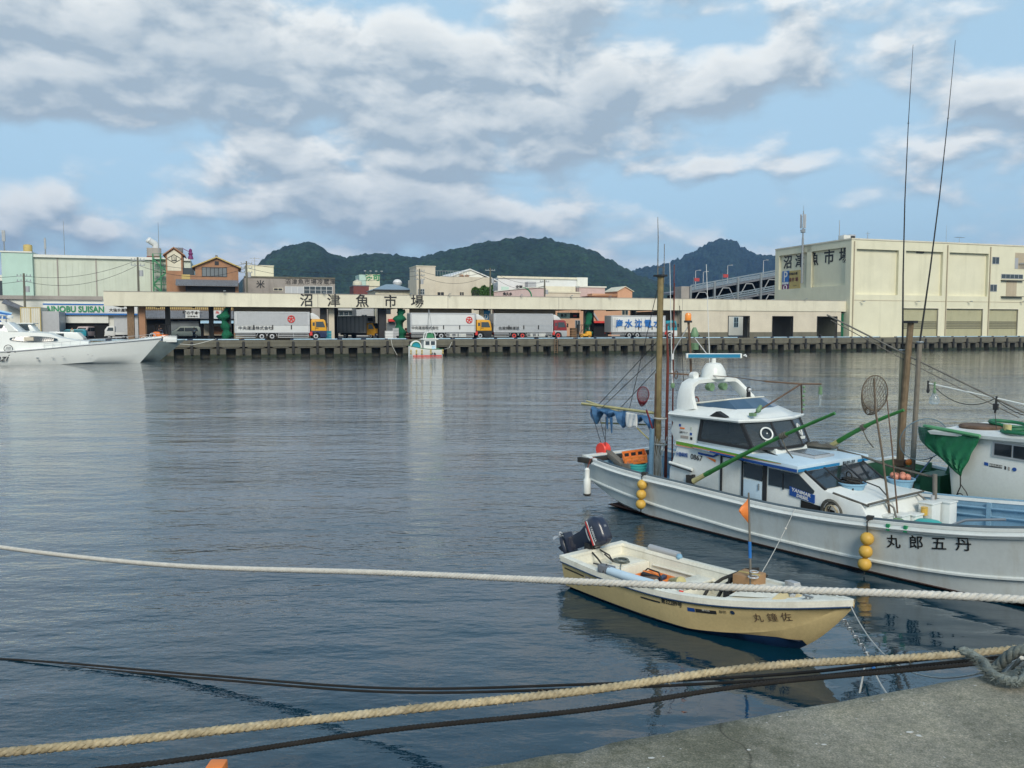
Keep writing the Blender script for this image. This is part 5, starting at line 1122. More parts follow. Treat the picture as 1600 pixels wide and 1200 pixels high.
dm('rope_tan', (.36,.30,.19), .95, .3, 3, fine=.3, streak=.5, scol=(.6,.56,.46), zs=1)
dm('rope_dark', (.014,.013,.012), .9, .3, 8, fine=.2)
dm('rope_grey', (.15,.17,.155), .95, .35, 12, fine=.3)
dm('lamp_green', (.14,.24,.13), .5, .1, 5)
M['amber_lens'] = lamp_mat()
def interp(tab, x):
    if x <= tab[0][0]: return tab[0][1]
    for i in range(len(tab)-1):
        (a, va), (b, vb) = tab[i], tab[i+1]
        if a <= x <= b:
            # catmull-rom through the table for a fair curve
            pa = tab[max(i-1,0)]; pb = tab[min(i+2,len(tab)-1)]; t = (x-a)/(b-a); h = b-a
            ma = (vb-pa[1])/(b-pa[0])*h; mb = (pb[1]-va)/(pb[0]-a)*h
            return (2*t**3-3*t*t+1)*va+(t**3-2*t*t+t)*ma+(-2*t**3+3*t*t)*vb+(t**3-t*t)*mb
    return tab[-1][1]
class Boat:
    def __init__(s, t, half, sheer, keel, chine, L, deck, th=.09):
        s.t, s.half, s.sheer, s.keel, s.chine, s.L, s.deck, s.th = t, half, sheer, keel, chine, L, deck, th
    def prof(s, a):
        b = max(.01, interp(s.half, a)); zs = interp(s.sheer, a); zk = interp(s.keel, a); zc = interp(s.chine, a); fl = min(1, b/.9)
        k = lambda d: max(.0, b-d*fl)
        bc = b*(1-.07) if a < 8.5 else b*(.93-.13*min(1, (a-8.5)/3))
        zt = zs-.13
        P = [(0, zk), (bc*.62, zk+(zc-zk)*.22), (bc*.93, zk+(zc-zk)*.62), (bc-.035*fl, zc-.03), (bc+.015*fl, zc-.015), (bc+.015*fl, zc+.012), (bc-.012*fl, zc+.03), (bc+(b-bc)*.45-.015*fl, zc+(zt-zc)*.5), (k(.02), zt), (b+.022*fl, zt+.012), (b+.028*fl, zt+.05), (b+.015*fl, zt+.075), (k(.0), zs)]
        return P
    def side(s, a, z):
        P = s.prof(a)
        if z < P[3][1]: return P[3][0]*(.9 if z > P[3][1]-.1 else .6)
        for (b0, z0), (b1, z1) in zip(P[3:], P[4:]):
            if z0 <= z <= z1 and z1 > z0: return b0+(b1-b0)*(z-z0)/(z1-z0)
        return P[-1][0]
    def build(s, mh, mcap, mlin, mdeck, N=60, a0=0.0):
        A_ = [a0+(s.L-a0)*i/N for i in range(N+1)]; secs = []
        for a in A_:
            P = s.prof(a); secs.append([(a, -b, z) for b, z in P[::-1]]+[(a, b, z) for b, z in P])
        m = MB().loft(secs); n = len(secs[0]); m.f.append(tuple(range(n))); s.hull = m.build('hull', mh, s.t, smooth=True, ang=28)
        cap = []
        for sg in (-1, 1):
            c = []
            for a in A_:
                b = interp(s.half, a); z = interp(s.sheer, a); th = min(s.th, b)
                b = max(b, .012); th = min(s.th, b); c.append([(a, sg*(b+.012), z-.02), (a, sg*(b+.012), z+.022), (a, sg*(b-.02), z+.03), (a, sg*max(b-th, 0), z+.03), (a, sg*max(b-th-.02, 0), z-.02)])
            cap.append(c)
        m = MB(); m.loft(cap[0]); m.loft(cap[1]); b = interp(s.half, a0); z = interp(s.sheer, a0)
        m.box(a0-.03, a0+.09, -b-.01, b+.01, z-.015, z+.028); m.build('rail_cap', mcap, s.t, smooth=True, ang=30)
        li = []
        for a in A_:
            b = max(interp(s.half, a)-s.th-.01, .005); z = interp(s.sheer, a)-.02; d = min(s.deck(a), z-.02)
            bl = max(.002, min(b-.03, s.side(a, d)-.035)); li.append([(a, -b, z), (a, -bl, d), (a, 0, d+.03), (a, bl, d), (a, b, z)])
        m = MB().loft(li); b = interp(s.half, a0)-s.th; d = s.deck(a0); m.box(a0+.06, a0+.08, -b, b, d, interp(s.sheer, a0)-.02); s.lining = m.build('inner_lining', mlin, s.t, smooth=True, ang=30)
def hull_text(bt, tx, size, a0, z0, mm, slope=0.0, bold=0, w=1, off=.008, name='lettering'):
    def fn(x, y):
        a = a0+x*w; z = z0+y+slope*x; return (a, -(bt.side(a, z)+off), z)
    return txt(tx, size, M[mm], bt.t, (0,0,0), name=name, bold=bold*size, fn=fn)
# ---------------------------------------------------------------- the white fishing boat
BO = Vector((2.56, 19.47, 0)); BRZ = atan2(-.8, .6)
boat = thing('fishing_boat', 'white fishing boat with wheelhouse, green and blue stripes and black characters on its bow', 'fishing boat', BO, BRZ)
b1 = Boat(boat, [(0,1.17),(1,1.33),(3,1.45),(6,1.50),(8,1.45),(9.3,1.30),(11,.92),(12.3,.42),(13,.02)], [(0,1.0),(1.5,.89),(3,.855),(5.2,.80),(6.4,.83),(7.5,.91),(8.5,1.01),(9.3,1.13),(11,1.45),(13,1.95)],
          [(0,.44),(.5,.10),(1.1,-.25),(2.5,-.45),(9,-.45),(11.5,-.3),(12.4,.3),(13,1.2)], [(0,.50),(.5,.46),(2.2,.31),(3.7,.24),(5.1,.20),(7.5,.24),(9.2,.40),(11,.75),(13,1.6)], 13.0, lambda a: .42+max(0,a-7)*.05)
b1.build(M['hull_white'], M['cabin_white'], M['blue_lining'], M['blue_lining'])
# dark bottom below the waterline
sx = []
for i in range(50):
    a = .8+10.9*i/49; P = b1.prof(a); ring = []
    for (b, z) in P[:4]:
        ring.append((a, -(b+.006), min(z, .035)))
    sx.append(ring+[(x, -y, z) for x, y, z in ring[::-1]])
MB().loft(sx).build('bottom_paint', M['antifoul'], boat, smooth=True)
def P1(a, b, z): return Vector((a, -b, z))
rail = [P1(a, interp(b1.half, a)-.035, interp(b1.sheer, a)+.036) for a in [.55+i*.25 for i in range(36)]]
MB().tube(rail, .027, 6).build('rail_strip', M['rail_blue'], boat, smooth=True)
MB().tube([P1(a, interp(b1.half, a)+.03, interp(b1.sheer, a)-.075) for a in [.5+i*.25 for i in range(48)]], .022, 6).build('rubbing_strake', M['cabin_white'], boat, smooth=True)
MB().tube([P1(a, -(interp(b1.half, a)-.035), interp(b1.sheer, a)+.036) for a in [.3+i*.25 for i in range(48)]], .022, 6).build('rail_strip', M['blue_lining'], boat, smooth=True)
MB().box(-.07,.10,-1.22,1.22,.86,.97).obox((.2,-1.24,.93),(.5,.09,.12),(0,0,.16)).build('stern_bumper', M['rubber'], boat, bevel=.02)
MB().box(-.10,.02,-1.1,1.1,.42,.62).build('stern_ledge', M['hull_white'], boat, bevel=.03)
# ribs and stringers of the blue bulwark
rb = MB()
for sg in (-1, 1):
    for i in range(11):
        a = .9+i*.75; b = (interp(b1.half, a)-.135)*sg; z = interp(b1.sheer, a); rb.box(a-.035, a+.035, b-.03, b+.03, b1.deck(a), z-.02)
    for f in (.45, .75):
        rb.tube([(a, sg*(interp(b1.half, a)-.135), b1.deck(a)+(interp(b1.sheer, a)-b1.deck(a))*f) for a in [.3+k*.4 for k in range(22)]], .026, 6)
rb.build('bulwark_rib', M['blue_lining'], boat, smooth=True)
for a in (.75, 1.75, 4.0, 5.45, 6.9, 7.75): MB().obox(P1(a, b1.side(a, interp(b1.chine, a)-.06)+.012, interp(b1.chine, a)-.075), (.13,.05,.045)).build('zinc_block', M['cabin_white'], boat, bevel=.012)
MB().obox(P1(.95,1.33,.82),(.11,.02,.03)).build('rail_tag', M['dark'], boat)
for a in (8.15, 8.42): MB().obox(P1(a-.75, interp(b1.half, a-.75)+.022, interp(b1.sheer, a-.75)-.06),(.05,.05,.10)).build('green_tape', M['sign_green'], boat)
for ch, a, z in zip('丸郎五丹', (7.45, 7.80, 8.13, 8.47), (.60, .66, .71, .77)): hull_text(b1, ch, .225, a, z, 'black_paint', .15, .014)
hp = MB(); hp.add([P1(1.25,b1.side(1.25,.76)+.006,.76), P1(2.0,b1.side(2.0,.72)+.006,.72), P1(2.0,b1.side(2.0,.56)+.006,.52), P1(1.25,b1.side(1.25,.6)+.006,.60)], [(0,1,2,3)]); hp.build('repair_patch', M['hull_white'], boat)
# lower cabin
cb = MB().prism([(2.38,.40),(2.40,1.02),(2.62,1.56),(3.2,1.52),(5.44,1.42),(5.52,1.40),(5.92,1.13),(6.45,1.02),(6.62,1.0),(6.85,.62),(6.85,.40)], 'y', -.95, .95).build('cabin', M['cabin_white'], boat, bevel=.035)
MB().add([P1(3.1,1.06,1.625),P1(5.54,1.14,1.505),P1(5.54,-1.14,1.505),P1(3.1,-1.06,1.625), P1(3.1,1.06,1.53),P1(5.54,1.14,1.385),P1(5.54,-1.14,1.385),P1(3.1,-1.06,1.53)], [(0,1,2,3),(4,7,6,5),(0,4,5,1),(1,5,6,2),(2,6,7,3),(3,7,4,0)]).build('cabin_roof', M['pale_roof'], boat, bevel=.02)
def sidebar(z0a, z0b, a0, a1, h, mm, nm, b=.957, parent=boat, off=0):
    MB().add([P1(a0,b,z0a),P1(a1,b,z0b),P1(a1,b,z0b-h),P1(a0,b,z0a-h),P1(a0,b-.02,z0a),P1(a1,b-.02,z0b),P1(a1,b-.02,z0b-h),P1(a0,b-.02,z0a-h)], [(0,1,2,3),(4,7,6,5),(0,4,5,1),(1,5,6,2),(2,6,7,3),(3,7,4,0)]).build(nm, M[mm], parent)
# stripes: green band then the blue line with its step
def band(pts, h, mm, nm, b=1.0):
    m = MB(); n = len(pts); vs = [P1(a,b(a) if callable(b) else b,z) for a,z in pts]+[P1(a,b(a) if callable(b) else b,z-hh) for (a,z),hh in zip(pts, h if isinstance(h, list) else [h]*n)]
    for i in range(n-1): pass
    m.add(vs, [(i,i+1,n+i+1,n+i) for i in range(n-1)]); return m.build(nm, M[mm], boat)
bb = lambda a: .958 if a < 3.05 else 1.063+(a-3.1)*.033
MB().add([P1(2.50,.955,1.20),P1(2.62,.955,1.60),P1(3.3,.955,1.56),P1(3.3,.955,1.2)], [(0,1,2,3)])
MB().prism([(2.56,1.52),(2.60,1.625),(3.12,1.605),(3.12,1.50)], 'y', -.975, -.94).build('stripe_base', M['cabin_white'], boat)
band([(2.60,1.615),(3.08,1.595)], .065, 'stripe_green', 'green_stripe', .98)
band([(3.1,1.612),(4.2,1.560),(5.2,1.512)], [.045,.038,.008], 'stripe_green', 'green_stripe', lambda a: 1.066+(a-3.1)*.033)
band([(2.60,1.545),(3.08,1.523)], .012, 'orange', 'orange_stripe', .982)
band([(3.1,1.563),(4.3,1.513),(5.2,1.50)], [.010,.010,.006], 'orange', 'orange_stripe', lambda a: 1.067+(a-3.1)*.033)
band([(3.17,1.455),(3.55,1.435),(3.70,1.515)], .042, 'stripe_blue', 'blue_stripe', .972)
band([(3.55,1.535),(4.4,1.49),(5.535,1.445)], [.03,.045,.055], 'stripe_blue', 'blue_stripe', lambda a: 1.068+(a-3.1)*.033)
MB().add([P1(5.546,1.13,1.445),P1(5.546,-.15,1.445),P1(5.546,-.15,1.395),P1(5.546,1.13,1.395)], [(0,1,2,3)]).build('front_stripe', M['sign_blue'], boat)
MB().add([P1(5.546,-.75,1.445),P1(5.546,-1.13,1.445),P1(5.546,-1.13,1.395),P1(5.546,-.75,1.395)], [(0,1,2,3)]).build('front_stripe', M['sign_blue'], boat)
txt('第五郎丸 沼津', .065, M['dark'], boat, (5.552, .45, 1.42), (pi/2,0,pi/2), 'lettering', 1.0, 0, .004)
band([(3.35,1.385),(3.6,1.36)], [.0,.06], 'orange', 'orange_flash', .962)
txt('㋖静岡県', .10, M['stripe_blue'], boat, P1(2.74,.962,1.345), (pi/2,.0,0), 'lettering', .80, 0, .006)
txt('0867', .15, M['dark'], boat, P1(3.12,.962,1.335), (pi/2,.04,0), 'lettering', 1.0, 0, .006)
# handrail tube and fittings on the aft cabin side
MB().tube([P1(2.45,1.0,1.16),P1(3.05,1.0,1.09)], .03, 8).build('side_roll', M['cabin_white'], boat, smooth=True)
MB().tube([P1(2.45,1.01,1.12),P1(3.05,1.01,1.05)], .012, 6).build('side_rod', M['dark'], boat)
MB().obox(P1(3.0,1.0,.88),(.16,.07,.18)).obox(P1(3.1,1.02,.95),(.05,.06,.1)).build('pole_bracket', M['rubber'], boat)
# door, side windows
fr = MB()
fr.box(3.72,3.76,-.972,-.95,.62,1.47).box(4.22,4.25,-.972,-.95,.62,1.42).box(4.70,4.78,-.972,-.95,.62,1.40).prism([(3.72,1.48),(4.25,1.45),(4.25,1.41),(3.72,1.44)], 'y', -.972, -.95)
fr.build('door_frame', M['dark'], boat)
MB().prism([(4.27,1.12),(4.27,1.40),(4.68,1.375),(4.68,1.09)], 'y', -.965, -.95).build('door_window', M['window_tint'], boat)
MB().box(4.27,4.68,-.968,-.95,.62,1.08).build('sliding_door', M['pale_roof'], boat, bevel=.006)
MB().obox(P1(4.62,.98,.98),(.02,.02,.12)).build('door_handle', M['steel'], boat)
MB().prism([(4.82,1.05),(4.82,1.36),(5.44,1.33),(5.76,1.08),(5.74,1.03)], 'y', -.966, -.95).build('side_window', M['window_tint'], boat)
MB().box(5.12,5.14,-.972,-.95,1.01,1.30).build('window_mullion', M['dark'], boat)
# raked windscreen in three panes
def qd(a,b): return a.lerp(b,.5)
for (b0, b1_) in ((.90,.36),(.32,-.28),(-.32,-.90)):
    MB().solid([P1(5.56,b0,1.385),P1(5.56,b1_,1.385),P1(5.93,b1_,1.135),P1(5.93,b0,1.135)], .012, (.5,0,.85)).build('windscreen', M['window_tint'], boat)
for b0 in (.92,.34,-.30,-.92): MB().beam(P1(5.54,b0,1.40),P1(5.96,b0,1.13),.045,.03).build('windscreen_pillar', M['dark'], boat)
# name board on the side
bd = MB().prism([(5.27,.935),(5.27,1.095),(5.77,1.01),(5.77,.865)], 'y', -.972, -.95).build('engine_board', M['stripe_blue'], boat)
txt('YANMAR', .085, M['white_paint'], boat, P1(5.51,.976,1.015), (pi/2,.15,0), 'lettering', 1.1, .002, .004)
txt('DIESEL', .075, M['white_paint'], boat, P1(5.54,.976,.935), (pi/2,.15,0), 'lettering', 1.1, .002, .004)
MB().prism([(5.50,.66),(5.50,.88),(6.15,.80),(6.15,.58)], 'y', -.962, -.945).build('vent_opening', M['void'], boat)
# fore trunk: white sloping front with ledges
MB().add([P1(6.25,.92,1.035),P1(6.25,-.92,1.035),P1(6.72,-.86,.97),P1(6.72,.86,.97)], [(0,1,2,3)]).build('trunk_top', M['cabin_white'], boat)
MB().tube([P1(6.72,.9,1.0),P1(6.74,0,1.02),P1(6.70,-.95,1.0)], .018, 6).tube([P1(6.1,.93,1.10),P1(6.74,.92,.98)], .018, 6).build('trunk_rope_edge', M['canvas_dark'], boat)
for (a, b, w_, d_, h_) in ((6.74,.40,.26,.22,.34),(6.84,.10,.28,.22,.32),(6.92,-.20,.26,.20,.30),(6.98,-.62,.30,.24,.46),(7.10,-.95,.26,.26,.46)):
    MB().obox(P1(a,b,.42+h_/2),(d_,w_,h_)).obox(P1(a,b,.42+h_+.012),(d_+.03,w_+.03,.03)).build('deck_box', M['cabin_white'], boat, bevel=.012)
for b in (.45,-.62): MB().tube([P1(6.72,b-.1,.98),P1(6.86,b-.1,.90),P1(6.98,b-.1,.5)], .016, 6).build('grab_rail', M['grey_pole'], boat, smooth=True)
MB().cyl(P1(6.93,-.82,.45),P1(6.93,-.82,.98),.032).build('white_post', M['alu_grey'], boat, smooth=True); MB().cyl(P1(6.93,-.93,.40),P1(6.90,-.93,1.34),.036,.04).build('bollard_post', M['grey_pole'], boat, smooth=True)
MB().tube([P1(7.9,.9,.48),P1(8.05,.95,.9),P1(8.25,.85,1.02),P1(8.75,.7,1.1)], .022, 8).build('bow_rail', M['steel'], boat, smooth=True)
MB().torus(P1(7.55,.2,.62), .12, .03, (0,.3,1), 16, 6).build('hand_ring', M['maroon'], boat, smooth=True)
# ---- wheelhouse
wh = MB()
# rear part with stickers, solid to a=3.15
MB().prism([(2.52,1.58),(2.40,1.80),(2.46,1.98),(2.30,2.14),(3.20,2.14),(3.08,1.60)], 'y', -.93, .93).build('wheelhouse_aft', M['cabin_white'], boat, bevel=.025)
MB().prism([(3.05,1.60),(3.05,1.70),(4.34,1.66),(4.42,1.52),(4.40,1.50)], 'y', -.90, .90).prism([(4.3,1.5),(4.3,1.66),(4.62,1.64),(4.66,1.5)], 'y', -.5, .5).build('wheelhouse_sill', M['cabin_white'], boat)
MB().box(3.05,3.9,-.86,.86,1.66,1.78).box(3.2,3.3,-.86,-.2,1.7,2.12).box(3.25,3.6,.3,.8,1.7,2.0).build('console', M['dark'], boat)
pil = MB()
for b0 in (.92,-.92): pil.beam(P1(3.16,b0,1.68),P1(3.24,b0,2.14),.07,.06); pil.beam(P1(4.40,b0*.96,1.64),P1(4.14,b0*.98,2.14),.055,.06)
pil.beam(P1(4.64,.33,1.64),P1(4.36,.33,2.13),.05,.05).beam(P1(4.64,-.33,1.64),P1(4.36,-.33,2.13),.05,.05)
for b0 in (.93,-.93): pil.beam(P1(3.14,b0,1.70),P1(4.40,b0*.97,1.655),.05,.05).beam(P1(3.2,b0,2.13),P1(4.15,b0,2.13),.05,.05)
pil.beam(P1(4.40,.89,1.65),P1(4.64,.33,1.65),.05,.05).beam(P1(4.64,.33,1.65),P1(4.64,-.33,1.65),.05,.05).beam(P1(4.64,-.33,1.65),P1(4.40,-.89,1.65),.05,.05)
pil.build('window_frame', M['dark'], boat)
M['thru_glass'] = mat('thru_glass', (.05,.065,.075), .04, .05, 3, alpha=.55, spec=.9)
def pane(q, nm='window_pane'): return MB().solid(q, .006).build(nm, M['thru_glass'], boat)
for b0 in (.935,-.935): pane([P1(3.20,b0,1.70),P1(4.38,b0*.965,1.66),P1(4.15,b0*.985,2.12),P1(3.26,b0,2.12)])
pane([P1(4.41,.87,1.66),P1(4.64,.35,1.66),P1(4.37,.35,2.12),P1(4.16,.90,2.12)]); pane([P1(4.65,.31,1.66),P1(4.65,-.31,1.66),P1(4.37,-.31,2.12),P1(4.37,.31,2.12)]); pane([P1(4.64,-.35,1.66),P1(4.41,-.87,1.66),P1(4.16,-.90,2.12),P1(4.37,-.35,2.12)])
for (a, b, dz) in ((4.43,.55,1.92),(4.46,-.45,1.93)):
    n_ = Vector((1,-.4 if b > 0 else .4,.5)); n_ = Vector((.85, -.42 if b > 0 else .42, .45))
    MB().torus(P1(a+.03,b,dz), .118, .016, n_, 24, 8).cyl(P1(a+.03,b,dz), Vector(P1(a+.03,b,dz))+n_*.02, .012).obox(P1(a+.08,b,dz-.15),(.05,.16,.05)).build('clear_view_screen', M['lamp_green'] if False else M['cabin_white'], boat, smooth=True)
# roof of the wheelhouse with its flared lip
def outline(z, g, a0=2.28, af=4.16, am=4.38, hb=1.0):
    return [P1(a0-g,hb*.80,z),P1(a0+.15,hb+g,z),P1(3.4,hb+g*1.1,z),P1(af+g*.6,hb+g,z),P1(am+g,.38,z),P1(am+g,-.38,z),P1(af+g*.6,-hb-g,z),P1(3.4,-hb-g*1.1,z),P1(a0+.15,-hb-g,z),P1(a0-g,-hb*.80,z)]
MB().loft([outline(2.115,-.03),outline(2.13,.03),outline(2.16,.045),outline(2.19,.02)], closed=True, cap=True).build('wheelhouse_roof', M['cabin_white'], boat, smooth=True, ang=40)
def ring2(z, a0, af, am, hb): return [P1(a0,hb*.9,z),P1(a0+.1,hb,z),P1(3.3,hb,z),P1(af,hb*.92,z),P1(am,.3,z),P1(am,-.3,z),P1(af,-hb*.92,z),P1(3.3,-hb,z),P1(a0+.1,-hb,z),P1(a0,-hb*.9,z)]
MB().loft([ring2(2.18,2.35,4.12,4.33,.96),ring2(2.25,2.42,4.02,4.2,.86),ring2(2.34,2.55,3.86,4.02,.70)], closed=True, cap=True).build('roof_coaming', M['cabin_white'], boat, smooth=True, ang=40)
vi = [[P1(2.62,.70,2.335),P1(3.2,.71,2.335),P1(3.84,.66,2.335),P1(4.0,.30,2.335),P1(4.0,-.30,2.335),P1(3.84,-.66,2.335),P1(3.2,-.71,2.335),P1(2.9,-.70,2.335)],
      [P1(2.60,.69,2.36),P1(3.05,.66,2.42),P1(3.55,.58,2.50),P1(3.68,.26,2.52),P1(3.68,-.26,2.52),P1(3.55,-.58,2.50),P1(3.05,-.66,2.44),P1(2.85,-.68,2.40)]]
MB().loft(vi).build('tinted_visor', mat('visor_blue', (.05,.09,.14), .08, .2, 1, spec=.8), boat)
MB().tube(vi[1], .018, 6).build('visor_trim', M['ochre'] if False else M['skiff_white'], boat, smooth=True)
MB().add([vi[1][1],vi[1][2],vi[1][3],vi[1][4],vi[1][5],vi[1][6]], [(0,1,2,3,4,5)])
MB().prism([(3.45,2.20),(3.85,2.20),(3.62,2.30)], 'y', -.985,-.86).build('roof_vent', M['dark'], boat)
# radar arch
def arch(sec, path, nm, mm):
    rings = []
    for i, (p, w_, d_) in enumerate(path):
        p = Vector(p); t_ = (Vector(path[min(i+1,len(path)-1)][0])-Vector(path[max(i-1,0)][0])).normalized(); fx = Vector((1,0,0)); up = t_.cross(fx).normalized(); fx = up.cross(t_).normalized()
        rings.append([p+fx*d_*x+up*w_*y for x, y in ((-.5,-.35),(-.35,-.5),(.35,-.5),(.5,-.35),(.5,.35),(.35,.5),(-.35,.5),(-.5,.35))])
    return MB().loft(rings, closed=True, cap=True).build(nm, M[mm], boat, smooth=True, ang=50)
arch(0, [(P1(2.72,.80,2.24),.14,.48),(P1(2.68,.79,2.45),.13,.40),(P1(2.66,.76,2.62),.12,.34),(P1(2.66,.70,2.75),.12,.32),(P1(2.68,.58,2.82),.11,.32),(P1(2.7,0,2.84),.11,.34),(P1(2.70,-.56,2.82),.11,.30),(P1(2.74,-.69,2.74),.11,.26),(P1(2.84,-.77,2.60),.11,.24),(P1(3.0,-.84,2.42),.12,.24),(P1(3.08,-.88,2.25),.12,.26)], 'radar_arch', 'cabin_white')
MB().lathe(P1(2.72,0,2.86), [(.26,0),(.27,.04),(.25,.10),(.245,.16),(.19,.26),(.15,.31),(.06,.33)], 20).build('radar_dome', M['cabin_white'], boat, smooth=True)
MB().cyl(P1(2.72,0,3.18),P1(2.72,0,3.28),.05).build('scanner_mount', M['cabin_white'], boat, smooth=True)
sc_ = MB().obox(P1(2.72,0,3.33),(1.16,.10,.10),(0,0,atan2(.8,.6))).build('radar_scanner', M['cabin_white'], boat, bevel=.015)
MB().obox(Vector(P1(2.72,0,3.33))+Vector((.8,-.6,0))*.052+Vector((0,0,0)),(1.08,.01,.075),(0,0,atan2(.8,.6))).build('scanner_face', mat('scanner_blue', (.01,.18,.32), .4, .05, 3), sc_)
MB().tube([P1(2.72+.6*.62,-.8*.62,3.33),P1(2.72+.6*.66,-.8*.66,3.35),P1(2.72+.6*.68,-.8*.68,3.31)], .02, 6).build('scanner_tip', M['white_paint'], sc_)
for (a, b, z, r, nm) in ((2.62,.50,2.93,.085,'search_light'),(2.86,.28,2.70,.085,'flood_light'),(2.98,.02,2.71,.08,'flood_light')):
    MB().lathe(P1(a,b,z), [(r*.5,-.09),(r*.9,-.05),(r,.06),(r*.92,.07),(.01,.05)], 14, 'x').build(nm, M['cabin_white'] if nm == 'search_light' else M['lamp_green'], boat, smooth=True)
MB().obox(P1(3.5,-.15,2.56),(.05,.07,.10)).tube([P1(3.5,-.15,2.5),P1(3.5,-.15,2.6)],.02,6).torus(P1(3.5,-.15,2.66),.055,.014,(1,0,0),12,5).build('deck_light', M['dark'], boat); MB().ball(P1(3.52,-.15,2.66),.042,10).build('light_lens', M['alu'], boat, smooth=True)
MB().torus(P1(2.75,.55,2.44),.06,.014,(0,1,.2),12,5).build('coiled_hose', M['rust_pole'], boat)
# stickers on the aft panel
for (a, z, w_, h_, mm) in ((2.66,1.94,.05,.05,'stripe_blue'),(2.72,1.885,.12,.03,'orange'),(2.95,1.90,.04,.06,'pale_green'),(2.95,1.79,.05,.05,'stripe_blue'),(2.96,1.70,.055,.05,'dark'),(2.78,1.71,.2,.055,'grey_wall')):
    MB().obox(P1(a,.936,z),(w_,.006,h_)).build('sticker', M[mm], boat)
txt('沼津マリーナ', .05, M['dark'], boat, P1(2.76,.938,1.80), (pi/2,0,0), 'lettering', .75, 0, .003)
# hatch, lashed canvas and small gear on the lower roof
MB().obox(P1(5.0,-.05,1.55),(.62,.62,.05),(0,.05,0)).build('roof_hatch', M['alu_grey'], boat, bevel=.015); MB().obox(P1(5.0,-.05,1.578),(.5,.5,.02),(0,.05,0)).build('hatch_glass', M['glass_grey'], boat)
cv = []
for i in range(15):
    t = i/14; r = .10*sin(pi*min(1,max(.08,t*.94+.03)))**.5; cv.append([P1(4.15+.85*t+r*.7*sin(k/10*2*pi)*.8,-.62-.32*t+r*1.6*cos(k/10*2*pi),1.63-.05*t+r*(.6+.25*sin(i*1.7+k))*sin(k/10*2*pi)) for k in range(10)])
MB().loft(cv, closed=True, cap=True).build('rolled_canvas', M['canvas_dark'], boat, smooth=True)
MB().tube([P1(5.0,-.95,1.55),P1(5.5,-.9,1.50),P1(6.1,-.95,1.36),P1(6.75,-1.0,1.28),P1(6.9,-.93,1.30)], .022, 6).build('lashing_rope', M['canvas_dark'], boat)
MB().tube([P1(4.62,1.0,1.52),P1(5.05,1.02,1.49)], .012, 5).tube([P1(3.9,1.04,1.55),P1(4.6,1.06,1.50)], .01, 5).build('roof_rail', M['dark'], boat)
MB().tube([P1(4.35,.55,1.62),P1(4.9,.62,1.49),P1(5.1,.7,1.47)], .02, 6).obox(P1(4.95,.62,1.50),(.12,.08,.06)).build('pole_support', M['dark'], boat)
# lamp frames over the wheelhouse front
PK = P1(4.67,-.2,2.84)
lf = MB().tube([P1(4.18,.68,2.24), PK], .016, 6).tube([P1(4.22,-.92,2.2), PK], .016, 6).tube([Vector(PK)+Vector((-.42,-.56,.05)), PK, Vector(PK)+Vector((.23,.31,0))], .018, 6).tube([Vector(PK)+Vector((-.42,-.56,.05)), P1(3.5,.2,2.92), P1(2.8,.2,2.93)], .008, 5)
lf.build('lamp_frame', M['mast_dark'], boat)
def bulb(p, nm='fishing_lamp'):
    p = Vector(p); a = MB().cyl(p, p+Vector((0,0,-.08)), .012, n=6).cyl(p+Vector((0,0,-.06)), p+Vector((0,0,-.14)), .04, .03, 10).cyl(p+Vector((0,0,-.14)),p+Vector((0,0,-.20)),.038,.038,10).build(nm, M['lamp_green'], boat, smooth=True)
    MB().cyl(p+Vector((0,0,-.20)),p+Vector((0,0,-.42)),.032,.02,10).build('bulb_glass', M['clear_glass'], a, smooth=True)
bulb(Vector(PK)+Vector((.22,.30,0)))
gm = MB()
for k in range(6): gm.ball(Vector(PK)+Vector((.03+.01*sin(k*2),.05,-.06-.085*k)), .028, 8)
gm.build('hanging_gear', M['lamp_green'], boat, smooth=True)
MB().ball(P1(4.28,.58,2.34),.045,10).cyl(P1(4.28,.58,2.34),P1(4.30,.52,2.44),.05,.03).obox(P1(4.22,.66,2.27),(.1,.1,.06)).build('fishing_lamp', M['lamp_green'], boat, smooth=True)
# beacon pole and whip antennas on the radar arch
bp_ = MB().tube([P1(2.30,.2,2.86),P1(2.26,.2,3.45),P1(2.2,.2,4.05)], .026, 8).build('beacon_pole', M['mast_dark'], boat, smooth=True)
MB().lathe(P1(2.19,.2,4.05), [(.055,0),(.066,.02),(.068,.13),(.05,.17),(.01,.18)], 14).build('amber_beacon', M['amber_lens'], boat, smooth=True)
MB().lathe(P1(2.19,.2,4.02), [(.085,0),(.085,.04),(.05,.05)], 14).build('beacon_base', M['dark'], boat)
MB().lathe(P1(2.30,.12,3.72), [(.08,0),(.09,.05),(.06,.14),(.03,.2)], 12).build('horn', M['lamp_green'], boat, smooth=True)
MB().obox(P1(2.28,.1,3.52),(.13,.13,.14)).build('relay_box', M['lamp_green'], boat)
MB().tube([P1(2.2,.2,3.95),P1(1.95,.35,3.45),P1(1.92,.37,3.28)], .011, 5).tube([P1(2.22,.2,3.85),P1(2.55,0,3.35)], .011, 5).build('stay_arm', M['alu_grey'], boat)
MB().cyl(P1(1.92,.37,3.24),P1(1.92,.37,3.36),.03).cyl(P1(2.55,0,3.26),P1(2.55,0,3.38),.03).build('nav_lamp', M['white_paint'], boat, smooth=True)
MB().tube([P1(1.95,.5,2.95),P1(2.3,.2,2.92),P1(2.5,.1,2.90)], .018, 6).torus(P1(2.02,.36,2.92),.08,.012,(1,.3,0),14,5).build('antenna_bracket', M['mast_dark'], boat)
MB().cyl(P1(1.92,.36,2.72),P1(1.90,.36,3.0),.02).cyl(P1(1.90,.36,3.0),P1(1.80,.36,5.3),.010,.006,6).build('whip_antenna', M['white_paint'], boat)
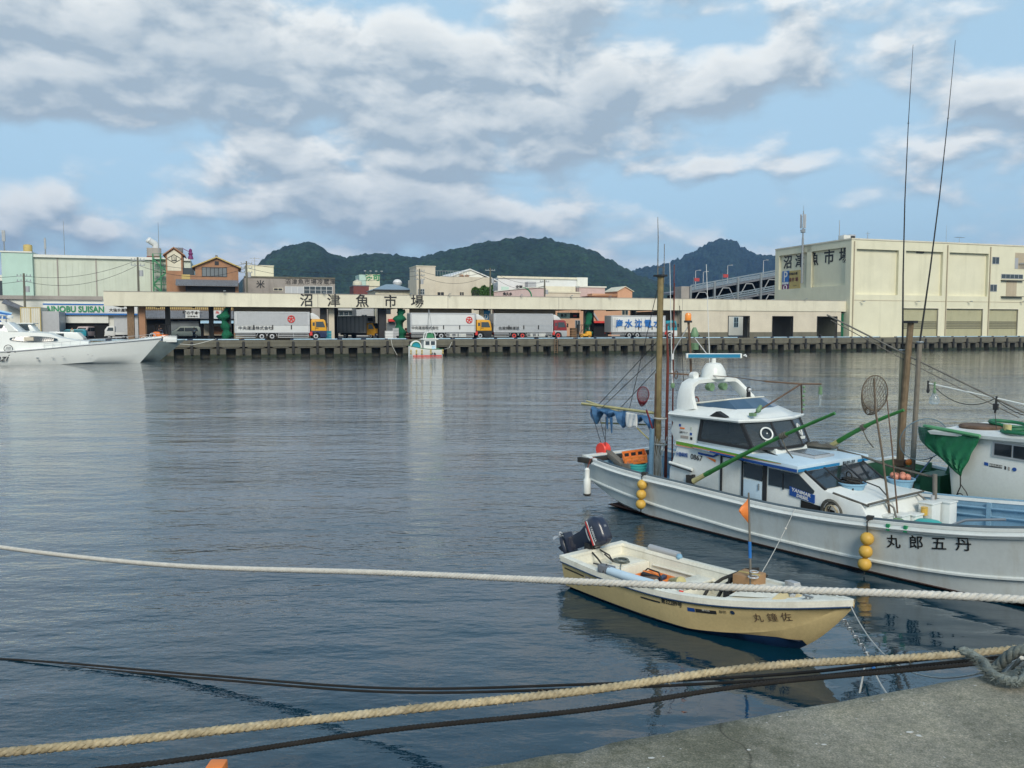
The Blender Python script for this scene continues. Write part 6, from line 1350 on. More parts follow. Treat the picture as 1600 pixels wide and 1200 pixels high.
MB().ball(P1(1.93,.36,2.68),.05,8,1.3).build('antenna_base', M['lamp_green'], boat, smooth=True)
MB().cyl(P1(2.47,-.2,2.85),P1(2.32,-.2,5.25),.010,.006,6).build('whip_antenna', M['white_paint'], boat)
# stern mast, poles, rigging
MB().tube([P1(1.20,0,.45),P1(1.19,0,2.6),P1(1.21,0,5.04)], [.068,.064,.070], 8).build('stern_mast', M['mast_wood'], boat, ang=60)
MB().tube([P1(1.13,.06,.45),P1(1.15,.05,2.9)], .024, 6).build('mast_batten', M['mast_dark'], boat)
MB().tube([P1(1.35,-.08,.45),P1(1.38,-.08,3.2),P1(1.33,-.08,4.0)], [.035,.03,.014], 8).build('rusty_pole', M['rust_pole'], boat, smooth=True)
MB().tube([P1(1.42,-.2,.45),P1(1.42,-.2,5.3)], .009, 5).tube([P1(1.48,-.16,.45),P1(1.47,-.16,4.9)], .010, 5).build('rigging_pole', M['rust_pole'], boat)
MB().tube([P1(1.19,.22,.45),P1(1.21,.22,1.68)], .055, 10).build('blue_post', M['blue_lining'], boat, smooth=True)
MB().tube([P1(1.14,.02,5.02),P1(1.14,.02,5.9),P1(1.12,.02,6.35)], [.013,.010,.006], 6).tube([P1(1.29,-.02,4.9),P1(1.29,-.02,5.75)], .008, 5).tube([P1(1.14,.02,5.25),P1(1.24,-.04,5.25),P1(1.24,-.04,5.02)], .012, 5).build('mast_antenna', M['grey_pole'], boat)
MB().obox(P1(1.2,0,5.06),(.24,.2,.04)).build('mast_cap', M['dark'], boat)
rg = MB()
for (p, q_) in ((P1(1.14,.03,4.75),P1(.27,0,2.0)),(P1(1.14,.03,3.3),P1(-.55,.1,2.0)),(P1(1.14,.0,3.0),P1(-.2,-.1,1.95)),(P1(1.12,0,3.6),P1(-.9,.0,1.95)),(P1(-.95,.1,1.95),P1(-.02,.55,1.1)),(P1(-.4,.1,1.8),P1(0,.5,1.1)),(P1(-.9,-.1,1.9),P1(-.02,.4,1.05)),(P1(1.5,-.3,4.4),P1(1.62,-.5,1.0))): rg.tube([p, q_], .008, 5)
rg.build('rigging_line', M['dark'], boat)
MB().tube([P1(1.1,.02,2.0),P1(-1.35,.02,2.04)], .035, 6).tube([P1(1.1,-.12,1.72),P1(-.8,-.12,1.60)], .022, 6).tube([P1(-1.32,-.1,2.1),P1(1.0,-.08,1.76)], .02, 6).tube([P1(.35,0,1.72),P1(1.12,.05,1.30)], .018, 6).build('boom', M['bamboo_end'], boat)
sl = []
for i in range(22):
    t = i/21; a = -.95+2.0*t; sg_ = .16+.10*sin(i*1.3)+.10*sin(i*.6+1); sl.append([P1(a, .11*cos(k/10*2*pi)*(1+.4*sin(i*2.1)), 1.98-.10*t-sg_*.5+(.5*sg_+.02)*sin(k/10*2*pi)*(1+.25*sin(i+k))) for k in range(10)])
MB().loft(sl, closed=True, cap=True).build('furled_tarp', M['tarp_blue'], boat, smooth=True)
for a, l_ in ((-.45,.30),(-.30,.38),(.55,.12)): MB().solid([P1(a,.08,1.80),P1(a+.10,.08,1.80),P1(a+.07,.06,1.80-l_),P1(a+.04,.06,1.80-l_)], .01, (0,1,0)).build('tarp_strip', M['tarp_blue'], boat)
hg = [[P1(.30+.36*i/8, .13+.015*sin(i*1.9+j*.5), 1.97-.02*i/8-.33*j/8-.03*sin(i*.8)*j/8) for i in range(9)] for j in range(9)]
c_ = MB().loft(hg).build('hung_cloth', M['cloth_white'], boat, smooth=True); md = c_.modifiers.new('th', 'SOLIDIFY'); md.thickness = .006
# tied rope tails at the mast foot
tr_ = MB()
for k in range(7): tr_.tube([P1(1.24+.03*k,.14-.03*k,1.5-.05*(k%3)),P1(1.22+.035*k,.16,1.0),P1(1.18+.05*k,.12,.5)], .009, 5)
tr_.torus(P1(1.26,0,1.32),.14,.02,(0,0,1),14,5).torus(P1(1.26,0,1.9),.13,.02,(0,0,1),14,5).build('rope_tails', M['rope_white'], boat)
for a, b, z in ((-.02,.1,1.08),): pass
# line hauler
lh = MB().beam(P1(-.02,.42,1.03),P1(.62,.52,.80),.16,.12).beam(P1(.62,.52,.80),P1(.86,.50,.82),.14,.12).cyl(P1(.3,.5,.45),P1(.35,.5,.9),.04).build('hauler_arm', M['grey_pole'], boat, bevel=.01)
MB().lathe(P1(-.10,.46,1.08), [(.05,-.10),(.15,-.10),(.165,-.07),(.10,-.02),(.10,.02),(.165,.07),(.15,.10),(.05,.10)], 22, 'y').build('hauler_drum', M['float_red'], boat, smooth=True, ang=50)
# landing net on the stern
dm('net_brown', (.13,.10,.07), .8, .2, 10)
def landing_net(nm, lab, c, rx, rz_, handle, mm, hm, depth=.35, nrm=(.75,.1,.1), mesh=.035):
    t = thing(nm, lab, 'net', BO, BRZ); c = Vector(c); n_ = Vector((.8,.6,0)) ; n_ = Vector((1,-.75,0)).normalized(); x = Vector((.75,1,0)).normalized()*-1; zz = Vector((0,0,1))
    hoop = [c+x*rx*cos(2*pi*k/28)+zz*rz_*sin(2*pi*k/28) for k in range(28)]
    MB().tube(hoop, .010, 6, closed=True).build('hoop', M[hm], t, smooth=True)
    MB().tube(handle, [.02]+[.018]*(len(handle)-1), 8).build('handle', M[hm], t, smooth=True)
    m = MB(); rings = []
    for j in range(7):
        f = j/6; s_ = (1-f**1.8*.85); rings.append([c+x*rx*s_*cos(2*pi*k/28)+zz*(rz_*s_*sin(2*pi*k/28)-depth*.75*f**1.1)-n_*depth*.55*f for k in range(28)])
    for r_ in rings[1:]: m.tube(r_, .0048, 3, closed=True)
    for k in range(28): m.tube([r_[k] for r_ in rings], .0048, 3)
    m.build('netting', M[mm], t); return t
landing_net('landing_net', 'dark red landing net hung beside the wooden stern mast', P1(1.2,.5,2.45), .13, .17, [P1(1.3,.5,2.12),P1(1.35,.35,1.7)], 'net_red', 'net_red', .34)
landing_net('landing_net', 'big oval landing net on a long rusty handle standing at the foredeck', P1(6.44,.3,2.80), .22, .30, [P1(6.77,.3,.75),P1(6.60,.3,1.8),P1(6.46,.3,2.5),P1(6.42,.3,3.05)], 'net_brown', 'net_brown', .46)
t = thing('gaff_pole', 'thin brown gaff pole standing right of the big landing net', 'pole', BO, BRZ); MB().tube([P1(6.80,.1,.72),P1(6.66,.1,1.9),P1(6.54,.1,2.75)], [.014,.012,.008], 6).build('pole', M['mast_dark'], t); MB().tube([P1(6.54,.1,2.75),P1(6.50,.1,2.82),P1(6.55,.12,2.84)], .006, 5).build('hook', M['steel'], t)
# green bamboo booms
def boom(lab, p, q_, r, tie):
    t = thing('bamboo_pole', lab, 'pole', BO, BRZ); p = Vector(p); q_ = Vector(q_); d = q_-p; pts = []; rr = []
    for i in range(33):
        f = i/32; pts.append(p+d*f+Vector((0,0,.05*sin(pi*f)))); rr.append(r*(1-.45*f)*(1.10 if i % 4 == 0 else 1))
    MB().tube(pts[3:], rr[3:], 9).build('bamboo', M['bamboo'], t, smooth=True)
    MB().tube(pts[:4], [x*1.04 for x in rr[:4]], 9).build('bamboo_end', M['bamboo_end'], t, smooth=True)
    k = int(32*tie); tt = MB()
    for j in range(4): tt.torus(pts[k]+(pts[k+1]-pts[k])*(j*.35), rr[k]+.010, .014, d, 12, 5)
    tt.tube([pts[k], pts[k]+Vector((.12,.0,-.22)), pts[k]+Vector((.22,.05,-.36))], .012, 5); tt.build('lashing', M['canvas_dark'], t)
boom('near green bamboo boom lashed slanting across the wheelhouse side', P1(3.33,1.28,.93), P1(6.29,1.25,2.50), .048, .66)
boom('far green bamboo boom slanting up behind the big landing net', P1(4.72,-1.2,1.58), P1(6.16,-1.2,2.40), .05, .45)
# tubs, crate, basket, coils
def tub(lab, c, r, h, mm, inner=None, n=24, nm='tub', cat='tub'):
    t = thing(nm, lab, cat, BO, BRZ); c = Vector(c)
    MB().lathe(c, [(r*.80,0),(r*.97,h*.8),(r*1.06,h*.84),(r*1.07,h*.98),(r*1.0,h),(r*.93,h*.94),(r*.80,h*.25),(.01,h*.22)], n).build('body', M[mm], t, smooth=True, ang=40)
    return t
tb = tub('pale blue tub with black ropes on the cabin front', P1(6.0,.20,1.02), .235, .17, 'tub_blue')
rp_ = MB(); rn = random.Random(2)
for k in range(9): a0 = rn.random()*6; rp_.torus(P1(6.0+rn.uniform(-.05,.05),.20+rn.uniform(-.05,.05),1.15+.012*k), .12+rn.random()*.05, .012, (rn.uniform(-.3,.3),rn.uniform(-.3,.3),1), 16, 5)
rp_.tube([P1(6.15,.05,1.21),P1(6.4,.0,1.14),P1(6.6,.1,1.03)], .012, 5).tube([P1(6.0,.2,1.3),P1(6.1,.3,1.24),P1(6.15,.42,1.0),P1(6.2,.5,.9)], .014, 5).torus(P1(5.95,.2,1.30), .07, .012, (.3,1,.2), 14, 5); rp_.build('black_rope', M['rubber'], tb)
tb = tub('pale blue tub heaped with orange floats at the cabin front corner', P1(6.25,-1.0,1.0), .235, .17, 'tub_blue')
for k in range(8): MB().ball(P1(6.25+.13*cos(k*.9),-1.0+.12*sin(k*.9),1.19+.02*(k%2)), .06, 10).build('net_float', M['pink_float'] if 'pink_float' in M else M.setdefault('pink_float', mat('pink_float', (.55,.22,.15), .6, .35, 14)), tb, smooth=True)
t = thing('basket', 'teal plastic basket under the orange crate on the stern deck', 'basket', BO, BRZ)
MB().lathe(P1(.86,.32,.42), [(.17,0),(.21,.40),(.225,.41),(.225,.45),(.20,.45),(.165,.03),(.01,.02)], 22).build('body', M['tub_teal'], t, smooth=True, ang=40); MB().torus(P1(.86,.32,.66),.203,.010,(0,0,1),22,5).torus(P1(.86,.32,.78),.213,.010,(0,0,1),22,5).build('rim_band', M['tub_teal'], t)
t = thing('crate', 'orange plastic crate tipped on top of the teal basket', 'crate', BO, BRZ)
cm_ = MB(); R_ = (radians(14), radians(-8), radians(52))
def cr(c, s_):
    cc = Euler(R_).to_matrix()@Vector(c)+P1(.74,.28,.99); cm_.obox(cc, s_, R_)
cr((0,0,-.09),(.52,.36,.015))
for y in (-.18,.18): cr((0,y,.07),(.52,.015,.05)); cr((0,y,-.07),(.52,.015,.05)); [cr((x,y,0),(.05,.015,.12)) for x in (-.23,-.08,.08,.23)]
for x in (-.255,.255): cr((x,0,.07),(.015,.36,.05)); cr((x,0,-.07),(.015,.36,.05)); [cr((x,y,0),(.015,.05,.12)) for y in (-.15,.15)]
cm_.build('body', M['crate_orange'], t)
t = thing('basket', 'pale yellow mesh basket behind the stern mast', 'basket', BO, BRZ); MB().lathe(P1(1.75,-.1,.42), [(.15,0),(.20,.40),(.20,.44),(.18,.42),(.14,.04)], 16).build('body', M['ochre'], t, smooth=True)
t = thing('rope_coil', 'grey and tan rope coil hung on the cabin side by the tub', 'rope', BO, BRZ); rc = MB()
for k in range(7): rc.torus(P1(6.12+.015*k,1.02+.012*(k%3),.80), .20-.012*k, .011, (.1,1,.05), 22, 5)
rc.build('coil', M['canvas_dark'], t); MB().torus(P1(6.15,1.05,.78), .13, .010, (.1,1,.05), 18, 5).torus(P1(6.15,1.06,.80), .11, .010, (.1,1,.05), 18, 5).build('inner_coil', M['rope_tan'], t)
t = thing('plastic_lid', 'teal rounded box on the foredeck beside the rail', 'box', BO, BRZ); MB().lathe(P1(7.22,-.12,.44), [(.27,0),(.28,.14),(.25,.20),(.17,.25),(.02,.26)], 18, sy=.8).build('body', M['tub_teal'], t, smooth=True)
t = thing('yellow_can', 'small yellow can standing among the white deck boxes', 'can', BO, BRZ); MB().cyl(P1(7.0,-.40,.70),P1(7.0,-.40,.84),.055).build('body', M['float_yellow'], t, smooth=True); MB().torus(P1(7.0,-.40,.83),.055,.006,n=14,m=4).build('rim', M['ochre'], t)
MB().torus(P1(6.98,.45,.74),.05,.014,(0,0,1),12,5).torus(P1(7.0,.38,.72),.05,.014,(.3,0,1),12,5).build('rope_knot', M['lamp_green'], boat)
# fenders: strings of yellow floats, white tube at the stern
for (a, z0, lab) in ((2.12,.80,'string of three yellow floats hanging below the stern mast'),(7.08,.70,'string of three yellow floats beside the black characters')):
    t = thing('float_fender', lab, 'fender', BO, BRZ); b = b1.side(a, .5)+.115
    for k in range(3): MB().ball(P1(a-.012*k,b+(.0 if k < 1 else .01),z0-.10-.205*k), .105, 18).build('float', M['float_yellow'], t, smooth=True)
    MB().tube([P1(a,interp(b1.half,a)-.1,interp(b1.sheer,a)+.05),P1(a,interp(b1.half,a)+.06,interp(b1.sheer,a)+.0),P1(a,b,z0),P1(a-.03,b,z0-.68)], .012, 6).obox(P1(a,interp(b1.half,a)-.03,interp(b1.sheer,a)+.05),(.10,.10,.06),(0,0,.3)).build('cord', M['rubber'], t)
t = thing('tube_fender', 'white tube fender with a dark foot hung on the stern corner', 'fender', BO, BRZ)
MB().lathe(P1(.34,1.36,.20), [(.07,0),(.085,.04),(.08,.34),(.055,.38),(.06,.56),(.03,.60)], 14).build('tube', M['cabin_white'], t, smooth=True); MB().lathe(P1(.34,1.36,.17), [(.05,0),(.085,.02),(.086,.05)], 14).build('foot', M['rubber'], t, smooth=True); MB().tube([P1(.34,1.36,.78),P1(.36,1.28,.98),P1(.36,1.15,1.02)], .012, 5).build('cord', M['rust_pole'], t)
# ---------------------------------------------------------------- the boat behind
B2O = BO+Vector((2.56,1.92,0)); boat2 = thing('work_boat', 'green decked boat with a white cabin and green tarp behind the white fishing boat', 'fishing boat', B2O, BRZ)
b2 = Boat(boat2, [(4.3,1.15),(5,1.3),(7,1.35),(10,1.3),(12,.9),(13.6,.03)], [(4.3,1.0),(6,.80),(8,.72),(10,.85),(13.6,1.7)], [(4.3,.3),(5,-.2),(6,-.4),(12,-.3),(13.6,1.1)], [(4.3,.5),(6,.3),(10,.4),(13.6,1.5)], 13.6, lambda a: .5)
b2.build(M['hull_white'], M['hull_white'], M['deck_green'], M['deck_green'], N=40, a0=4.3)
def P2(a, b, z): return Vector((a, -(b+3.2), z))
rb = MB()
for i in range(8):
    a = 4.6+i*.5; rb.box(a-.04, a+.04, interp(b2.half,a)-.16, interp(b2.half,a)-.10, .5, .98)
rb.tube([(a, interp(b2.half,a)-.14, .78) for a in [4.4+k*.4 for k in range(12)]], .03, 6).box(5.6,6.0,-.2,.5,.5,.95).build('bulwark_rib', M['deck_green'], boat2)
MB().prism([(5.75,.5),(5.95,1.12),(6.15,1.12),(6.35,.5)], 'y', .2, .9).box(6.3,6.6,.3,.7,.5,1.25).build('winch_housing', M['deck_green'], boat2, bevel=.02)
MB().cyl((6.2,.5,1.1),(6.2,.5,1.4),.07).build('green_post', M['green_paint'], boat2, smooth=True)
c2 = MB().prism([(6.50,.5),(6.42,1.2),(6.30,1.55),(6.22,1.90),(10.2,1.93),(10.2,.5)], 'y', -.75, 1.05).build('cabin', M['cabin_white'], boat2, bevel=.05)
MB().loft([[(6.1,-.86,1.86),(10.4,-.86,1.90),(10.4,1.15,1.90),(6.1,1.15,1.86)],[(6.05,-.88,1.92),(10.4,-.88,1.96),(10.4,1.18,1.96),(6.05,1.18,1.92)],[(6.3,-.7,1.99),(10.4,-.7,2.03),(10.4,1.0,2.03),(6.3,1.0,1.99)]], closed=True, cap=True).build('cabin_roof', M['cabin_white'], boat2, smooth=True, ang=40)
wf = MB().prism([(7.20,1.56),(7.20,1.83),(7.88,1.82),(7.88,1.52)], 'y', -.775, -.76)
wf.build('window_frame', M['alu_grey'], c2); MB().prism([(7.24,1.59),(7.24,1.80),(7.53,1.795),(7.53,1.575)], 'y', -.785, -.777).prism([(7.56,1.575),(7.56,1.79),(7.84,1.785),(7.84,1.555)], 'y', -.785, -.777).build('window_pane', M['window_tint'], c2)
for (a0_, a1_, z, mm) in ((7.06,7.13,1.40,'stripe_blue'),(7.15,7.37,1.385,'dark'),(7.41,7.44,1.37,'dark'),(7.47,7.50,1.365,'grey_wall')): MB().prism([(a0_,z-.03),(a0_,z+.03),(a1_,z+.022),(a1_,z-.038)], 'y', -.756, -.748).build('name_plate', M[mm], c2)
txt('静岡県沼津', .045, M['cabin_white'], boat2, (7.26,-.758,1.382), (pi/2,.03,0), 'lettering', 1, 0, .003)
MB().lathe((7.58,-.758,1.36), [(.004,-.004),(.036,-.004),(.036,.004),(.004,.004)], 14, 'y').build('round_sticker', M['stripe_blue'], c2)
MB().prism([(7.86,1.10),(7.84,1.46),(8.4,1.44),(8.4,1.08)], 'y', -.762, -.748).build('dark_board', M['navy'], c2)
MB().lathe((6.75,-.25,1.98), [(.36,0),(.38,.05),(.34,.08)], 18).build('roof_ring', M['mast_dark'], boat2, smooth=True); MB().torus((7.6,-.45,2.02), .36, .03, (0,0,1), 22, 6, sx=1.0).torus((7.6,-.45,2.03), .28, .03, (0,0,1), 22, 6).torus((7.1,.15,2.08), .33, .035, (.1,0,1), 22, 6).build('net_ring', M['tarp_green'], boat2, smooth=True)
MB().cyl((7.35,-.55,1.98),(7.35,-.55,2.14),.07).build('roof_can', M['bamboo_end'], boat2, smooth=True); MB().obox((8.2,.1,2.1),(.7,.8,.22)).build('roof_locker', M['cabin_white'], boat2, bevel=.03)
# green tarp hung from the roof corner: a sagging triangle
tp = []
TL, TR, TB, TLL = Vector((5.80,-.72,1.97)), Vector((7.04,-.90,1.90)), Vector((6.72,-.92,1.14)), Vector((5.80,-.68,1.70))
for j in range(17):
    v = j/16; L_ = TLL.lerp(TB, max(0,(v-.0))) if v > 0 else TL; L_ = TL.lerp(TLL, min(1, v*3.0)) if v < .34 else TLL.lerp(TB, (v-.34)/.66); R_2 = TR.lerp(TB, v)
    tp.append([L_.lerp(R_2, i/16)+Vector((0,-.05*sin(pi*i/16)*sin(pi*v)-.022*sin(i*1.7+j*.9),-.02*sin(pi*i/16)*(1-v))) for i in range(17)])
c_ = MB().loft(tp).build('green_tarp', M['tarp_green'], boat2, smooth=True); md = c_.modifiers.new('th', 'SOLIDIFY'); md.thickness = .008
MB().tube([TL+Vector((.1,0,.02)),TL.lerp(TR,.5)+Vector((0,-.04,.03)),TR+Vector((0,-.02,.02))], .035, 7).build('tarp_hem', mat('tarp_light', (.10,.30,.14), .6, .15, 4), boat2, smooth=True)
MB().tube([TB,TB+Vector((.02,-.03,-.2)),TB+Vector((-.05,-.02,-.38))], .012, 5).tube([TB+Vector((0,0,-.15)),TB+Vector((.12,0,-.30)),TB+Vector((.16,0,-.42))], .009, 5).torus(TB+Vector((.02,-.03,-.38)),.05,.01,(0,1,0),12,4).build('tarp_cord', M['rubber'], boat2)
# masts and long rods of that boat
def P2p(a, b, z): return P2(a, b, z)
MB().tube([P2(5.15,-3,.5),P2(5.2,-3,2.2),P2(5.30,-3,4.02)], [.078,.072,.062], 10).build('wooden_mast', mat('mast_grey', (.16,.115,.07), .85, .3, 7, streak=.5, scol=(.24,.19,.13), zs=.15), boat2, smooth=True)
MB().obox(P2(5.3,-3,4.03),(.2,.2,.05)).build('mast_cap', M['dark'], boat2)
for (p0, p1_, p2_, p3_, nm) in ((P2(5.12,-3.05,.5),P2(5.12,-3.05,3.45),P2(5.12,-3.05,3.55),P2(5.14,-3.05,9.6),'left'),(P2(5.42,-3.0,.5),P2(5.50,-3.0,3.62),P2(5.51,-3.0,3.7),P2(6.0,-3.0,9.45),'right')):
    MB().tube([p0, p1_], [.055,.048], 9).build('pole_socket', mat('pole_pale_'+nm, (.30,.26,.17) if nm == 'left' else (.17,.15,.12), .7, .2, 5, streak=.4, scol=(.12,.1,.08)), boat2, smooth=True)
    v = p3_-p1_; pp = [p1_+v*f+Vector((-.06*sin(pi*f) if nm == 'left' else .05*sin(pi*f),0,0)) for f in (0,.25,.5,.75,1)]
    MB().tube(pp, [.020,.016,.012,.008,.004], 8).build('fishing_rod', M['dark'], boat2, smooth=True)
    MB().torus(p1_, .055, .02, (0,0,1), 12, 5).torus(pp[3], .014, .008, (0,0,1), 10, 4).build('rod_clamp', M['steel'], boat2)
MB().obox(P2(5.17,-3.0,1.12),(.22,.2,.12)).obox(P2(5.3,-3.0,1.0),(.3,.16,.08)).build('mast_collar', M['mast_dark'], boat2); MB().ball(P2(5.38,-2.95,1.16),.07,8).build('orange_knot', M['orange'], boat2, smooth=True)
MB().tube([P2(3.4,-3.0,4.2),P2(5.4,-3.0,3.28),P2(8.6,-3.0,1.85)], .018, 6).tube([P2(3.5,-3.0,4.08),P2(5.3,-3.0,3.20),P2(7.4,-3.0,2.25)], .010, 5).build('gaff_boom', M['grey_pole'], boat2, smooth=True)
MB().tube([P2(5.69,-3.0,2.80),P2(7.48,-3.0,2.50),P2(9.4,-3.0,2.20)], .014, 8).build('lamp_bar', M['cabin_white'], boat2, smooth=True)
for (a, z) in ((5.70,2.77),(5.83,2.75)): MB().cyl(P2(a,-3.0,z+.08),P2(a,-3.0,z-.10),.022,n=8).ball(P2(a,-3,z-.12),.035,8,1.6).build('lamp_holder', M['dark'] if a < 5.8 else M['lamp_green'], boat2, smooth=True)
MB().lathe(P2(5.83,-3.0,2.40), [(.02,.24),(.05,.18),(.095,.10),(.10,.02),(.07,-.02)], 14).build('bulb_glass', M['clear_glass'], boat2, smooth=True)
MB().cyl(P2(7.0,-3,2.62),P2(6.98,-3,2.30),.02).obox(P2(6.99,-3,2.42),(.08,.06,.12)).build('lamp_holder', M['dark'], boat2)
wr = MB(); 
def sagw(p, q_, s_): return [Vector(p).lerp(Vector(q_), i/12)-Vector((0,0,s_*4*(i/12)*(1-i/12))) for i in range(13)]
wr.tube(sagw(P2(5.83,-3,2.72),P2(6.98,-3,2.58),.22), .008, 5).tube(sagw(P2(6.98,-3,2.56),P2(8.3,-3,2.5),.25), .008, 5).tube([P2(6.98,-3,2.3),P2(7.1,-2.8,2.02)], .006, 5); wr.build('lamp_cable', M['dark'], boat2)
# hoop net leaning over the stern of the green boat
t = thing('hoop_net', 'round hoop net with pale mesh leaning left of the green tarp', 'net', BO, BRZ)
hc = P1(5.9,-2.5,1.72); hx_ = Vector((.6,.8,0)); hz_ = Vector((.15,0,1)).normalized()
hoop = [hc+hx_*.47*cos(2*pi*k/36)+hz_*.42*sin(2*pi*k/36) for k in range(36)]
MB().tube(hoop, .010, 6, closed=True).build('hoop', M['net_blue'], t, smooth=True); nm_ = MB()
for k in range(-13, 14):
    f = k/14; h_ = sqrt(max(0, 1-f*f)); nm_.tube([hc+hx_*.47*f+hz_*.42*h_*g_+Vector((.05*(1-g_*g_),-.05*(1-g_*g_),0)) for g_ in (-1,-.5,0,.5,1)], .0022, 3); nm_.tube([hc+hx_*.47*h_*g_+hz_*.42*f+Vector((.05*(1-g_*g_),-.05*(1-g_*g_),0)) for g_ in (-1,-.5,0,.5,1)], .0022, 3)
nm_.build('netting', M['net_blue'], t); MB().tube([hoop[30], P1(6.1,-2.2,1.25), P1(6.0,-2.0,1.0)], .014, 6).build('handle', M['navy'], t)
# ---------------------------------------------------------------- the cream skiff
SO = Vector((1.25, 12.8, 0)); SF = Vector((.64,-.77,0)).normalized(); SRZ = atan2(SF.y, SF.x); SR = Vector((SF.y,-SF.x,0))
SO2 = SO+SR*.10+SF*.12
skiff = thing('skiff', 'small cream open skiff with white rails tied beside the white fishing boat', 'boat', SO2, SRZ)
sk = Boat(skiff, [(0,.67),(.8,.73),(1.8,.75),(2.5,.68),(3.1,.52),(3.6,.33),(3.95,.16),(4.15,.05),(4.22,.01)], [(0,.49),(1,.455),(2,.465),(2.8,.53),(3.5,.63),(4.22,.76)],
          [(0,-.12),(2.5,-.15),(3.3,-.12),(3.7,.12),(4.0,.42),(4.22,.70)], [(0,.04),(2,.03),(2.8,.09),(3.4,.24),(3.8,.44),(4.22,.73)], 4.22, lambda a: .10 if a < 2.85 else .48+max(0,a-3.5)*.45, .085)
def sprof(a, s=sk):
    b = max(.008, interp(s.half, a)); zs = interp(s.sheer, a); zk = interp(s.keel, a); zc = interp(s.chine, a); fl = min(1, b/.4)
    bc = b*.86 if a < 2.3 else b*(.86-.30*min(1,(a-2.3)/1.3))
    return [(0,zk),(bc*.6,zk+(zc-zk)*.35),(bc*.97,zc),(bc*.985,zc+.005),(bc*1.0,zc+.03),(bc+(b-bc)*.5+.01*fl,zc+(zs-zc)*.5),(b-.012*fl,zs-.075),(b-.012*fl,zs-.07),(b+.014*fl,zs-.065),(b+.016*fl,zs-.05),(b+.016*fl,zs-.02),(b,zs),(b-.005*fl,zs+.004)]
sk.prof = sprof
sk.build(M['skiff_cream'], M['skiff_white'], M['skiff_white'], M['skiff_white'], N=44)
rr_ = [(a, -(interp(sk.half,a)+.012), interp(sk.sheer,a)-.062) for a in [4.22*i/40 for i in range(41)]]
MB().tube(rr_, .012, 6).tube([(x,-y,z) for x,y,z in rr_], .012, 6).build('rub_rail', M['navy'], skiff, smooth=True)
MB().loft([[(a, sg*(interp(sk.half,a)+.018), interp(sk.sheer,a)-.055+dz) for dz in (0,.05)] for a in [4.22*i/30 for i in range(31)] for sg in (-1,)]).build('white_side_band', M['skiff_white'], skiff)
sx = []
for i in range(30):
    a = .02+3.62*i/29; P = sk.prof(a); zt_ = .05+.11*max(0, min(1, (a-2.4)/1.0)); P = P[:3]+[(sk.side(a, max(zt_, P[3][1]+.001)), zt_)]; sx.append([(a, -(b+.006), min(z, zt_)) for b, z in P[::-1]]+[(a, (b+.006), min(z, zt_)) for b, z in P])
MB().loft(sx).build('bottom_paint', mat('bottom_blue', (.012,.045,.13), .5, .2, 4), skiff, smooth=True)
def PSk(a, b, z): return Vector((a, -b, z))
# foredeck
fd = []
for i in range(16):
    a = 2.78+1.38*i/15; b = max(interp(sk.half,a)-.05,.004); z = interp(sk.sheer,a)-.01; fd.append([(a,-b,z),(a,-b*.5,z+.03),(a,0,z+.045*(1-i/15)+.01),(a,b*.5,z+.03),(a,b,z)])
fm_ = MB().loft(fd); fm_.prism([(-.38,.10),(.38,.10),(.55,.52),(-.55,.52)], 'x', 2.74, 2.78); fm_.build('foredeck', M['skiff_white'], skiff, smooth=True, ang=30)
MB().loft([[(2.80,-.42,.56),(2.80,0,.62),(2.80,.42,.56)],[(3.15,-.30,.60),(3.15,0,.66),(3.15,.30,.60)],[(3.45,-.10,.63),(3.45,0,.64),(3.45,.10,.63)]]).build('deck_step', M['skiff_white'], skiff, smooth=True)
MB().solid([(3.32,-.27,.612),(3.55,-.16,.635),(3.55,.0,.66),(3.30,-.02,.655)], .012, (0,0,1)).build('anchor_well', M['skiff_cream'], skiff)
MB().cyl((3.42,.02,.67),(3.50,-.12,.66),.055,.03).build('bow_roller', M['alu_grey'], skiff, smooth=True); MB().obox((3.73,-.17,.68),(.11,.05,.03)).cyl((3.71,-.17,.68),(3.71,-.17,.73),.012).cyl((3.76,-.17,.68),(3.76,-.17,.73),.012).obox((3.735,-.17,.735),(.13,.025,.02)).build('cleat', M['steel'], skiff)
MB().solid([(3.78,-.08,.665),(4.0,-.04,.70),(4.0,.06,.70),(3.78,.1,.675)], .008, (0,0,1)).build('tan_patch', M['ochre'], skiff)
MB().obox((3.18,.40,.64),(.20,.10,.06),(0,-.1,-.4)).obox((3.22,.38,.60),(.12,.12,.10),(0,0,-.4)).build('fairlead', M['alu_grey'], skiff, bevel=.01)
# thwarts, lockers, sole
MB().box(.06,.62,-.60,.60,.10,.34).build('stern_locker', M['skiff_white'], skiff, bevel=.015); MB().box(.30,.60,-.56,-.02,.34,.355).box(.22,.60,.04,.56,.34,.355).build('locker_lid', M['skiff_white'], skiff, bevel=.006)
MB().box(1.52,1.80,-.66,.66,.30,.335).box(1.55,1.77,-.6,.6,.10,.30).build('thwart', M['skiff_white'], skiff, bevel=.01)
MB().prism([(-.28,.11),(.28,.11),(.38,.26),(-.38,.26)], 'x', 2.3, 2.72).build('fore_locker', M['skiff_white'], skiff, bevel=.015)
MB().box(.75,.79,-.6,.6,.12,.15).box(2.1,2.13,-.62,.62,.12,.15).build('sole_seam', M['wood'], skiff)
for sg in (-1,1): MB().tube([(a, sg*(interp(sk.half,a)-.13), .30) for a in (.7,1.2,1.8,2.3,2.7)], .02, 6).build('inner_stringer', M['skiff_white'], skiff, smooth=True)
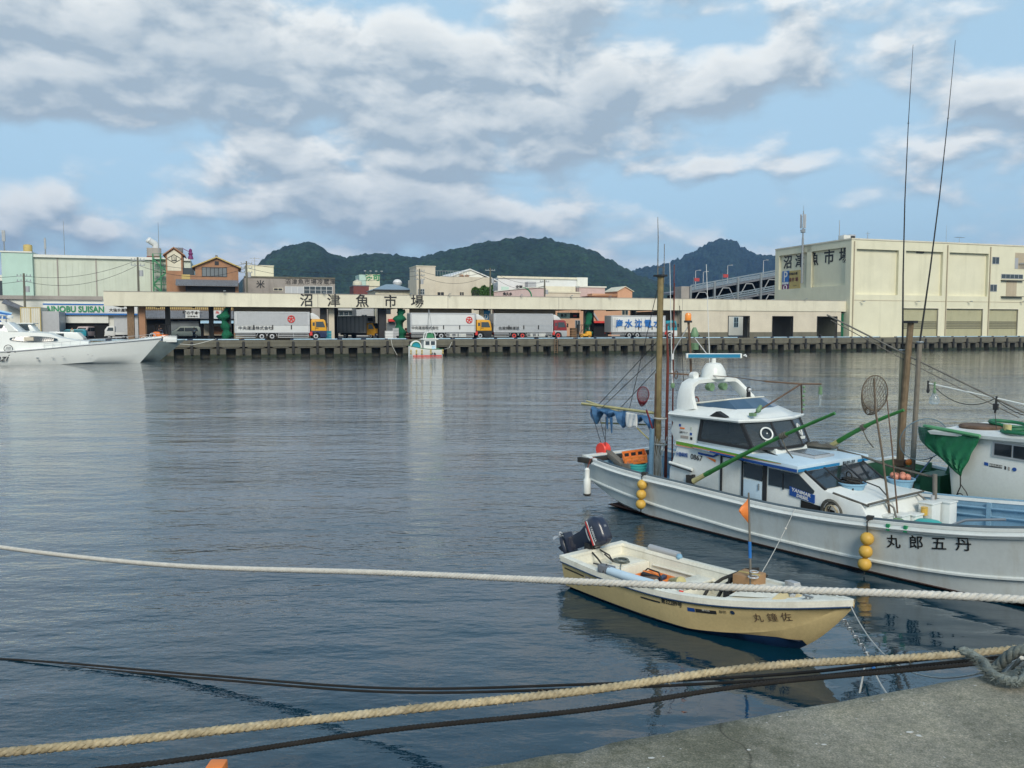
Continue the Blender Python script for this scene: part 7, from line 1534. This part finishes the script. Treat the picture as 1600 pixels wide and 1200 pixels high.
# gear in the skiff, each a thing of its own
def sthing(nm, lab, cat): return thing(nm, lab, cat, SO2, SRZ)
t = sthing('roll_fender', 'grey foam roll on the near rail of the skiff', 'fender'); MB().tube([(a,-(interp(sk.half,a)-.03),interp(sk.sheer,a)+.07) for a in (1.02,1.3,1.6,1.88)], .062, 12).build('foam', M['pale_roof'], t, smooth=True); MB().torus((1.86,-.71,.53),.066,.01,(1,0,0),14,5).build('strap', M['rope_white'], t)
t = sthing('roll_fender', 'grey foam roll on the far rail of the skiff', 'fender'); MB().tube([(a,(interp(sk.half,a)-.03),interp(sk.sheer,a)+.055) for a in (.55,.8,1.1)], .055, 12).build('foam', M['alu_grey'], t, smooth=True); MB().ball((1.13,.68,.50),.05,8).build('strap', M['tub_blue'], t)
t = sthing('foam_block', 'grey foam block on the near rail behind the roll', 'block'); MB().obox((.95,-.69,.53),(.24,.12,.11),(0,0,.1)).build('foam', M['tile_grey'], t, bevel=.02); MB().tube([(.95,-.76,.5),(.95,-.69,.60),(.95,-.62,.5)], .008, 5).build('cord', M['dark'], t)
t = sthing('tool_tray', 'orange plastic tray of gear amidships in the skiff', 'tray'); MB().box(.80,1.28,.02,.42,.13,.16).box(.80,1.28,.02,.04,.16,.28).box(.80,1.28,.40,.42,.16,.28).box(.80,.82,.04,.40,.16,.28).box(1.26,1.28,.04,.40,.16,.28).build('tray', M['crate_orange'], t, bevel=.006)
for (x, y, mm, e) in ((.96,.22,'dark',.3),(1.08,.14,'mast_dark',1.1),(1.14,.30,'navy',2.0),(.9,.32,'crate_orange',.7)): MB().obox((x,y,.26),(.26,.07,.05),(.1,.1,e)).build('tool', M[mm], t, bevel=.01)
MB().tube([(.70,.35,.22),(.85,.3,.33),(1.1,.25,.34),(1.35,.05,.26),(1.45,.0,.15)], .012, 5).build('cable', M['dark'], t)
t = sthing('rope_coil', 'loose grey rope lying on the stern locker of the skiff', 'rope'); rc = MB()
for k in range(5): rc.torus((.40+.02*k,.20-.015*k,.365+.012*k), .13-.012*k, .010, (.1*sin(k*2),.1*cos(k),1), 18, 5)
rc.tube([(.5,.1,.37),(.62,-.05,.36),(.7,-.1,.2),(.9,-.2,.14),(1.2,-.1,.14)], .009, 5).build('coil', M['rope_grey'], t, smooth=True)
t = sthing('boat_roller', 'tan roller lying across the middle of the skiff', 'roller'); MB().cyl((1.30,.30,.22),(1.70,.02,.39),.07).build('roller', M['cardboard'] if False else M['bamboo_end'], t, smooth=True); MB().cyl((1.28,.31,.215),(1.30,.30,.22),.05).build('cap', M['cardboard'], t)
t = sthing('red_float', 'small red and white float standing on the skiff thwart', 'float'); MB().cyl((1.88,-.25,.27),(1.90,-.22,.37),.03).build('body', M['float_red'], t, smooth=True); MB().ball((1.90,-.22,.38),.035,8).build('cap', M['white_paint'], t, smooth=True)
t = sthing('cardboard_box', 'brown box at the foot of the flag pole in the skiff', 'box'); MB().obox((2.72,.13,.60),(.30,.34,.24),(0,0,.15)).build('carton', M['cardboard'], t, bevel=.008); MB().obox((2.72,.13,.722),(.29,.05,.006),(0,0,.15)).build('tape', M['ochre'], t)
t = sthing('hose', 'dark looped hose beside the brown box in the skiff', 'hose'); MB().tube([(2.15,-.10,.28),(2.18,0,.42),(2.30,.14,.55),(2.42,.22,.62),(2.55,.30,.70),(2.72,.34,.74)], .022, 8).tube([(2.52,-.02,.28),(2.50,.0,.48),(2.48,.05,.62),(2.58,.12,.66)], .028, 8).tube([(2.30,.0,.28),(2.36,.1,.48),(2.5,.14,.60),(2.62,.3,.72),(2.8,.42,.64)], .024, 8).build('tube', M['net_red'] if False else M['rubber'], t, smooth=True)
MB().obox((2.50,.0,.45),(.10,.12,.16)).build('bracket', M['dark'], t, bevel=.01)
t = sthing('flag_pole', 'thin pole with an orange pennant standing on the skiff foredeck', 'flag'); pb, ptp = Vector((2.85,-.02+.0,.50)), Vector((2.76,.02,1.80))
MB().tube([pb, ptp], [.017,.012], 8).build('pole', M['grey_pole'], t, smooth=True); MB().tube([pb.lerp(ptp,.36),pb.lerp(ptp,.52)], .021, 8).build('blue_tape', M['blue_paint'], t)
d_ = Vector((-.6,-.75,0)).normalized()
fl_ = MB(); A0, A1, A2 = pb.lerp(ptp,.97), pb.lerp(ptp,.80), pb.lerp(ptp,.70)
X_ = pb.lerp(ptp,.815)+Vector((-.64,-.77,0))*.13
fl_.loft([[A0.lerp(X_, i/6)+Vector((.01*sin(i),.01*sin(i),0)) for i in range(7)],[pb.lerp(ptp,.835).lerp(X_, i/6)+Vector((.014*sin(i*1.5),.012*sin(i),0)) for i in range(7)],[pb.lerp(ptp,.69).lerp(X_, i/6) for i in range(7)]])
f_ = fl_.build('pennant', M['crate_orange'], t, smooth=True); md = f_.modifiers.new('th', 'SOLIDIFY'); md.thickness = .004
MB().obox(pb+Vector((0,0,.04)),(.10,.10,.05)).torus(pb+Vector((.03,0,.24)),.06,.010,(0,0,1),14,5).torus(pb+Vector((.04,0,.31)),.05,.008,(0,0,1),14,5).build('clamp', M['alu'], t)
# side marks
def sbar(a0, a1, dz, h, mm, nm):
    n = 10; m = MB(); vs = []
    for k in range(n+1):
        a = a0+(a1-a0)*k/n; z = interp(sk.sheer,a)-dz; vs += [(a, -(sk.side(a,z)+.006), z), (a, -(sk.side(a,z-h)+.006), z-h)]
    m.add(vs, [(2*k,2*k+2,2*k+3,2*k+1) for k in range(n)]); m.build(nm, M[mm], skiff)
for a0_, a1_ in ((.06,.50),(.68,1.05),(1.62,1.95)): sbar(a0_, a1_, .135, .022, 'dark', 'side_stripe')
sbar(.53,.65,.125,.04,'grey_wall','side_badge')
hull_text(sk, '第32289号', .085, 2.13, .355, 'dark', .03, .02, .85); sbar(2.36,2.46,.135,.05,'stripe_blue','registration_plate'); sbar(2.47,2.74,.137,.048,'dark','registration_plate'); 
hull_text(sk, '静岡県', .035, 2.61, .365, 'skiff_white', .07, 0, 1, .010); hull_text(sk, '静岡', .045, 2.82, .385, 'dark', .1, 0, 1); hull_text(sk, '●', .07, 2.94, .40, 'navy', 0, 0, 1)
for ch, a in zip('丸鐘佐', (3.22,3.38,3.53)): hull_text(sk, ch, .13, a, .33+.22*(a-3.0), 'mast_dark', .2, .0, .9)
# outboard motor, tilted up
om = sthing('outboard_motor', 'dark navy outboard motor tilted up on the stern of the skiff', 'outboard motor')
TH = radians(62); PV = Vector((-.06, .0, .52)); RO = Euler((0, TH, 0)).to_matrix()
def mo(m):
    m.v = [tuple(RO@Vector(p)+PV) for p in m.v]; return m
rings = []
for (z, lx, ly, ox) in ((.12,.15,.09,-.17),(.16,.21,.125,-.17),(.26,.235,.135,-.17),(.36,.225,.13,-.165),(.43,.18,.105,-.15),(.46,.10,.06,-.14)):
    rings.append([(ox+lx*max(-1,min(1,1.15*cos(2*pi*k/24))), ly*max(-1,min(1,1.15*sin(2*pi*k/24))), z) for k in range(24)])
mo(MB().loft(rings, closed=True, cap=True)).build('cowl', M['engine_navy'], om, smooth=True, ang=60)
mo(MB().loft([[(-.17+.245*cos(2*pi*k/24)*s_,.14*sin(2*pi*k/24)*s_,z) for k in range(24)] for z, s_ in ((.155,.98),(.17,1.0),(.18,.98))], closed=True)).build('cowl_seam', M['alu_grey'], om, smooth=True)
mo(MB().loft([[(-.15,.10,.12),(.0,.08,.12),(.0,-.08,.12),(-.15,-.10,.12),(-.32,-.08,.12),(-.32,.08,.12)],[(-.15,.07,-.05),(-.04,.05,-.05),(-.04,-.05,-.05),(-.15,-.07,-.05),(-.28,-.05,-.05),(-.28,.05,-.05)],[(-.16,.035,-.35),(-.06,.03,-.35),(-.06,-.03,-.35),(-.16,-.035,-.35),(-.27,-.02,-.35),(-.27,.02,-.35)],[(-.18,.025,-.55),(-.08,.02,-.55),(-.08,-.02,-.55),(-.18,-.025,-.55),(-.30,-.01,-.55),(-.30,.01,-.55)]], closed=True, cap=True).box(-.36,-.04,-.09,.09,-.40,-.385)).build('leg', M['engine_navy'], om, smooth=True, ang=50)
mo(MB().lathe((-.16,0,-.56), [(.02,.18),(.05,.10),(.055,-.08),(.04,-.16),(.02,-.20)], 14, 'x').add([(-.1,-.01,-.58),(-.22,-.01,-.58),(-.2,0,-.72),(-.12,0,-.66)], [(0,1,2,3)])).build('gear_case', M['engine_navy'], om, smooth=True)
pr_ = MB()
for k in range(3):
    a = 2*pi*k/3; pr_.add([(-.36,.03*cos(a),-.56+.03*sin(a)),(-.33,.13*cos(a-.3),-.56+.13*sin(a-.3)),(-.36,.15*cos(a),-.56+.15*sin(a)),(-.39,.13*cos(a+.3),-.56+.13*sin(a+.3))], [(0,1,2,3)])
pr_.lathe((-.36,0,-.56), [(.03,.04),(.04,0),(.02,-.06)], 10, 'x'); mo(pr_).build('propeller', M['alu_grey'], om)
MB().obox((-.02,0,.50),(.12,.22,.20)).obox((.05,0,.56),(.06,.16,.1),(0,.5,0)).tube([(.05,-.1,.5),(.22,-.12,.42),(.40,-.2,.37),(.3,-.3,.40)], .014, 6).tube([(.08,.06,.5),(.25,.1,.44),(.42,.0,.40),(.36,-.12,.52)], .012, 6).build('bracket', M['dark'], om, bevel=.0)
o_ = txt('YAMAHA', .062, M['white_paint'], om, (0,0,0), name='lettering', bold=.0015, fn=lambda x, y: tuple(RO@Vector((-.31+y*.0+.17+x*.95, -.139, .30+y))+PV))
mo(MB().box(-.36,.02,-.141,-.13,.215,.235)).build('red_stripe', M['red'], om); mo(MB().box(-.36,.02,-.141,-.13,.245,.255)).build('white_stripe', M['white_paint'], om)
txt('60', .05, M['alu'], om, (0,0,0), name='lettering', fn=lambda x, y: tuple(RO@Vector((-.2-y, -x*1.0, .463))+PV))
# ---------------------------------------------------------------- mooring gear of the skiff
def w1(a, b, z): return BO+Vector((.6,-.8,0))*a+Vector((-.8,-.6,0))*b+Vector((0,0,z))
def ws(a, b, z): return SO2+SF*a+SR*b+Vector((0,0,z))
def catenary(p, q_, s_, n=24): return [Vector(p).lerp(Vector(q_), i/n)-Vector((0,0,s_*4*(i/n)*(1-i/n))) for i in range(n+1)]
tag(MB().tube(catenary(w1(5.76,1.52,.84), ws(2.85,-.06,.62), .05), .006, 5).ball(Vector(w1(5.76,1.52,.84)).lerp(ws(2.85,-.06,.62), .28)-Vector((0,0,.04)), .022, 8).build('mooring_line', M['rope_white']), 'thin pale line from the white fishing boat rail down to the skiff', 'rope')
bt_ = ws(4.10, .0, .50)
ch = thing('mooring_chain', 'short steel chain hanging from the bow of the skiff', 'chain', bt_, 0); cm2 = MB()
dv = Vector((.18,-.22,-.30)); 
for k in range(9):
    c_ = dv*(k/8); cm2.torus(c_, .026, .007, (1,.3,0) if k % 2 else (0,1,.5), 10, 5, sx=.7)
cm2.build('links', M['steel'], ch)
ce = bt_+dv
tag(MB().tube(catenary(ce, Vector((2.45,3.9,2.32)), .50), .011, 6).build('mooring_line', M['rope_white']), 'thin line from the skiff chain to the near quay edge', 'rope')
tag(MB().tube([ce+(Vector((2.45,3.9,2.32))-ce)*.06+Vector((0,0,-.10)), ce+(Vector((2.45,3.9,2.32))-ce)*.11+Vector((0,0,-.17))], .02, 8).build('line_sleeve', M['blue_paint']), 'blue sleeve on the thin line near the skiff bow', 'sleeve')
tag(MB().tube(catenary(ce, ce+Vector((-.55,-1.0,-.32)), .02, 8), .011, 6).build('mooring_line', M['rope_white']), 'thin line running from the skiff chain down into the water', 'rope')
tag(MB().tube(catenary(ws(4.15,-.03,.70), Vector((2.55,3.95,2.33)), .42), .007, 5).build('mooring_line', M['rope_white']), 'thinnest line from the top of the skiff bow to the near quay', 'rope')
# ---------------------------------------------------------------- big mooring ropes: three twisted strands
def path_at(pts, n):
    P_ = [Vector(p) for p in pts]; out = []; m = len(P_)-1
    seg = [ (P_[i+1]-P_[i]).length for i in range(m)]; tot = sum(seg)
    for k in range(n+1):
        d = tot*k/n; i = 0
        while i < m-1 and d > seg[i]: d -= seg[i]; i += 1
        t = min(1, d/seg[i]); p0, p1_, p2_, p3_ = P_[max(i-1,0)], P_[i], P_[i+1], P_[min(i+2,m)]
        out.append(.5*((2*p1_)+(-p0+p2_)*t+(2*p0-5*p1_+4*p2_-p3_)*t*t+(-p0+3*p1_-3*p2_+p3_)*t**3))
    return out, tot
def rope(nm, lab, pts, R_, pitch, mm, strands=3, per=9, fuzz=0, m_=6):
    _, tot = path_at(pts, 10); n = int(tot/pitch*per); pp, _ = path_at(pts, n); m = MB(); rn = random.Random(3)
    rs = R_*.56
    for s_ in range(strands):
        ring = []
        for i, p in enumerate(pp):
            t = (pp[min(i+1,n)]-pp[max(i-1,0)]).normalized(); x = t.cross(Vector((0,0,1))).normalized(); y = x.cross(t); a = 2*pi*(i/per+s_/strands); ring.append(p+(x*cos(a)+y*sin(a))*R_*.5)
        m.tube(ring, rs, m_)
    if fuzz:
        for k in range(fuzz):
            i = rn.randrange(1, n-1); p = pp[i]; a = rn.random()*6.28; d = Vector((rn.uniform(-1,1),rn.uniform(-1,1),rn.uniform(-1,1))).normalized(); q0 = p+Vector((0,cos(a),sin(a)))*R_*.95; q1 = q0+d*R_*rn.uniform(.3,.9)
            w_ = Vector((.0012,0,.0012)); m.add([q0-w_, q0+w_, q1], [(0,1,2)])
    return tag(m.build(nm, M[mm], smooth=True, ang=60), lab, 'rope')
rope('mooring_rope', 'thick white twisted mooring rope stretched across in front of both near boats', [(-13.5,14.0,1.5),(-8.04,10.5,1.36),(-5.62,9.0,1.50),(-3.2,7.55,1.72),(-.99,6.30,2.02),(.42,5.40,2.23),(1.65,4.85,2.35),(2.76,4.40,2.44),(4.3,3.85,2.48),(5.6,3.5,2.40)], .0235, .105, 'rope_white', per=8)
rope('mooring_rope', 'thick tan twisted mooring rope sagging low along the near quay', [(-9,1.6,2.4),(-4.6,3.35,1.95),(-2.48,3.90,1.85),(-.67,4.20,1.91),(.4,4.38,1.945),(1.45,4.60,1.99),(3.09,4.95,1.955),(6.0,5.7,2.0),(9,6.6,2.5)], .0225, .105, 'rope_tan', fuzz=5200, per=10)
rope('mooring_rope', 'dark twisted mooring rope hanging just beneath the tan rope', [(-8,2.2,2.2),(-4.2,3.4,1.78),(-1.95,3.90,1.77),(-.65,4.10,1.86),(.4,4.25,1.90),(1.39,4.45,1.955),(3.03,4.85,1.93),(6,5.6,1.95),(9,6.5,2.4)], .0135, .064, 'rope_dark', fuzz=300)
for dz, lab in ((0,'upper thin black line of the slack pair dipping into the water at the left'),(-.04,'lower thin black line of the slack pair dipping into the water at the left')):
    _p, _ = path_at([(-9.5,10.4,-.25+dz),(-6.06,9.6,.0+dz),(-3.55,9.0,.07+dz),(-1.28,8.1,.31+dz),(.57,7.2,.74+dz),(1.99,6.3,1.21+dz),(2.62,5.55,1.62+dz),(3.6,4.75,2.1+dz),(4.4,4.45,2.33+dz)], 60)
    tag(MB().tube(_p, .0125, 6).build('mooring_line', M['rope_dark'], smooth=True), lab, 'rope')
# ---------------------------------------------------------------- the near quay
rn = random.Random(11); E0 = Vector((-.15,2.968,0)); ED = Vector((2.55,.89,0)).normalized(); EN = Vector((ED.y,-ED.x,0))
m = bpy.data.materials.new('quay_concrete'); m.use_nodes = True; T = m.node_tree; N_ = T.nodes; L_ = T.links.new; Pb = N_['Principled BSDF']; Pb.inputs['Roughness'].default_value = .92
gp = N_.new('ShaderNodeNewGeometry').outputs['Position']
def nz_(sc, det=6, r=.6):
    n = N_.new('ShaderNodeTexNoise'); n.inputs['Scale'].default_value = sc; n.inputs['Detail'].default_value = det; n.inputs['Roughness'].default_value = r; L_(gp, n.inputs['Vector']); return n.outputs[0]
def rp2(src, stops):
    r = N_.new('ShaderNodeValToRGB'); L_(src, r.inputs[0]); e = r.color_ramp.elements
    while len(e) < len(stops): e.new(.5)
    for k, (p, c) in enumerate(stops): e[k].position = p; e[k].color = (*c, 1)
    return r.outputs[0]
base = rp2(nz_(2.1, 9, .68), [(.30,(.15,.147,.115)),(.5,(.235,.225,.185)),(.72,(.30,.285,.24))])
mid = rp2(nz_(38, 6, .7), [(.32,(.65,.68,.62)),(.5,(.95,.95,.93)),(.70,(1.35,1.3,1.25))])
fin = rp2(nz_(120, 5, .8), [(.34,(.5,.55,.5)),(.5,(.95,.96,.93)),(.66,(1.8,1.65,1.7))])
def mulc(a, b):
    x = N_.new('ShaderNodeMix'); x.data_type = 'RGBA'; x.blend_type = 'MULTIPLY'; x.inputs['Factor'].default_value = 1; x.clamp_result = False; L_(a, x.inputs[6]); L_(b, x.inputs[7]); return x.outputs[2]
c = mulc(mulc(base, mid), fin)
vo = N_.new('ShaderNodeTexVoronoi'); vo.inputs['Scale'].default_value = 26; vo.inputs['Randomness'].default_value = 1; L_(gp, vo.inputs['Vector'])
mk = N_.new('ShaderNodeMath'); mk.operation = 'LESS_THAN'; L_(vo.outputs['Distance'], mk.inputs[0]); mk.inputs[1].default_value = .12
gt = N_.new('ShaderNodeMath'); gt.operation = 'GREATER_THAN'; L_(nz_(7, 3), gt.inputs[0]); gt.inputs[1].default_value = .56
mm2 = N_.new('ShaderNodeMath'); mm2.operation = 'MULTIPLY'; L_(mk.outputs[0], mm2.inputs[0]); L_(gt.outputs[0], mm2.inputs[1])
cw = N_.new('ShaderNodeTexNoise'); cw.inputs['Scale'].default_value = 3; L_(gp, cw.inputs['Vector'])
cv_ = N_.new('ShaderNodeVectorMath'); cv_.operation = 'MULTIPLY_ADD'; L_(cw.outputs['Color'], cv_.inputs[0]); cv_.inputs[1].default_value = (.35,.35,0); L_(gp, cv_.inputs[2])
cv2 = N_.new('ShaderNodeTexVoronoi'); cv2.feature = 'DISTANCE_TO_EDGE'; cv2.inputs['Scale'].default_value = .55; L_(cv_.outputs[0], cv2.inputs['Vector'])
c = mulc(c, rp2(cv2.outputs['Distance'], [(.0,(.45,.45,.43)),(.002,(.6,.6,.58)),(.005,(1,1,1))]))
c = mulc(c, rp2(nz_(.9, 5, .75), [(.40,(.62,.64,.58)),(.5,(1,1,1)),(.66,(1.25,1.22,1.15))]))
mx = N_.new('ShaderNodeMix'); mx.data_type = 'RGBA'; L_(mm2.outputs[0], mx.inputs['Factor']); L_(c, mx.inputs[6]); mx.inputs[7].default_value = (.42,.40,.36,1); L_(mx.outputs[2], Pb.inputs['Base Color'])
bmp = N_.new('ShaderNodeBump'); bmp.inputs['Distance'].default_value = .006; L_(nz_(90, 6, .7), bmp.inputs['Height']); L_(bmp.outputs[0], Pb.inputs['Normal'])
M['near_concrete'] = m
import mathutils.noise as mn
rows = []
offs = [(-.0,-2.6),(-.012,-.4),(-.0,-.05),(.012,-.014),(.03,0),(.10,0),(.5,0),(1.2,0),(3,0),(8,0)]
NS = 420
for k in range(NS+1):
    s_ = -9+21*k/NS; e = E0+ED*s_; j = .006*mn.noise(Vector((s_*7,0,0)))+.005*mn.noise(Vector((s_*23,5,0)))+.004
    chip = .035*max(0, 1-abs(s_-.42)/.14)+.02*max(0, 1-abs(s_-.15)/.2)*(.7+.3*sin(s_*60)); j += chip*(.8+.4*mn.noise(Vector((s_*14,9,0))))
    rows.append([e+EN*(o+(j if i > 0 else 0))+Vector((0,0,DK+z-(.02*chip*8 if i == 3 else 0))) for i, (o, z) in enumerate(offs)])
tag(MB().loft(rows).build('quay_deck', M['near_concrete'], smooth=True, ang=50), kind='structure')
# pale paint flecks on the deck near the lower right corner
fk = MB()
def fleck(x, y, r, k=7):
    pts = [(x+r*rn.uniform(.5,1.2)*cos(2*pi*i/k)*1.5, y+r*rn.uniform(.5,1.2)*sin(2*pi*i/k), DK+.003) for i in range(k)]; fk.add(pts, [tuple(range(k))])
for (x, y, r) in ((1.33,2.66,.008),(1.37,2.63,.012),(1.41,2.605,.016),(1.44,2.56,.012),(1.49,2.535,.015),(1.52,2.52,.01),(1.03,2.86,.008),(.69,2.77,.007),(.72,2.755,.012),(.52,3.0,.010),(1.58,3.2,.012),(1.60,3.17,.01),(1.2,3.1,.007),(.9,3.06,.006)): fleck(x, y, r)
for k in range(60):
    s_ = rn.uniform(-.3, 3.2); o = rn.uniform(.06, 1.0); p = E0+ED*s_+EN*o; fleck(p.x, p.y, rn.uniform(.002, .005), 5)
tag(fk.build('paint_flecks', mat('fleck', (.55,.54,.50), .8, .1, 9)), kind='stuff')
# frayed grey rope end lying on the deck
fr_pts = [(2.16,3.90,2.36),(2.20,3.80,2.345),(2.17,3.68,2.34),(2.19,3.60,2.34),(2.27,3.60,2.34),(2.34,3.68,2.345),(2.48,3.80,2.345),(2.72,3.86,2.345)]
fo = rope('frayed_rope', 'frayed grey green rope bent on the concrete at the right edge', fr_pts, .023, .09, 'rope_grey', fuzz=0, per=10)
pp, _ = path_at(fr_pts, 200); fz = MB()
for k in range(4200):
    p = pp[rn.randrange(4, 196)]; d = Vector((rn.gauss(0,1),rn.gauss(0,1),rn.gauss(0,.7))).normalized(); d.z = abs(d.z)*.9-.2; q0 = p+d*.021; q1 = q0+Vector((rn.gauss(0,.02),rn.gauss(0,.02),rn.gauss(-.004,.010)))
    if q1.z < DK+.004: q1.z = DK+.006
    w_ = Vector((rn.uniform(-.0026,.0026),rn.uniform(-.0026,.0026),.0020)); fz.add([q0-w_, q0+w_, q1], [(0,1,2)])
fz.build('fibres', M['rope_grey'], fo)
f2 = rope('frayed_rope', 'short frayed rope piece over the quay edge at the far right', [(2.40,4.02,2.22),(2.46,3.96,2.33),(2.56,3.93,2.345),(2.75,3.98,2.345)], .026, .10, 'rope_grey', fuzz=500, per=10)
# orange marker post at the quay face
t = thing('marker_post', 'orange post top at the bottom edge between the ropes', 'post', (-1.09,2.97,-1)); MB().box(-.032,.032,-.032,.032,0,3.30).build('post', M['crate_orange'], t, bevel=.008); MB().box(-.034,.034,-.034,.034,3.05,3.09).build('band', M['white_paint'], t)
